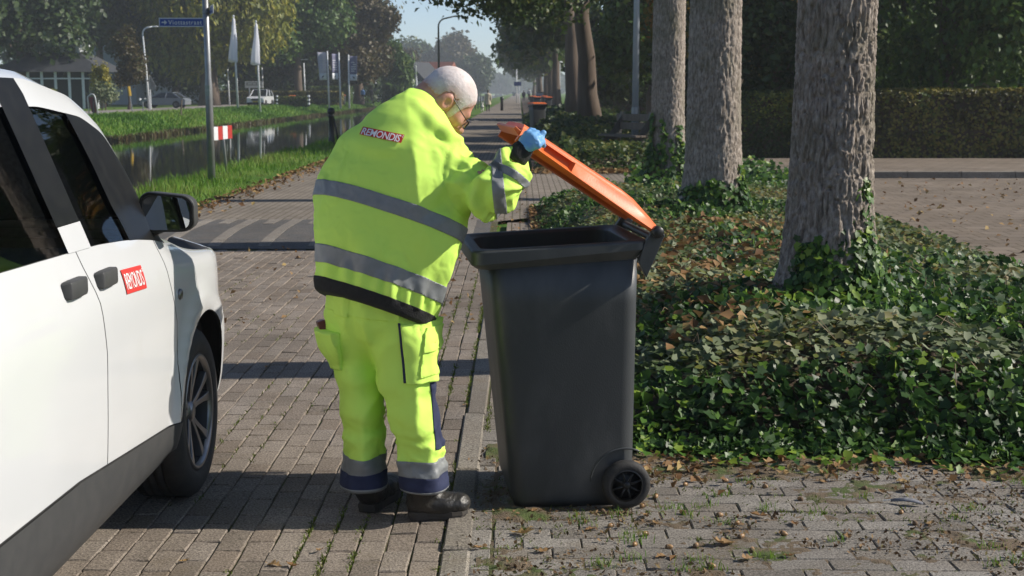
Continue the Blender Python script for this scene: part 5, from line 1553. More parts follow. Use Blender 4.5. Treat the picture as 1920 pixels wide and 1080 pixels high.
keep = (RNG.random(NHS) < edge_) & ~(bald & (RNG.random(NHS) < .65))
P, dirn, side_, ln = P[keep], dirn[keep], side_[keep], ln[keep]
Vs = np.stack([P - side_ * .0005, P + side_ * .0005, P + dirn * ln], 1).reshape(-1, 3)
i = np.arange(len(P)) * 3
mesh_np('hair_strands', Vs - np.array(MAN.location), np.stack([i, i + 1, i + 2], -1), M_hair, hair, kind='stuff')
# glasses
M_specs = mat('spectacle_frame', (0.012, 0.012, 0.014), .35)
gl = []
for q in (-1, 1):
    gl.append(tube([hp(-.022, q * .083, .000), hp(.0, q * .083, .010), hp(.05, q * .082, -.002), hp(.112, q * .070, -.012)], .0020, 6))
    ring_ = [hp(.118 - .006 * abs(math.cos(a)), q * (.036 + .027 * math.cos(a)), -.020 + .019 * math.sin(a)) for a in np.linspace(0, 2 * math.pi, 19)]
    gl.append(tube(ring_, .0016, 5, False))
gl.append(tube([hp(.118, -.010, -.014), hp(.121, 0, -.011), hp(.118, .010, -.014)], .0016, 5))
v, f = join(*gl)
glasses = mesh_np('spectacles', v, f, M_specs, MAN, smooth=True, world=True)
M_lens = mat('spectacle_lens', (0.9, 0.92, 0.92), 0.02); M_lens.node_tree.nodes['Principled BSDF'].inputs['Transmission Weight'].default_value = 1.0
for q in (-1, 1):
    c_ = [hp(.117 - .006 * abs(math.cos(a)), q * (.036 + .026 * math.cos(a)), -.020 + .018 * math.sin(a)) for a in np.linspace(0, 2 * math.pi, 18, endpoint=False)]
    mesh_np('lens', np.vstack([c_, np.array(c_) - Fd * .0015]) - A3(MAN.location), loft([c_, np.array(c_) - Fd * .0015])[1], M_lens, glasses, smooth=False)
    ev, ef = lathe([(.0005, -.011), (.008, -.008), (.011, 0), (.008, .008), (.0005, .011)], 12)
    mesh_np('eye', ev + hp(.084, q * .031, -.016) - A3(MAN.location), ef, mat('eye_white', (.6, .58, .55), .2), body, smooth=True)

# ---------------- gloved right hand gripping the lid edge, and the left one out of sight
def f_hand(P):
    w = pv(984, 275, 4.863)
    d = sd_cap(P, w, pv(987, 269, 4.873), .029, .031)
    kn = [pv(989, 252, 4.863), pv(997, 256, 4.853), pv(1003, 263, 4.845), pv(1008, 272, 4.840)]      # knuckles across the back of the hand
    for k_ in kn:
        d = smin(d, sd_cap(P, w, k_, .020, .0155), .014)
    tips = [[(995, 246, 4.888), (1000, 246, 4.918), (1003, 254, 4.933)], [(1003, 250, 4.883), (1008, 250, 4.913), (1011, 258, 4.928)],
            [(1009, 258, 4.873), (1013, 257, 4.903), (1016, 265, 4.918)], [(1013, 268, 4.863), (1017, 266, 4.888), (1019, 273, 4.903)]]
    for k_, ch in zip(kn, tips):
        a = k_
        for r_, p in zip((.0118, .0108, .0098), ch):
            b = pv(*p); d = smin(d, sd_cap(P, a, b, r_ + .001, r_), .006); a = b
    # thumb along the near face of the lid
    th = [pv(990, 276, 4.843), pv(1003, 272, 4.895), pv(1013, 259, 4.893), pv(1019, 249, 4.897)]
    for r_, a, b in zip((.0165, .0135, .0118), th[:-1], th[1:]):
        d = smin(d, sd_cap(P, a, b, r_, r_ - .001), .008)
    return d
c_ = pv(996, 265, 4.868)
GV, GF = surface_nets(f_hand, c_ - .10, c_ + .10, .0036)
GV = relax(GV, GF, 2, .4); gn = v_normals(GV, GF)
GV = GV + gn * (folds(GV, 61, 46, (1, 1, 1), .0022, 1.5))[:, None]
mesh_np('glove', GV, tri(GF), M_glove, MAN, smooth=True, world=True)
def f_hand2(P):
    w = pv(660, 505, 5.12); d = sd_cap(P, w, w + A3((.02, .03, -.05)), .028, .034)
    for k_ in range(4):
        b = w + A3((.045 - .02 * k_, .035 + .012 * k_, -.085)); c = b + A3((.012, .015, -.035)); e = c + A3((.0, -.012, -.03))
        d = smin(d, sd_cap(P, w, b, .018, .013), .012); d = smin(d, sd_cap(P, b, c, .0115, .0105), .006); d = smin(d, sd_cap(P, c, e, .0105, .0095), .005)
    d = smin(d, sd_cap(P, w + A3((.03, .0, -.02)), w + A3((.06, .0, -.06)), .015, .011), .01); d = smin(d, sd_cap(P, w + A3((.06, .0, -.06)), w + A3((.065, .015, -.095)), .011, .0095), .006)
    return d
c_ = pv(660, 505, 5.12) + A3((.02, .03, -.07))
GV, GF = surface_nets(f_hand2, c_ - .13, c_ + .13, .0055)
mesh_np('glove', relax(GV, GF, 2, .4), tri(GF), M_glove, MAN, smooth=True, world=True)

# ---------------- boots
def boot(heel, toe, ank, name='boot'):
    h_, t_, a_ = A3(heel), A3(toe), A3(ank)
    ax = t_ - h_; L = np.linalg.norm(ax); ax /= L; sd_ = np.array([-ax[1], ax[0], 0])
    def f(P):
        p = lambda u, z, o=0: h_ + ax * (u * L) + sd_ * o + np.array([0, 0, z])
        d = sd_limb(P, [(p(.13, .06), .036, .044, (0, 0, 1)), (p(.35, .062), .045, .042, (0, 0, 1)), (p(.6, .055), .038, .046, (0, 0, 1)), (p(.86, .052), .034, .044, (0, 0, 1))], .03)
        d = smin(d, sd_ell(P, p(.84, .055), (.052, .046, .036), np.stack([ax, sd_, np.array([0, 0, 1.])], -1)), .02)
        d = smin(d, sd_limb(P, [(p(.17, .075), .046, .040, ax), (a_, .050, .046, ax), (a_ + np.array([0, 0, .06]), .050, .046, ax)], .02), .03)
        return np.maximum(d, .024 - P[:, 2])
    lo = np.minimum(np.minimum(h_, t_), a_) - .08; hi = np.maximum(np.maximum(h_, t_), a_) + .08; lo[2] = 0
    Vs, F = surface_nets(f, lo, hi, .0055)
    Vs = relax(Vs, F, 2, .4); n = v_normals(Vs, F)
    Vs = Vs + n * (folds(Vs, 71, 24, (1, 1, 1), .004))[:, None]
    o = mesh_np(name, Vs, tri(F), M_leather, MAN, smooth=True, world=True)
    prof = [(-.02, .0), (-.005, .034), (.10, .041), (.30, .038), (.5, .042), (.72, .051), (.9, .046), (1.0, .026), (1.02, 0)]
    out = [(u, w) for u, w in prof] + [(u, -w) for u, w in prof[-2:0:-1]]
    def rr(z, g): return [tuple(h_ + ax * ((u - .5) * g + .5) * L + sd_ * w * g + np.array([0, 0, z + (.012 if u > .9 else 0) * (z < .01)])) for u, w in out]
    v, f_ = loft([rr(.0, .96), rr(.008, 1.0), rr(.018, .99), rr(.019, 1.03), rr(.034, 1.02), rr(.036, .95)])
    s_ = mesh_np('sole', v - A3(MAN.location), f_, M_sole, o, smooth=False)
    lc = []
    for k_ in range(4):
        u = .42 + .075 * k_; zt = .118 - .016 * k_
        c = h_ + ax * (u * L)
        lc.append(tube([c + sd_ * .030 + np.array([0, 0, zt - .018]), c + np.array([0, 0, zt]), c - sd_ * .030 + np.array([0, 0, zt - .018])], .0032, 5))
    mesh_np('laces', *[(lambda q: q)(x) for x in (join(*lc)[0] - A3(MAN.location), join(*lc)[1])], M_rib, o, smooth=True)
    return o
bR = boot(G(768, 973, 0), G(874, 968, 0), pv(792, 915, 4.84))
st_ = [on for on in ()]
hb = A3(G(768, 973, 0)); ht = A3(G(874, 968, 0)); axb = (ht - hb) / np.linalg.norm(ht - hb); sb = np.array([-axb[1], axb[0], 0]) * -1
mesh_np('stitching', join(tube([hb + axb * .045 + sb * .047 + np.array([0, 0, .070]), hb + axb * .085 + sb * .048 + np.array([0, 0, .058])], .0022, 5), tube([hb + axb * .045 + sb * .048 + np.array([0, 0, .063]), hb + axb * .082 + sb * .049 + np.array([0, 0, .052])], .0016, 5))[0] - A3(MAN.location), join(tube([(0, 0, 0), (0, 0, 1)], 1, 5), tube([(0, 0, 0), (0, 0, 1)], 1, 5))[1], mat('yellow_thread', (.55, .33, .03), .6), bR)
boot(G(688, 962, 0), G(738, 925, 0), pv(688, 912, 4.945))
# item in the left thigh pocket
ip = pv(606, 617, 4.98)
it = thing('pocket_item', 'small dark red and black item sticking out of his left thigh pocket', 'item', tuple(ip))
mesh_np('case', *box((0, 0, 0), (.030, .06, .07), .3), mat('dark_red_case', (.12, .02, .015), .4), it, bevel=.004)
mesh_np('strap', *box((.018, -.004, -.01), (.012, .05, .06), .3), M_blackp, it, bevel=.003)
it.rotation_euler = (0, R(-18), 0)
# ================================================================== THE WHITE CAR
M_paint = mat('white_paint', (0.64, 0.65, 0.665), 0.25, spec=0.5, coat=0.8, col2=(0.62, 0.63, 0.645), nscale=3, dirt=((0.55, 0.54, 0.51), 2.2, .62, .9))
M_clad = mat('grey_cladding', (0.045, 0.046, 0.048), 0.55, spec=0.4, col2=(0.055, 0.055, 0.056), nscale=20, bump=0.1, bscale=300)
M_trim = mat('gloss_black_trim', (0.007, 0.007, 0.008), 0.38, spec=0.3, col2=(0.012, 0.012, 0.012), nscale=20)
M_alloy = mat('dark_alloy', (0.24, 0.24, 0.25), 0.32, metal=0.85, col2=(0.20, 0.20, 0.21), nscale=20)
M_alloy_dk = mat('dark_barrel', (0.03, 0.03, 0.032), 0.5, metal=0.3, col2=(0.02, 0.02, 0.02), nscale=10)
M_int = mat('car_interior', (0.02, 0.02, 0.022), 0.8, col2=(0.03, 0.03, 0.03), nscale=12)
M_glass = bpy.data.materials.new('tinted_glass'); M_glass.use_nodes = True
_n = M_glass.node_tree.nodes; _l = M_glass.node_tree.links; _n.remove(_n['Principled BSDF'])
_t = _n.new('ShaderNodeBsdfTransparent'); _t.inputs[0].default_value = (.60, .65, .63, 1)
_g = _n.new('ShaderNodeBsdfGlossy'); _g.inputs['Roughness'].default_value = .02
_f = _n.new('ShaderNodeFresnel'); _f.inputs[0].default_value = 1.5
_m = _n.new('ShaderNodeMixShader'); _l.new(_f.outputs[0], _m.inputs[0]); _l.new(_t.outputs[0], _m.inputs[1]); _l.new(_g.outputs[0], _m.inputs[2]); _l.new(_m.outputs[0], _n['Material Output'].inputs[0])
M_mirror = mat('mirror_glass', (0.75, 0.77, 0.78), 0.01, metal=1.0)
M_lamp = mat('lamp_glass', (0.7, 0.72, 0.74), 0.08, spec=0.6, coat=.5)

CW = 1.84
CAR = thing('parked_car', 'white car cut by the left edge with dark lower cladding and a red door badge', 'car', (-1.25, 5.19, 0.0))
def pchip(xs, ys, x): return np.interp(x, xs, ys)
cy_ = np.concatenate([np.linspace(-3.42, -1.6, 40), np.linspace(-1.58, .84, 122)])
def stations(y):
    tap = -.10 * (np.clip(y - .2, 0, 9) / .36) ** 2 - .16 * (np.clip(-2.9 - y, 0, 9) / .5) ** 2
    P = []
    for x, z in ((-.085, .235), (-.035, .295), (-.008, .40), (.0, .62), (.0, .82), (-.004, .97)):
        P.append((x + tap, z + .10 * max(0, y - .55)))
    P.append((np.interp(y, [-3.4, -.4, -.1, .28, .6, .84], [-.048, -.05, -.10, -.15, -.20, -.23]) + tap * .8, np.interp(y, [-3.4, -2.4, -1.1, -.5, -.1, .28, .6, .84], [1.17, 1.15, 1.115, 1.075, 1.03, .935, .80, .64])))
    P.append((np.interp(y, [-3.42, -3.0, -2.2, -1.2, -.85, -.69, -.54, -.354, -.28, -.1, .28, .84], [-.34, -.25, -.225, -.22, -.205, -.18, -.145, -.115, -.125, -.15, -.2, -.3]) + tap * .8,
              np.interp(y, [-3.42, -3.0, -2.2, -1.2, -.85, -.69, -.54, -.354, -.28, -.1, .28, .6, .84], [1.48, 1.62, 1.67, 1.67, 1.63, 1.56, 1.395, 1.145, 1.085, 1.045, .955, .82, .66])))
    zc = np.interp(y, [-3.42, -3.1, -2.4, -1.6, -1.15, -.8, -.42, -.28, .3, .6, .84], [1.53, 1.66, 1.70, 1.71, 1.66, 1.44, 1.14, 1.10, 1.0, .88, .70])
    P.append((P[-1][0] * .5 - .25, P[-1][1] * .35 + zc * .65)); P.append((-.62, zc * .97 + P[-2][1] * .03)); P.append((-CW / 2, zc))
    return np.array(P)
NS = [3, 3, 4, 4, 4, 4, 8, 4, 4, 4]                    # samples between profile points
JB_, JR_ = sum(NS[:6]), sum(NS[:7])                     # belt row, rail row
CG = []
for y in cy_:
    P = stations(y); row = []
    for k in range(len(P) - 1):
        for q in range(NS[k]):
            row.append(P[k] + (P[k + 1] - P[k]) * q / NS[k])
    row.append(P[-1]); CG.append([(p[0], y, p[1]) for p in row])
CG = np.array(CG)
for _ in range(3):                                       # ease the creases but keep belt and rail rows
    S_ = CG.copy(); S_[:, 1:-1] = (CG[:, :-2] + 2 * CG[:, 1:-1] + CG[:, 2:]) / 4
    S_[1:-1] = (S_[:-2] + 2 * S_[1:-1] + S_[2:]) / 4
    keepx = CG[..., 1].copy(); CG = S_; CG[..., 1] = keepx
rr_ = np.hypot(CG[..., 1], CG[..., 2] - .345)
side_m = (np.arange(CG.shape[1]) < JB_)[None, :]
CG[..., 0] += side_m * .022 * np.exp(-((rr_ - .44) / .05) ** 2) * (CG[..., 2] > .3)
def zone(j0, j1):
    a = CG[:, j0:j1 + 1]; n, m = a.shape[:2]
    i, j = np.meshgrid(np.arange(n - 1), np.arange(m - 1), indexing='ij'); q = (i * m + j).ravel()
    F = np.stack([q, q + 1, q + m + 1, q + m], -1)
    uv = np.broadcast_to((np.arange(m) / (m - 1))[None, :], (n, m))
    return np.hstack([a.reshape(-1, 3), uv.reshape(-1, 1)]), tri(F[:, ::-1])
Zs, Zg, Zt = zone(0, JB_), zone(JB_, JR_), zone(JR_, CG.shape[1] - 1)
clad = lambda A: np.interp(A[:, 1], [-3.4, -1.52, -.36, .3, .84], [.56, .50, .395, .27, .27])
shut_f = lambda z: np.interp(z, [.3, .60, .78, .94, 1.08], [-.44, -.43, -.40, -.475, -.50])
shut_r = lambda z: np.interp(z, [.3, .43, .69, .81, .976, 1.07, 1.12, 1.6], [-1.27, -1.26, -1.24, -1.225, -1.245, -1.29, -1.31, -1.33])
shut_b = lambda z: np.interp(z, [.3, .7, 1.1, 1.6], [-2.20, -2.22, -2.35, -2.40])
arch = lambda A: np.minimum(np.hypot(A[:, 1], A[:, 2] - .345) - .398, np.hypot(A[:, 1] + 2.68, A[:, 2] - .345) - .398)
G_ = .0032
def piece(name, Z, fields, material, off=0.0, solid=0, parent=CAR, both=True, smooth=True):
    A, T = Z
    for f in fields: A, T = clip(A, T, f(A))
    res = []
    for mir in ((False, True) if both else (False,)):
        P = A[:, :3].copy(); P[:, 0] += off
        F = T
        if mir: P[:, 0] = -CW - P[:, 0]; F = T[:, ::-1]
        o = mesh_np(name, P, F, material, parent, smooth=smooth)
        if solid:
            md = o.modifiers.new('thickness', 'SOLIDIFY'); md.thickness = solid; md.offset = -1
        res.append(o)
    return res
above = lambda A: A[:, 2] - clad(A)
doorF = piece('front_door', Zs, [arch, above, lambda A: shut_f(A[:, 2]) - G_ - A[:, 1], lambda A: A[:, 1] - shut_r(A[:, 2]) - G_], M_paint)
doorR = piece('rear_door', Zs, [arch, above, lambda A: shut_r(A[:, 2]) - G_ - A[:, 1], lambda A: A[:, 1] - shut_b(A[:, 2]) - G_], M_paint)
piece('fender', Zs, [arch, above, lambda A: A[:, 1] - shut_f(A[:, 2]) - G_, lambda A: .50 - A[:, 1]], M_paint)
piece('rear_wing', Zs, [arch, above, lambda A: shut_b(A[:, 2]) - G_ - A[:, 1]], M_paint)
piece('bumper', Zs, [arch, above, lambda A: A[:, 1] - .505], M_paint)
piece('cladding', Zs, [arch, lambda A: clad(A) - .004 - A[:, 2], lambda A: np.abs(A[:, 1] - shut_r(A[:, 2])) - .002], M_clad, off=.006)
piece('inner_shell', Zs, [arch, lambda A: A[:, 2] - .26], M_int, off=-.010)
# greenhouse
fr_edge = lambda z: np.interp(z, [1.05, 1.147, 1.23, 1.38, 1.55], [-.755, -.79, -.845, -.90, -.99])
bp = lambda z: np.interp(z, [1.05, 1.18, 1.55], [-1.165, -1.19, -1.27])
piece('window_pillar', Zg, [lambda A: bp(A[:, 2]) - A[:, 1], lambda A: A[:, 1] - bp(A[:, 2]) + .20, lambda A: A[:, 2] - 1.215], M_trim, off=.002)
piece('belt_corner', Zg, [lambda A: bp(A[:, 2]) - A[:, 1], lambda A: A[:, 1] - bp(A[:, 2]) + .20, lambda A: 1.213 - A[:, 2]], M_paint, off=.004)
gl_f = piece('window_frame', Zg, [lambda A: .80 - A[:, 3], lambda A: -.36 - A[:, 1], lambda A: A[:, 1] - fr_edge(A[:, 2])], M_trim, off=.002)
piece('window_glass', Zg, [lambda A: .80 - A[:, 3], lambda A: fr_edge(A[:, 2]) - A[:, 1], lambda A: A[:, 1] - bp(A[:, 2])], M_glass, off=-.008, solid=0)
piece('window_glass', Zg, [lambda A: .82 - A[:, 3], lambda A: bp(A[:, 2]) - .20 - A[:, 1], lambda A: A[:, 1] + 2.55], M_glass, off=-.008, solid=0)
piece('roof_rail', Zg, [lambda A: A[:, 3] - .80, lambda A: -.28 - A[:, 1]], M_paint)
piece('rear_pillar', Zg, [lambda A: .80 - A[:, 3], lambda A: -2.55 - A[:, 1]], M_paint)
piece('fender_top', Zg, [lambda A: A[:, 1] + .30], M_paint)
# top: bonnet, windscreen, roof
bon = lambda A: A[:, 1] + .34 + .10 * A[:, 3]
ws_top = lambda A: A[:, 1] + 1.02 + .12 * A[:, 3]
def both_top(name, fields, material, off=0.0, solid=0):
    A, T = Zt
    for f in fields: A, T = clip(A, T, f(A))
    P = A[:, :3].copy(); P[:, 2] += off; Q = P.copy(); Q[:, 0] = -CW - Q[:, 0]
    o = mesh_np(name, np.vstack([P, Q]), np.vstack([T, T[:, ::-1] + len(P)]), material, CAR, smooth=True)
    if solid: md = o.modifiers.new('thickness', 'SOLIDIFY'); md.thickness = solid; md.offset = -1
    return o
both_top('bonnet', [bon, lambda A: A[:, 3] - .02], M_paint)
both_top('windscreen', [lambda A: -bon(A), ws_top, lambda A: A[:, 3] - .09], M_glass, -.004, 0)
both_top('roof', [lambda A: -ws_top(A)], M_paint)
both_top('windscreen_pillar', [lambda A: -bon(A), ws_top, lambda A: .09 - A[:, 3]], M_paint)
# front and rear closures, floor, interior
fr = [tuple(p) for p in CG[-1]]; fl = [(-CW - p[0], p[1], p[2]) for p in fr[::-1]]
mesh_np('grille', fr + fl, [tuple(range(len(fr) + len(fl)))], M_trim, CAR)
rr = [tuple(p) for p in CG[0]]; rl = [(-CW - p[0], p[1], p[2]) for p in rr[::-1]]
mesh_np('tailgate', rr + rl, [tuple(range(len(rr) + len(rl)))[::-1]], M_paint, CAR)
mesh_np('headlight', *loft([[(x + d, y, z) for x, z in ((-.27, .70), (-.52, .66), (-.55, .60), (-.30, .62))] for d, y in ((0, .80), (0, .86))]), M_lamp, CAR, bevel=.008)
mesh_np('headlight', *loft([[(-CW - x, y, z) for x, z in ((-.27, .70), (-.52, .66), (-.55, .60), (-.30, .62))][::-1] for y in (.80, .86)]), M_lamp, CAR, bevel=.008)
rw = [(x, -3.425 - .0, z) for x, z in ((-.42, 1.16), (-CW + .42, 1.16), (-CW + .50, 1.46), (-.50, 1.46))]
mesh_np('rear_window', *loft([rw, [(x, y - .02, z) for x, y, z in rw]]), M_trim, CAR, bevel=.006)
for x0_ in (-.33, -CW + .33):
    mesh_np('tail_light', *box((x0_, -3.425, .98), (.16, .06, .26)), mat('tail_red', (.25, .01, .01), .2, coat=.5), CAR, bevel=.015)
mesh_np('number_plate', *box((-CW / 2, -3.43, .82), (.52, .03, .11)), mat('plate_yellow', (.5, .36, .03), .5), CAR, bevel=.004)
mesh_np('rear_bumper', *box((-CW / 2, -3.36, .46), (CW - .5, .22, .26)), M_clad, CAR, bevel=.04)
mesh_np('underbody', *box((-CW / 2, -1.3, .30), (CW - .34, 3.9, .12)), M_int, CAR)
seat = lambda x, y: join(box((x, y, .62), (.48, .50, .16)), box((x, y - .28, .95), (.46, .12, .62)), box((x, y - .30, 1.36), (.24, .09, .16)))
for sx in (-.52, -1.32):
    mesh_np('seat', *seat(sx, -1.25), M_int, CAR, bevel=.03)
mesh_np('seat', *join(box((-CW / 2, -2.2, .62), (1.35, .5, .16)), box((-CW / 2, -2.48, .95), (1.35, .12, .6))), M_int, CAR, bevel=.03)
mesh_np('dashboard', *loft([[(x, y, z) for y, z in ((-.40, .60), (-.34, 1.02), (-.55, 1.055), (-.80, 1.02), (-.82, .60))] for x in (-.14, -CW + .14)]), M_int, CAR, bevel=.02)
mesh_np('steering_wheel', *tube([(-1.32 + .18 * math.cos(a), -.98 + .06 * math.sin(a), 1.02 + .17 * math.sin(a)) for a in np.linspace(0, 2 * math.pi, 20)], .014, 6), M_trim, CAR, smooth=True)
# door handles, turn lamp, badge
def surf_x(y, z):
    i = int(np.argmin(np.abs(cy_ - y))); r_ = CG[i, :JB_ + 1]
    return float(np.interp(z, r_[:, 2], r_[:, 0]))
for d_, y0, y1, z0 in ((doorF[0], -1.235, -1.015, 1.028), (doorR[0], -2.1, -1.885, 1.045), ):
    pass
for d_, y0, z0 in ((doorF[0], -1.235, 1.035), (doorR[0], -1.52, 1.045)):
    ys_ = [y0, y0 + .012, y0 + .05, y0 + .13, y0 + .15, y0 + .165]
    hw = [.020, .026, .027, .026, .025, .014]; po = [.004, .024, .030, .030, .024, .006]
    rings = []
    for y, h_, p_ in zip(ys_, hw, po):
        x = surf_x(y, z0)
        rings.append([(x - .004, y, z0 - h_), (x + p_ * .9, y, z0 - h_ * .95), (x + p_, y, z0 - h_ * .6), (x + p_, y, z0 + h_ * .7), (x + p_ * .9, y, z0 + h_), (x - .004, y, z0 + h_)])
    mesh_np('handle', *loft(rings), M_clad, d_, bevel=.003)
x = surf_x(-.36, .86)
mesh_np('turn_lamp', *lathe([(.001, .004), (.015, .006), (.02, .002), (.022, -.01), (.001, -.01)], 16, 'x', (x + .004, -.352, .862)), M_alloy, CAR, smooth=True)
y0, y1, z0, z1 = -.985, -.765, .958, 1.036
bp_ = [(y0 + (y1 - y0) * i / 10, z0 + (z1 - z0) * j / 4 - .012 * (i / 10)) for j in range(5) for i in range(11)]
bv = [(surf_x(a, b) + .0035, a, b) for a, b in bp_]
bf = [(j * 11 + i, j * 11 + i + 1, (j + 1) * 11 + i + 1, (j + 1) * 11 + i) for j in range(4) for i in range(10)]
bd = mesh_np('badge', bv, bf, M_red, doorF[0], smooth=True)
tv, tf_ = text_mesh('REMONDIS', 1.0, .0, 1, .98)
tu = (tv[:, 0] - tv[:, 0].min()) / np.ptp(tv[:, 0]); tw = (tv[:, 2] - tv[:, 2].min()) / np.ptp(tv[:, 2])
lv = []
for u, w in zip(tu, tw):
    a = y0 + (y1 - y0) * (.05 + .85 * u); b = z0 + (z1 - z0) * (.17 + .66 * w) - .012 * (.05 + .85 * u)
    lv.append((surf_x(a, b) + .0055, a, b))
mesh_np('lettering', lv, tf_, M_white, bd)
rg = []
for r_ in (.0055, .0038):
    for a in np.linspace(0, 2 * math.pi, 12, endpoint=False):
        yy, zz = y1 - .0105 + r_ * math.cos(a), z1 - .027 + r_ * math.sin(a); rg.append((surf_x(yy, zz) + .0055, yy, zz))
mesh_np('registered_mark', rg, [(i, (i + 1) % 12, 12 + (i + 1) % 12, 12 + i) for i in range(12)], M_white, bd)
# door mirror
mo = thing('mirror_anchor', None, None) if False else None
MX, MY, MZ = -.004, -.44, 1.172
def mring(y, s, dx=0.0):
    out = []
    for (px, pz) in rrect(.093 * s, .076 * s, .042 * s, 5):
        k = .82 + .18 * (1 - (px / .1 + 1) / 2)             # a little lower on the outer side
        out.append((MX + dx + px, y + .018 * (px / .1), MZ + pz * k - .006 * (px / .1)))
    return out
hs = mesh_np('mirror_housing', *loft([mring(MY - .030, .93), mring(MY - .034, .99), mring(MY - .02, 1.0), mring(MY + .04, .96), mring(MY + .085, .78), mring(MY + .105, .42)]), M_clad, CAR, bevel=0, smooth=True)
mesh_np('mirror_rim', *loft([mring(MY - .037, .99), mring(MY - .043, .97), mring(MY - .043, .86), mring(MY - .035, .85)], cap=False), M_trim, hs, smooth=False)
tilt = .055
g = [(x, y - .0335 - .010 + (x - MX) * -.10 + (z - MZ) * tilt * 0, z) for x, y, z in mring(MY, .865)]
gc = []
nrm = Vector((.10, -.985, .24)).normalized()
for x, y, z in mring(0, .865):
    gc.append((x, MY - .0395 - (nrm.x * (x - MX) + nrm.z * (z - MZ)) / nrm.y * .35 , z))
mesh_np('mirror_glass', gc, [tuple(range(len(gc)))[::-1]], M_mirror, hs)
mesh_np('mirror_arm', *loft([[(-.13, -.36, 1.06), (-.13, -.50, 1.06), (-.13, -.50, 1.12), (-.13, -.40, 1.15)], [(-.06, -.38, 1.085), (-.06, -.48, 1.085), (-.06, -.48, 1.125), (-.06, -.40, 1.135)], [(.0, -.38, 1.11), (.0, -.44, 1.11), (.0, -.44, 1.13), (.0, -.39, 1.135)]]), M_trim, CAR, bevel=.01)
# wheels
def wheel(x_out, y, sgn):
    R_ = .335; xs = -sgn * .215
    prof_ = [(.235, .0), (.255, sgn * .012), (.300, sgn * .010), (.325, -sgn * .006), (.340, -sgn * .03), (R_, -sgn * .055)]
    for k in range(4):
        c = -sgn * (.07 + .035 * k)
        prof_ += [(R_, c), (R_ - .008, c - sgn * .002), (R_ - .010, c - sgn * .007), (R_, c - sgn * .009)]
    prof_ += [(R_, xs + sgn * .05), (.335, xs + sgn * .02), (.30, xs), (.235, xs)]
    w = mesh_np('wheel', *lathe(prof_, 48, 'x', (x_out, y, R_), cap=False), M_rubber, CAR, smooth=True)
    mesh_np('barrel', *lathe([(.236, sgn * .002), (.225, sgn * .006), (.214, -sgn * .004), (.206, -sgn * .05), (.195, -sgn * .12), (.001, -sgn * .121)], 40, 'x', (x_out, y, R_), cap=False), M_alloy_dk, w, smooth=True)
    mesh_np('rim_edge', *lathe([(.232, sgn * .001), (.226, sgn * .008), (.216, sgn * .006), (.209, -sgn * .012)], 48, 'x', (x_out, y, R_), cap=False), M_alloy, w, smooth=True)
    for k in range(5):
        for d_ in (-1, 1):
            a0 = k * 2 * math.pi / 5 + math.pi / 2 + d_ * .12; a1 = k * 2 * math.pi / 5 + math.pi / 2 + d_ * .235
            def pt(r_, a, off, dx):
                return (x_out + dx, y + r_ * math.cos(a) - off * math.sin(a), R_ + r_ * math.sin(a) + off * math.cos(a))
            rings = []
            for r_, a, wd, dx in ((.035, a0, .016, -.030), (.09, a0 + (a1 - a0) * .3, .014, -.022), (.15, a0 + (a1 - a0) * .7, .015, -.012), (.212, a1, .024, -.004)):
                rings.append([pt(r_, a, -wd, sgn * dx - sgn * .03), pt(r_, a, -wd * .8, sgn * dx), pt(r_, a, wd * .8, sgn * dx), pt(r_, a, wd, sgn * dx - sgn * .03)])
            mesh_np('spoke', *loft(rings), M_alloy, w, bevel=.003)
    mesh_np('hub_cap', *lathe([(.001, -sgn * .018), (.028, -sgn * .018), (.034, -sgn * .024), (.05, -sgn * .034), (.05, -sgn * .06)], 24, 'x', (x_out, y, R_)), M_alloy, w, smooth=True)
    mesh_np('brake_disc', *lathe([(.02, -sgn * .10), (.14, -sgn * .10), (.14, -sgn * .115), (.02, -sgn * .115)], 30, 'x', (x_out, y, R_)), M_alloy_dk, w)
    return w
for x_, y_, s_ in ((-.034, 0, 1), (-.034, -2.68, 1), (-CW + .034, 0, -1), (-CW + .034, -2.68, -1)):
    wheel(x_, y_, s_)
    a = np.linspace(.12, math.pi + .10, 26)
    li = [[(x_ - s_ * .05, y_ + .415 * math.cos(q), .345 + .415 * math.sin(q)), (x_ - s_ * .34, y_ + .415 * math.cos(q), .345 + .415 * math.sin(q))] for q in a]
    mesh_np('wheel_arch', *loft(li, cap=False, closed=False), M_int, CAR, smooth=True)
# ================================================================== STREET FURNITURE AND FAR THINGS
M_galv = mat('galvanised_steel', (0.27, 0.28, 0.29), 0.42, metal=0.55, col2=(0.22, 0.225, 0.23), nscale=6, bump=0.05, bscale=60)
M_blue = mat('sign_blue', (0.018, 0.055, 0.27), 0.4, col2=(0.02, 0.06, 0.29), nscale=8)
M_signw = mat('sign_white', (0.62, 0.64, 0.66), 0.45, col2=(0.58, 0.60, 0.62), nscale=8)
M_sred = mat('sign_red', (0.36, 0.03, 0.025), 0.45, col2=(0.40, 0.045, 0.035), nscale=8)
M_cream = mat('cream_render', (0.60, 0.60, 0.57), 0.7, col2=(0.52, 0.52, 0.49), nscale=1.2)
M_iron = mat('black_iron', (0.010, 0.012, 0.014), 0.4, col2=(0.016, 0.018, 0.02), nscale=20)
M_polew = mat('white_pole', (0.68, 0.70, 0.72), 0.4, col2=(0.62, 0.64, 0.66), nscale=5)
M_wood = mat('old_wood', (0.10, 0.08, 0.06), 0.85, col2=(0.15, 0.12, 0.09), nscale=14, stretch=(1, 1, .2))
M_olive = mat('olive_pole', (0.09, 0.085, 0.05), 0.6, col2=(0.11, 0.10, 0.06), nscale=5)

def rz_pt(v, a, c):
    v = np.asarray(v, float); ca, sa = math.cos(a), math.sin(a)
    return v @ np.array([[ca, sa, 0], [-sa, ca, 0], [0, 0, 1]]) + np.array(c)

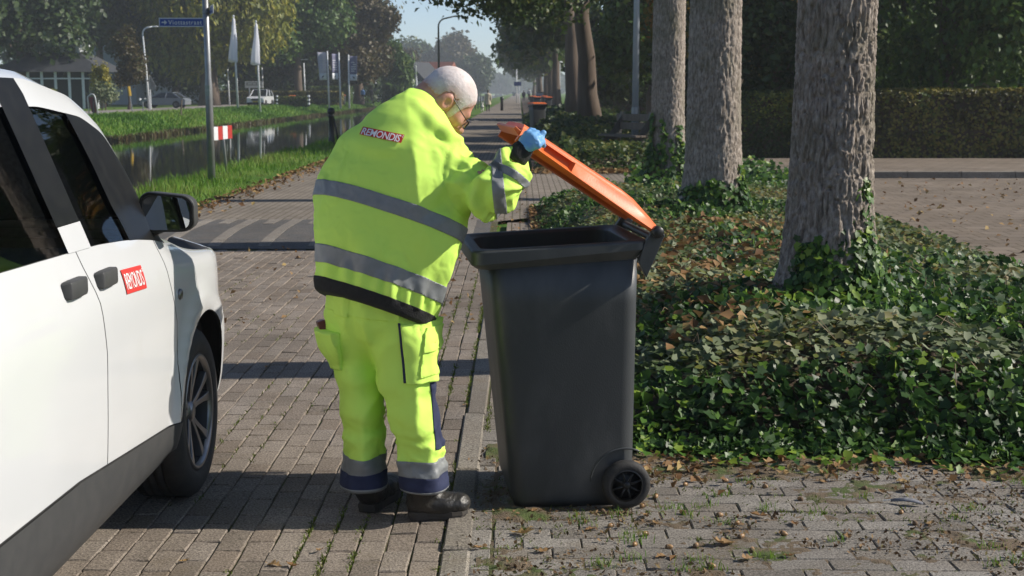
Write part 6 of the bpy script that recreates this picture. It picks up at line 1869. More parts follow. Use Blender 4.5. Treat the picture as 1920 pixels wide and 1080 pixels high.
# ---- street name post
p = G(397, 337, 0)
sp = thing('street_sign_post', 'grey steel post with blue Viottastraat street name plates above the canal bank', 'sign post', tuple(p))
ztop = 4.0
mesh_np('post', *tube([(0, 0, -.3), (0, 0, 1.72), (0, 0, 1.86), (-.015, 0, ztop)], [.068, .066, .055, .052], 20), M_galv, sp, smooth=True)
def plate(w, h, a, c, word, arrow, parent, tw):
    v, f = box((0, 0, 0), (w, .012, h)); pl = mesh_np('name_plate', rz_pt(v, a, c), f, M_signw, parent, bevel=.003)
    v, f = box((0, -.008, 0), (w - .035, .004, h - .035)); mesh_np('blue_field', rz_pt(v, a, c), f, M_blue, pl)
    tv, tf_ = text_mesh(word, 1, .012, 1, 1.15)
    sw = tw / np.ptp(tv[:, 0]); sh = h * .50 / np.ptp(tv[:, 2])
    tv = tv * np.array([sw, 1, sh]); tv[:, 1] = -.0125
    tv[:, 0] += (w * .5 - .04 - tw / 2) if arrow else 0
    mesh_np('lettering', rz_pt(tv, a, c), tf_, M_signw, pl)
    if arrow:
        x0 = -w / 2 + .05; s_ = .62 * h
        poly = [(x0, -.12 * s_), (x0 + .5 * s_, -.12 * s_), (x0 + .5 * s_, -.42 * s_), (x0 + s_, 0), (x0 + .5 * s_, .42 * s_), (x0 + .5 * s_, .12 * s_), (x0, .12 * s_)]
        v, f = prism(poly, -.0135, -.0105, 'y'); mesh_np('arrow', rz_pt(v, a, c), f, M_signw, pl)
    br = mesh_np('bracket', *tube([rz_pt([[w / 2 - .01 if arrow else -w / 2 + .01, .01, 0]], a, c)[0], (0, 0, c[2])], .012, 6), M_galv, pl)
    return pl
q = V(340.5, 42, p.y); pxm = p.y / FPX
plate(83.5 * pxm * 1.0, 16.5 * pxm, 0.0, (q.x - p.x, q.y - p.y, q.z), 'Viottastraat', True, sp, 62 * pxm)
q = V(397.5, 19, p.y - .1)
plate(.62, 15.5 * pxm, R(-72), (q.x - p.x + .02, q.y - p.y - .12, q.z), 'Kanaalweg', False, sp, .46)
mesh_np('sticker', *box((-.01, -.072, 1.61), (.085, .006, .19)), mat('sticker', (.42, .44, .42), .5, col2=(.2, .25, .2), nscale=9), sp, bevel=.002)
mesh_np('clamp', *lathe([(.060, -.02), (.066, -.015), (.066, .015), (.060, .02)], 16, 'z', (-.005, 0, 3.0), cap=False), M_galv, sp)
# ---- red and white barrier board on its own stake
p = G(425, 322, 0)
bb = thing('barrier_board', 'red and white striped board on a leaning stake beside the street sign post', 'barrier board', tuple(p))
a0, a1 = V(389, 252, 24.45), V(434, 247, 25.3)
L_ = (a1 - a0); wv = L_.normalized(); ang = math.atan2(wv.y, wv.x); w_ = math.hypot(L_.x, L_.y); hb_ = .245
for k in range(5):
    c = a0 + L_ * ((k + .5) / 5) - p
    v, f = box((0, -.004 if k % 2 else 0, 0), (w_ / 5 - .001, .03, hb_)); v = rz_pt(v, ang, tuple(c))
    mesh_np('board_panel', v, f, M_sred if k % 2 == 0 else M_signw, bb, bevel=.002)
mesh_np('stake', *tube([(0.0, 0.06, -.2), tuple(V(419, 262, p.y + .06) - p), tuple(V(416, 242, p.y + .06) - p)], .026, 8), M_galv, bb, smooth=True)
# ---- black bollard behind the man
p = G(622, 268, 0)
bl = thing('bollard', 'black iron bollard with a ball top on the near canal bank', 'bollard', tuple(p))
mesh_np('post', *lathe([(.11, -.2), (.11, .12), (.085, .2), (.08, .80), (.10, .82), (.10, .86), (.05, .88)], 20), M_iron, bl, smooth=True)
mesh_np('ball', *lathe([(.001, .86), (.06, .87), (.115, .93), (.12, .98), (.105, 1.05), (.06, 1.09), (.001, 1.1)], 20), M_iron, bl, smooth=True)
mesh_np('stay', *tube([(.07, 0, .78), (.14, 0, .45), (.24, 0, -.1)], .03, 8), M_iron, bl, smooth=True)
# ---- lamp posts
def lamp_post(name, label, base, h, r, arm=0.0, armz=0.0, material=None, lean=0.0, head=.5, group=None):
    t = thing(name, label, 'lamp post', tuple(base), group=group)
    pts = [(0, 0, -.2), (lean * .5, 0, h * .5), (lean, 0, h * .92)]
    rad = [r, r * .8, r * .62]
    if arm:
        s = 1 if arm > 0 else -1
        for k in range(1, 6):
            a = k / 5 * math.pi / 2 * .85
            pts.append((lean + s * h * .08 * (1 - math.cos(a)) , 0, h * .92 + h * .08 * math.sin(a))); rad.append(r * .55)
        pts.append((lean + arm, 0, h + armz)); rad.append(r * .5)
    else:
        pts.append((lean, 0, h)); rad.append(r * .6)
    mesh_np('post', *tube(pts, rad, 14), material or M_galv, t, smooth=True)
    if arm:
        s = 1 if arm > 0 else -1
        mesh_np('lamp_head', *loft([[(lean + arm + s * u * head, w_ * math.cos(a), h + armz + .02 * u + t_ * math.sin(a)) for a in np.linspace(0, 2 * math.pi, 10, endpoint=False)] for u, w_, t_ in ((-.1, .03, .03), (.1, .10, .05), (.6, .12, .06), (1, .06, .03))]), material or M_galv, t, smooth=True)
    else:
        mesh_np('lamp_head', *lathe([(.02, h - .05), (.26, h), (.27, h + .04), (.05, h + .12)], 14), material or M_galv, t, smooth=True)
    return t
b = G(1190, 292, 0.1)
lp = lamp_post('lamp_post', 'tall pale grey lamp post between the oaks and the bench', b, 8.0, .085, 1.1, .2, mat('lamp_grey', (.34, .37, .40), .45, metal=.2, col2=(.3, .33, .36), nscale=4))
mesh_np('access_door', *lathe([(.085, .95), (.092, .96), (.092, 1.12), (.085, 1.13)], 12, 'z'), M_galv, lp)
Y = 82; b = V(823, 171, Y); lamp_post('lamp_post', 'olive lamp post with a curved arm rising behind the old man', (b.x, Y, 0), 5.95, .085, .95, .12, M_olive)
Y = 120; b = V(279, 171, Y); lamp_post('lamp_post', 'white lamp post with short arm at the far bank left of the cypress', (b.x, Y, 0), 7.2, .11, .9, .05, M_polew, -.35)
Y = 165; b = V(562, 171, Y); lamp_post('lamp_post', 'slim lamp post between the first and second banner', (b.x, Y, 0), 5.4, .10, .8, .02, M_polew, -.25)
Y = 150; b = V(1041, 171, Y); lamp_post('lamp_post', 'slender mushroom topped lamp in front of the dark oak row', (b.x, Y, 0), 4.2, .06, 0, 0, M_polew)
Y = 128; b = V(1049.5, 171, Y); lamp_post('lamp_post', 'taller pale post just right of the mushroom topped lamp', (b.x, Y, 0), 4.3, .075, 0, 0, M_polew)
Y = 172; b = V(1031, 171, Y); lamp_post('lamp_post', 'thin pale post left of the mushroom topped lamp', (b.x, Y, 0), 3.6, .06, 0, 0, M_polew)
# ---- blue sign pole near the end of the road
Y = 185; b = V(968.5, 171, Y)
t = thing('traffic_sign', 'pale pole with small blue sign boards at the end of the left verge', 'traffic sign', (b.x, Y, 0))
mesh_np('post', *tube([(0, 0, -.2), (0, 0, 4.6)], .07, 8), M_polew, t, smooth=True)
mesh_np('board', *box((.15, -.1, 2.6), (1.0, .04, .55)), M_blue, t); mesh_np('arm', *tube([(-.5, 0, 4.5), (0, 0, 4.6)], .04, 6), M_polew, t)
mesh_np('lower_board', *box((-.35, -.1, 1.2), (.35, .04, .5)), M_signw, t); mesh_np('second_post', *tube([(.4, .2, -.1), (.4, .2, 2.9)], .05, 6), M_polew, t)
# ---- bench by the lamp post
b = G(1165, 292, 0.16)
t = thing('park_bench', 'dark wooden bench half hidden behind the grey lamp post', 'bench', (b.x, b.y, .16), R(-62))
for k in range(3): mesh_np('seat_plank', *box((0, -.08 + .15 * k, .45), (1.6, .13, .045)), M_wood, t, bevel=.006)
for k in range(2): mesh_np('back_plank', *box((0, .33 + .05 * k, .66 + .19 * k), (1.6, .04, .16)), M_wood, t, bevel=.006)
for sx in (-.6, .6):
    mesh_np('leg', *prism([(-.16, 0), (-.06, 0), (-.03, .43), (.30, .43), (.42, .98), (.36, .98), (.24, .48), (.20, .40), (.30, 0), (.20, 0), (.12, .38), (-.13, .38)], sx - .04, sx + .04, 'x'), mat('bench_concrete', (.16, .15, .135), .9, col2=(.12, .12, .1), nscale=8), t)
# ---- railing by the water far along the road
Y0 = 118
t = thing('railing', 'thin dark railing along the water behind the woman in beige', 'railing', (-4.2, Y0, 0))
for k in range(8): mesh_np('rail_post', *tube([(.09 * k, k * 5.5, -.1), (.09 * k, k * 5.5, 1.15)], .05, 6), M_iron, t)
for z in (.45, 1.1): mesh_np('rail_bar', *tube([(0, 0, z), (.65, 39, z)], .03, 6), M_iron, t)
Y = 112; b = V(941, 171, Y)
t = thing('bollard', 'black mooring post on the verge right of the woman in beige', 'bollard', (b.x, Y, 0)); mesh_np('post', *lathe([(.12, -.1), (.11, .85), (.15, .9), (.15, 1.1), (.05, 1.15)], 12), M_iron, t, smooth=True)

# ---- furled white flags
def X0(px, Y): return V(px, 171, Y).x
M_flag = mat('flag_cloth', (0.84, 0.85, 0.88), 0.8, col2=(0.76, 0.77, 0.82), nscale=2, stretch=(3, 3, .4), trans=.45)
for px, top, bot, lab in ((444, 33, 113, 'left one of the two furled white flags on white poles'), (485.5, 43, 118, 'right one of the two furled white flags, in front of the off-roader')):
    Y = 121; x = X0(px, Y); zt = V(px, top, Y).z; zb = V(px, bot, Y).z
    t = thing('flag_pole', lab, 'flag', (x, Y, 0))
    mesh_np('pole', *tube([(.06, 0, -.3), (-.10, 0, zt)], [.10, .06], 10), M_polew, t, smooth=True)
    mesh_np('finial', *lathe([(.001, zt + .25), (.09, zt + .16), (.09, zt + .08), (.03, zt)], 10, 'z', (-.1, 0, 0)), M_polew, t)
    rings = []
    for k in range(16):
        u = k / 15; z = zt - .1 + (zb - zt) * u; w = .10 + .30 * u ** .9
        rings.append([(-.1 - .12 * u + w * math.cos(a) * (1 + .25 * math.sin(3 * a + u * 4)), .8 * w * math.sin(a) * (1 + .25 * math.sin(4 * a + u * 3)), z + .12 * math.sin(2 * a) * u) for a in np.linspace(0, 2 * math.pi, 14, endpoint=False)])
    mesh_np('flag', *loft(rings), M_flag, t, smooth=True)
# ---- three banners
M_ban = mat('banner_grey', (0.165, 0.165, 0.25), 0.7, col2=(0.13, 0.13, 0.21), nscale=1.5)
M_banl = mat('banner_pale', (0.62, 0.62, 0.70), 0.7, col2=(0.48, 0.48, 0.58), nscale=1.5, trans=.4)
for px, side, wpx, top, bot, base, face, lab, sk in ((615, -1, 17, 98, 150, 197, M_banl, 'leftmost banner, pale and slightly billowing, on a white pole', .5), (636.5, -1, 9.5, 101, 149, 195, M_ban, 'middle banner, narrow slate grey, turned half away', 0), (654.5, 1, 14, 105, 151, 195, M_ban, 'rightmost banner, slate grey, hanging right of its pole', -.1)):
    Y = 150; x = X0(px, Y); s = Y / FPX; zt = V(px, top, Y).z; zb = V(px, bot, Y).z
    t = thing('banner', lab, 'banner', (x, Y, 0))
    mesh_np('pole', *tube([(.10 if side < 0 else 0, 0, -.3), (0, 0, zt + .15)], [.10, .075], 10), M_polew, t, smooth=True)
    w = wpx * s; cloth = []
    nseg, nz_ = 8, 12
    def bpos(u, v): return (side * (.12 + w * u) + sk * .5 * v * u * (1 if side < 0 else 1), .12 * math.sin(u * 3.4) - .5 * u * (0 if wpx > 12 else 1), zt + (zb - zt) * v)
    V_ = [bpos(i / nseg, j / nz_) for j in range(nz_ + 1) for i in range(nseg + 1)]
    F_ = [(j * (nseg + 1) + i, j * (nseg + 1) + i + 1, (j + 1) * (nseg + 1) + i + 1, (j + 1) * (nseg + 1) + i) for j in range(nz_) for i in range(nseg)]
    up = [f for k, f in enumerate(F_) if k // nseg < 9]; dn = [f for k, f in enumerate(F_) if k // nseg >= 9]
    cl_ = mesh_np('cloth', V_, up, face, t, smooth=True, solid=.02); mesh_np('lower_panel', V_, dn, M_signw, t, smooth=True, solid=.02)
    lv, lf, n_ = [], [], 0
    for j in range(5):
        v0 = .24 + .09 * j
        for (ua, ub) in ((.18, .40), (.44, .62), (.66, .85)):
            if random.random() < .2: continue
            q4 = [bpos(ua, v0), bpos(ub, v0), bpos(ub, v0 + .035), bpos(ua, v0 + .035)]
            lv += [(a, b - .035, c) for a, b, c in q4]; lf.append((n_, n_ + 1, n_ + 2, n_ + 3)); n_ += 4
    mesh_np('print_lines', lv, lf, M_signw, cl_, kind='stuff')
    q4 = [bpos(.35, .82), bpos(.6, .86), bpos(.72, .93), bpos(.45, .90)]
    mesh_np('emblem', [(a, b - .035, c) for a, b, c in q4], [(0, 1, 2, 3)], M_iron, t)
# ---- bare poles
for px, top, base, Y, lab in ((430, 130, 199, 150, 'thin bare pole left of the white flags'), (572.5, 118, 181, 160, 'thin bare pole left of the first banner'), (494, 126, 168, 170, 'thin bare pole above the white off-roader'), (706, 146, 172, 210, 'short bare pole right of the banners'), (751, 135, 170, 235, 'thin pole under the willow'), (775.5, 130, 172, 235, 'thin pale pole left of the white gabled house')):
    t = thing('pole', lab, 'pole', (X0(px, Y), Y, 0)); mesh_np('shaft', *tube([(0, 0, -.1), (-.12, 0, V(px, top, Y).z)], .075, 6), M_polew, t, smooth=True)
Y = 235; t = thing('lamp_post', 'square headed lamp by the willow', 'lamp post', (X0(759, Y), Y, 0)); mesh_np('post', *tube([(0, 0, 0), (0, 0, 5)], .08, 6), M_polew, t); mesh_np('lamp_head', *box((0, 0, 5.2), (1.2, .5, .45)), M_polew, t)
Y = 230; t = thing('pole', 'thickest white pole left of the white gabled house', 'pole', (X0(781, Y), Y, 0)); mesh_np('shaft', *tube([(.1, 0, 0), (-.1, 0, 6.0)], [.2, .1], 8), M_polew, t)
# ---- black and white bollards
def striped(px, base_, h, Y, lab):
    t = thing('striped_bollard', lab, 'bollard', (X0(px, Y), Y, 0), group='black and white bollards across the canal')
    for k in range(6): mesh_np('band', *lathe([(.13, k * h / 6), (.13, (k + 1) * h / 6)] if k < 5 else [(.13, k * h / 6), (.12, h * .98), (.05, h)], 10), M_polew if k % 2 else M_iron, t)
for a in ((519, 0, 1.15, 147, 'striped bollard right beside the white off-roader'), (578.5, 0, 1.2, 142, 'striped bollard just left of the small hedge block'), (590, 0, 1.15, 160, 'striped bollard behind the small hedge block'), (709.5, 0, 1.1, 195, 'left striped bollard of the distant pair'), (715, 0, 1.1, 195, 'right striped bollard of the distant pair')): striped(*a)
# ---- signs on the far bank
Y = 118; t = thing('warning_sign', 'grey triangular sign back beside the leaning white lamp post', 'sign', (X0(282, Y), Y, 0))
mesh_np('post', *tube([(0, 0, 0), (-.05, 0, 3.0)], .05, 8), M_polew, t); mesh_np('plate', *prism([(0, 1.75), (.48, 1.75), (.48, 2.1), (.04, 3.0), (0, 3.0)], -.06, -.03, 'y'), M_galv, t, bevel=.01)
Y = 101; t = thing('marker_post', 'leaning stake with a yellow top in front of the dark hedge', 'post', (X0(247.5, Y), Y, 0))
mesh_np('stake', *tube([(0, 0, -.2), (-.22, 0, 1.75)], .045, 6), M_galv, t); mesh_np('cap', *tube([(-.155, 0, 1.25), (-.24, 0, 1.95)], .11, 6), mat('marker_yellow', (.45, .28, .02), .6), t)
Y = 99; t = thing('post', 'low grey stake in front of the hedge end', 'post', (X0(267.5, Y), Y, 0)); mesh_np('stake', *tube([(0, 0, -.1), (-.03, 0, .85)], .05, 6), M_galv, t)
Y = 96; t = thing('post', 'short brown stake on the far bank top below the cypress', 'post', (X0(337.5, Y), Y, 0)); mesh_np('stake', *tube([(0, 0, -.2), (.1, 0, 1.0)], .06, 6), M_wood, t)
Y = 88; t = thing('notice_board', 'small white framed board with a dark red panel at the far left bank', 'notice board', (X0(174, Y), Y, 0))
mesh_np('frame', *tube([(-.30, 0, -.1), (-.36, 0, 1.25), (-.12, 0, 1.42), (.05, 0, 1.4), (.14, 0, 1.2), (.30, 0, .0)], .035, 6), M_polew, t, smooth=True)
mesh_np('panel', *prism([(-.28, 1.2), (-.02, 1.25), (.08, 1.1), (.22, .1), (-.12, .25)], -.02, .02, 'y'), mat('dark_red', (.14, .015, .02), .6), t); mesh_np('leg', *tube([(-.02, -.1, -.4), (.02, 0, 1.1)], .05, 6), M_iron, t)
Y = 158; t = thing('name_board', 'long white signboard with dark lettering above the off-roader', 'signboard', (X0(468, Y), Y, 0))
sbw = 34 * Y / FPX
mesh_np('post', *tube([(0, 0, 0), (0, 0, 2.0)], .08, 6), M_polew, t); mesh_np('board', *box((.25 * sbw, 0, 2.35), (sbw, .1, .75)), M_signw, t, bevel=.03)
mesh_np('dark_field', *box((.27 * sbw, -.06, 2.45), (sbw * .86, .03, .36)), M_galv, t)
lv, lf = [], []
for k, (u0, u1) in enumerate(((-.36, -.12), (-.08, .12), (.16, .27), (.30, .42))):
    x0_, x1_ = .27 * sbw + u0 * sbw, .27 * sbw + u1 * sbw; lv += [(x0_, -.08, 2.37), (x1_, -.08, 2.37), (x1_, -.08, 2.53), (x0_, -.08, 2.53)]; lf.append((4 * k, 4 * k + 1, 4 * k + 2, 4 * k + 3))
mesh_np('print_lines', lv, lf, M_signw, t, kind='stuff')
# ---- cars far away
M_silver = mat('silver_paint', (0.22, 0.24, 0.27), 0.35, metal=0.3, coat=.5, col2=(0.2, 0.22, 0.25), nscale=3)
M_win = mat('far_window', (0.012, 0.016, 0.02), 0.08, spec=.6)
def small_car(name, label, loc, rz, body_m, prof, roof, wheels, w=1.8):
    """prof: side outline of the lower body (y, z); roof: (y, z) of the greenhouse"""
    t = thing(name, label, 'car', loc, rz)
    def sect(poly, ins): return [[(s * (w / 2 - i_), y, z) for y, z in poly] for s, i_ in ((-1, ins), (-1, ins * .2), (1, ins * .2), (1, ins))]
    mesh_np('body', *loft(sect(prof, .10)), body_m, t, bevel=.05)
    gh = [[(s * (w / 2 - .10 - .22 * (z - roof[0][1])), y, z) for y, z in roof] for s in (-1, 1)]
    mesh_np('cabin', *loft(gh), M_win, t, bevel=.03)
    top = max(z for y, z in roof); ry = [y for y, z in roof if z > top - .06]
    mesh_np('roof', *box((0, (min(ry) + max(ry)) / 2, top + .015), (w - .55, max(ry) - min(ry) + .1, .05)), body_m, t, bevel=.02)
    ym = roof[0][0]; yM = roof[-1][0]
    for s in (-1, 1):
        for (ya, za), (yb, zb) in ((roof[0], roof[1]), (roof[-1], roof[-2]), (((roof[0][0] + roof[-1][0]) / 2, roof[0][1]), ((roof[1][0] + roof[-2][0]) / 2, top))):
            mesh_np('pillar', *tube([(s * (w / 2 - .09), ya, za), (s * (w / 2 - .09 - .22 * (zb - za)), yb, zb)], .045, 6), body_m, t)
    for s in (-1, 1):
        for y in wheels:
            wv = mesh_np('wheel', *lathe([(.20, -.1), (.33, -.1), (.34, 0), (.33, .1), (.20, .1)], 20, 'x', (s * (w / 2 - .1), y, .34)), M_rubber, t, smooth=True)
            mesh_np('rim', *lathe([(.01, .0), (.2, .0), (.2, .02), (.01, .04)], 14, 'x', (s * (w / 2 - .1) + s * .1, y, .34)), M_alloy, wv)
    yf = prof[-1][0] if prof[-1][0] > prof[0][0] else max(y for y, z in prof)
    for s in (-1, 1): mesh_np('headlight', *box((s * (w / 2 - .32), yf + .0, .80), (.42, .14, .2)), M_lamp, t, bevel=.03)
    mesh_np('grille', *box((0, yf + .01, .72), (.8, .1, .2)), M_trim, t); mesh_np('number_plate', *box((0, yf + .03, .52), (.52, .1, .11)), mat('plate_yellow', (.5, .36, .03), .5), t)
    mesh_np('lower_bumper', *box((0, yf - .1, .35), (w - .2, .3, .2)), M_trim, t, bevel=.04)
    return t
Y = 140
small_car('off_roader', 'white off-roader driving towards us on the far bank road', (X0(488, Y), Y, .03), R(177), M_paint,
          [(-2.2, .3), (-2.25, .6), (-2.15, 1.05), (.75, 1.08), (1.9, .98), (2.15, .85), (2.2, .35)], [(-2.1, 1.05), (-1.8, 1.66), (.0, 1.72), (.95, 1.06)], (-1.4, 1.35), 1.9)
small_car('saloon_car', 'silver saloon car parked behind the end of the long dark hedge', (X0(309, 126), 126, .03), R(84), M_silver,
          [(-2.2, .32), (-2.25, .75), (-2.0, .95), (.9, .95), (2.0, .82), (2.2, .6), (2.2, .32)], [(-1.75, .93), (-1.0, 1.42), (.15, 1.45), (1.15, .93)], (-1.35, 1.4))
Y = 175; small_car('saloon_car', 'dark car at the far end of the right bin row', (V(1016, 171, Y).x, Y, .02), R(178), M_iron,
          [(-2.2, .32), (-2.25, .75), (-2.0, .95), (.9, .95), (2.0, .82), (2.2, .6), (2.2, .32)], [(-1.75, .93), (-1.0, 1.42), (.15, 1.45), (1.15, .93)], (-1.35, 1.4))
# ---- people and dog far away
def walker(label, loc, h, coat, legs_m, hair_m, coat_len=.42, face=0.0, extra=None, stride=.14):
    t = thing('person', label, 'person', loc, face)
    k = h / 1.7
    def f(P):
        P = P / k
        d = sd_limb(P, [((0, 0, .86), .15, .11, EX), ((0, 0, 1.12), .14, .10, EX), ((0, 0, 1.36), .19, .11, EX), ((0, 0, 1.44), .08, .07, EX)], .04)
        d = smin(d, sd_cap(P, (0, 0, 1.42), (0, .01, 1.54), .05, .05), .03); d = smin(d, sd_ell(P, (0, .01, 1.60), (.075, .095, .11)), .02)
        for s in (-1, 1):
            d = smin(d, sd_cap(P, (s * .09, 0, .86), (s * .09, s * stride * .6, .46), .085, .06), .04); d = smin(d, sd_cap(P, (s * .09, s * stride * .6, .46), (s * .09, s * stride - .04, .06), .06, .04), .02)
            d = smin(d, sd_cap(P, (s * .09, s * stride - .05, .04), (s * .09, s * stride + .14, .03), .04, .035), .02)
            d = smin(d, sd_cap(P, (s * .20, 0, 1.36), (s * .25, -s * .06, 1.08), .055, .045), .03); d = smin(d, sd_cap(P, (s * .25, -s * .06, 1.08), (s * .25, .08 - s * .1, .84), .045, .035), .02)
        return d * k
    Vs, F = surface_nets(f, (-.45, -.4, -.05), (.45, .45, 1.85), .03)
    mesh_np('body', Vs, tri(F), legs_m, t, smooth=True)
    def fc(P):
        Q = P / k
        d = sd_limb(Q, [((0, 0, 1.46), .07, .07, EX), ((0, 0, 1.36), .215, .14, EX), ((0, 0, 1.1), .18, .145, EX), ((0, 0, .86), .205, .17, EX), ((.02, -.02, .86 - coat_len), .26, .21, EX)], .04)
        d = np.maximum(d, (.86 - coat_len + .06) - Q[:, 2])
        for s in (-1, 1):
            d = smin(d, sd_cap(Q, (s * .20, 0, 1.36), (s * .25, -s * .06, 1.08), .07, .06), .03); d = smin(d, sd_cap(Q, (s * .25, -s * .06, 1.08), (s * .25, .07 - s * .1, .88), .06, .05), .02)
        return d * k
    Vs, F = surface_nets(fc, (-.45, -.4, .2), (.45, .45, 1.85), .03)
    mesh_np('coat', Vs, tri(F), coat, t, smooth=True)
    Vs, F = surface_nets(lambda P: np.maximum(sd_ell(P / k, (0, -.012, 1.625), (.09, .105, .115)), (P / k)[:, 1] * .8 - ((P / k)[:, 2] - 1.60) - .06), (-.15, -.2, 1.4), (.15, .2, 1.9), .02)
    mesh_np('hair', Vs, tri(F), hair_m, t, smooth=True)
    return t
M_beige = mat('beige_wool', (.50, .42, .31), .9, col2=(.45, .38, .28), nscale=8); M_dkc = mat('dark_cloth', (.02, .022, .03), .9, col2=(.03, .03, .035), nscale=8); M_brownh = mat('brown_hair', (.05, .03, .02), .7); M_blouse = mat('blue_cloth', (.10, .20, .38), .85)
walker('woman with short brown hair in a beige coat walking away with a white dog', tuple(G(915, 209, 0)), 1.66, M_beige, M_dkc, M_brownh, .36, 0)
dg = thing('dog', 'small white dog trotting beside the woman in beige', 'dog', tuple(G(904.5, 209, 0)))
def f_dog(P):
    d = sd_limb(P, [((0, -.22, .40), .10, .11, EX), ((0, .02, .38), .095, .105, EX), ((0, .20, .40), .11, .14, EX)], .03)
    d = smin(d, sd_cap(P, (0, .22, .46), (0, .32, .60), .075, .06), .03); d = smin(d, sd_ell(P, (0, .36, .64), (.065, .085, .065)), .02); d = smin(d, sd_cap(P, (0, .40, .62), (0, .50, .595), .04, .026), .02)
    for s in (-1, 1):
        d = smin(d, sd_cap(P, (s * .05, .34, .68), (s * .075, .32, .74), .022, .014), .01)
        d = smin(d, sd_cap(P, (s * .07, .19, .36), (s * .07, .17 + s * .05, .18), .05, .03), .03); d = smin(d, sd_cap(P, (s * .07, .17 + s * .05, .18), (s * .07, .20 + s * .05, .02), .03, .025), .01)
        d = smin(d, sd_cap(P, (s * .07, -.22, .36), (s * .07, -.15 - s * .05, .24), .065, .04), .03); d = smin(d, sd_cap(P, (s * .07, -.15 - s * .05, .24), (s * .07, -.25 - s * .05, .15), .035, .026), .01); d = smin(d, sd_cap(P, (s * .07, -.25 - s * .05, .15), (s * .07, -.22 - s * .05, .02), .026, .024), .01)
    return smin(d, sd_cap(P, (0, -.30, .46), (0, -.38, .66), .03, .02), .02)
Vs, F = surface_nets(f_dog, (-.2, -.5, -.02), (.2, .6, .85), .02)
mesh_np('body', Vs, tri(F), mat('white_fur', (.62, .60, .56), .9, col2=(.55, .52, .48), nscale=20), dg, smooth=True)
mesh_np('lead', *tube([(.02, .22, .55), (.25, .1, .80), tuple(V(909, 190, 107) - G(904.5, 209, 0))], .012, 5), M_iron, dg)
for px, Y, lab, h, c_, s_ in ((680, 168, 'cyclist in a light blue top riding on the far bank road', 1.7, M_blouse, 0), (696, 186, 'walker in dark clothes behind the cyclist', 1.7, M_dkc, 0), (982, 200, 'distant walker in dark clothes on the road', 1.7, M_dkc, 0), (992, 205, 'distant cyclist in a white shirt on the road', 1.7, M_flag, 0)):
    x = X0(px, Y); cyc = 'cyclist' in lab
    w_ = walker(lab, (x, Y, .28 if cyc else 0.02), h, c_, M_dkc, M_brownh, .02, R(170), stride=.05 if cyc else .14)
    if cyc:
        bk = thing('bicycle', 'bicycle ridden by the ' + lab.split(' riding')[0].split(' on the')[0], 'bicycle', (x, Y, 0), R(170))
        for y in (-.52, .52): mesh_np('wheel', *tube([(0, y + .34 * math.cos(a), .35 + .34 * math.sin(a)) for a in np.linspace(0, 2 * math.pi, 19)], .025, 6), M_iron, bk)
        mesh_np('frame', *join(tube([(0, -.52, .35), (0, -.15, .85), (0, .40, .85), (0, .52, .35)], .022, 6), tube([(0, -.52, .35), (0, 0, .32), (0, -.17, .95)], .022, 6), tube([(0, 0, .32), (0, .40, .8)], .022, 6)), M_iron, bk)
        mesh_np('handlebar', *tube([(-.28, .30, 1.02), (0, .42, 1.0), (.28, .30, 1.02)], .018, 6), M_iron, bk); mesh_np('saddle', *box((0, -.19, .97), (.14, .26, .06)), M_iron, bk, bevel=.02)
# ---- buildings
M_slate = mat('slate_roof', (0.03, 0.033, 0.038), 0.85, col2=(0.042, 0.045, 0.05), nscale=2, bump=.5, bscale=12)
M_tile = mat('red_tile', (0.22, 0.07, 0.045), 0.8, col2=(0.26, 0.09, 0.055), nscale=2)
def house(name, label, c, w, d, h, rh, wall_m, roof_m, rz=0.0, wins=(), flat=False):
    t = thing(name, label, 'house', c, rz)
    mesh_np('wall', *box((0, 0, h / 2), (w, d, h)), wall_m, t)
    e = .4
    if flat:
        v, f = loft([[(-w / 2 - e, -d / 2 - e, h), (w / 2 + e, -d / 2 - e, h), (w / 2 + e, d / 2 + e, h), (-w / 2 - e, d / 2 + e, h)], [(-w / 4, -d / 4, h + rh), (w / 4, -d / 4, h + rh), (w / 4, d / 4, h + rh), (-w / 4, d / 4, h + rh)]])
    else:
        v, f = loft([[(-w / 2 - e, y, h - .1), (w / 2 + e, y, h - .1), (0, y, h + rh)] for y in (-d / 2 - e, d / 2 + e)])
    mesh_np('roof', v, f, roof_m, t)
    for (x, z, ww, hh) in wins:
        fr_ = mesh_np('window', *join(box((x - ww / 2, -d / 2 - .03, z), (.09, .1, hh)), box((x + ww / 2, -d / 2 - .03, z), (.09, .1, hh)), box((x, -d / 2 - .03, z + hh / 2), (ww + .09, .102, .09)), box((x, -d / 2 - .03, z - hh / 2), (ww + .09, .102, .09)), box((x, -d / 2 - .025, z), (.07, .09, hh - .09)), box((x, -d / 2 - .025, z + hh * .15), (ww - .09, .088, .07))), M_polew, t)
        mesh_np('pane', *box((x, -d / 2 - .012, z), (ww - .08, .03, hh - .08)), M_win, fr_)
    return t
Y = 122
pv_ = thing('pavilion', 'veranda pavilion with dark tent roof and white balustrade at the far left', 'pavilion', (X0(82, Y), Y + 5, 0))
mesh_np('wall', *box((0, 1.0, 1.7), (6.0, 5, 3.4)), mat('dark_glazing', (.012, .014, .014), .5), pv_)
mesh_np('roof', *loft([[(-5.2, -4.2, 3.35), (5.2, -4.2, 3.35), (5.2, 4.2, 3.35), (-5.2, 4.2, 3.35)], [(-2.4, -1.8, 5.1), (2.4, -1.8, 5.1), (2.4, 1.8, 5.1), (-2.4, 1.8, 5.1)]]), M_slate, pv_)
for k in range(8): mesh_np('column', *tube([(-4.4 + k * 1.26, -3.6, 0), (-4.4 + k * 1.26, -3.6, 3.38)], .13, 8), M_polew, pv_)
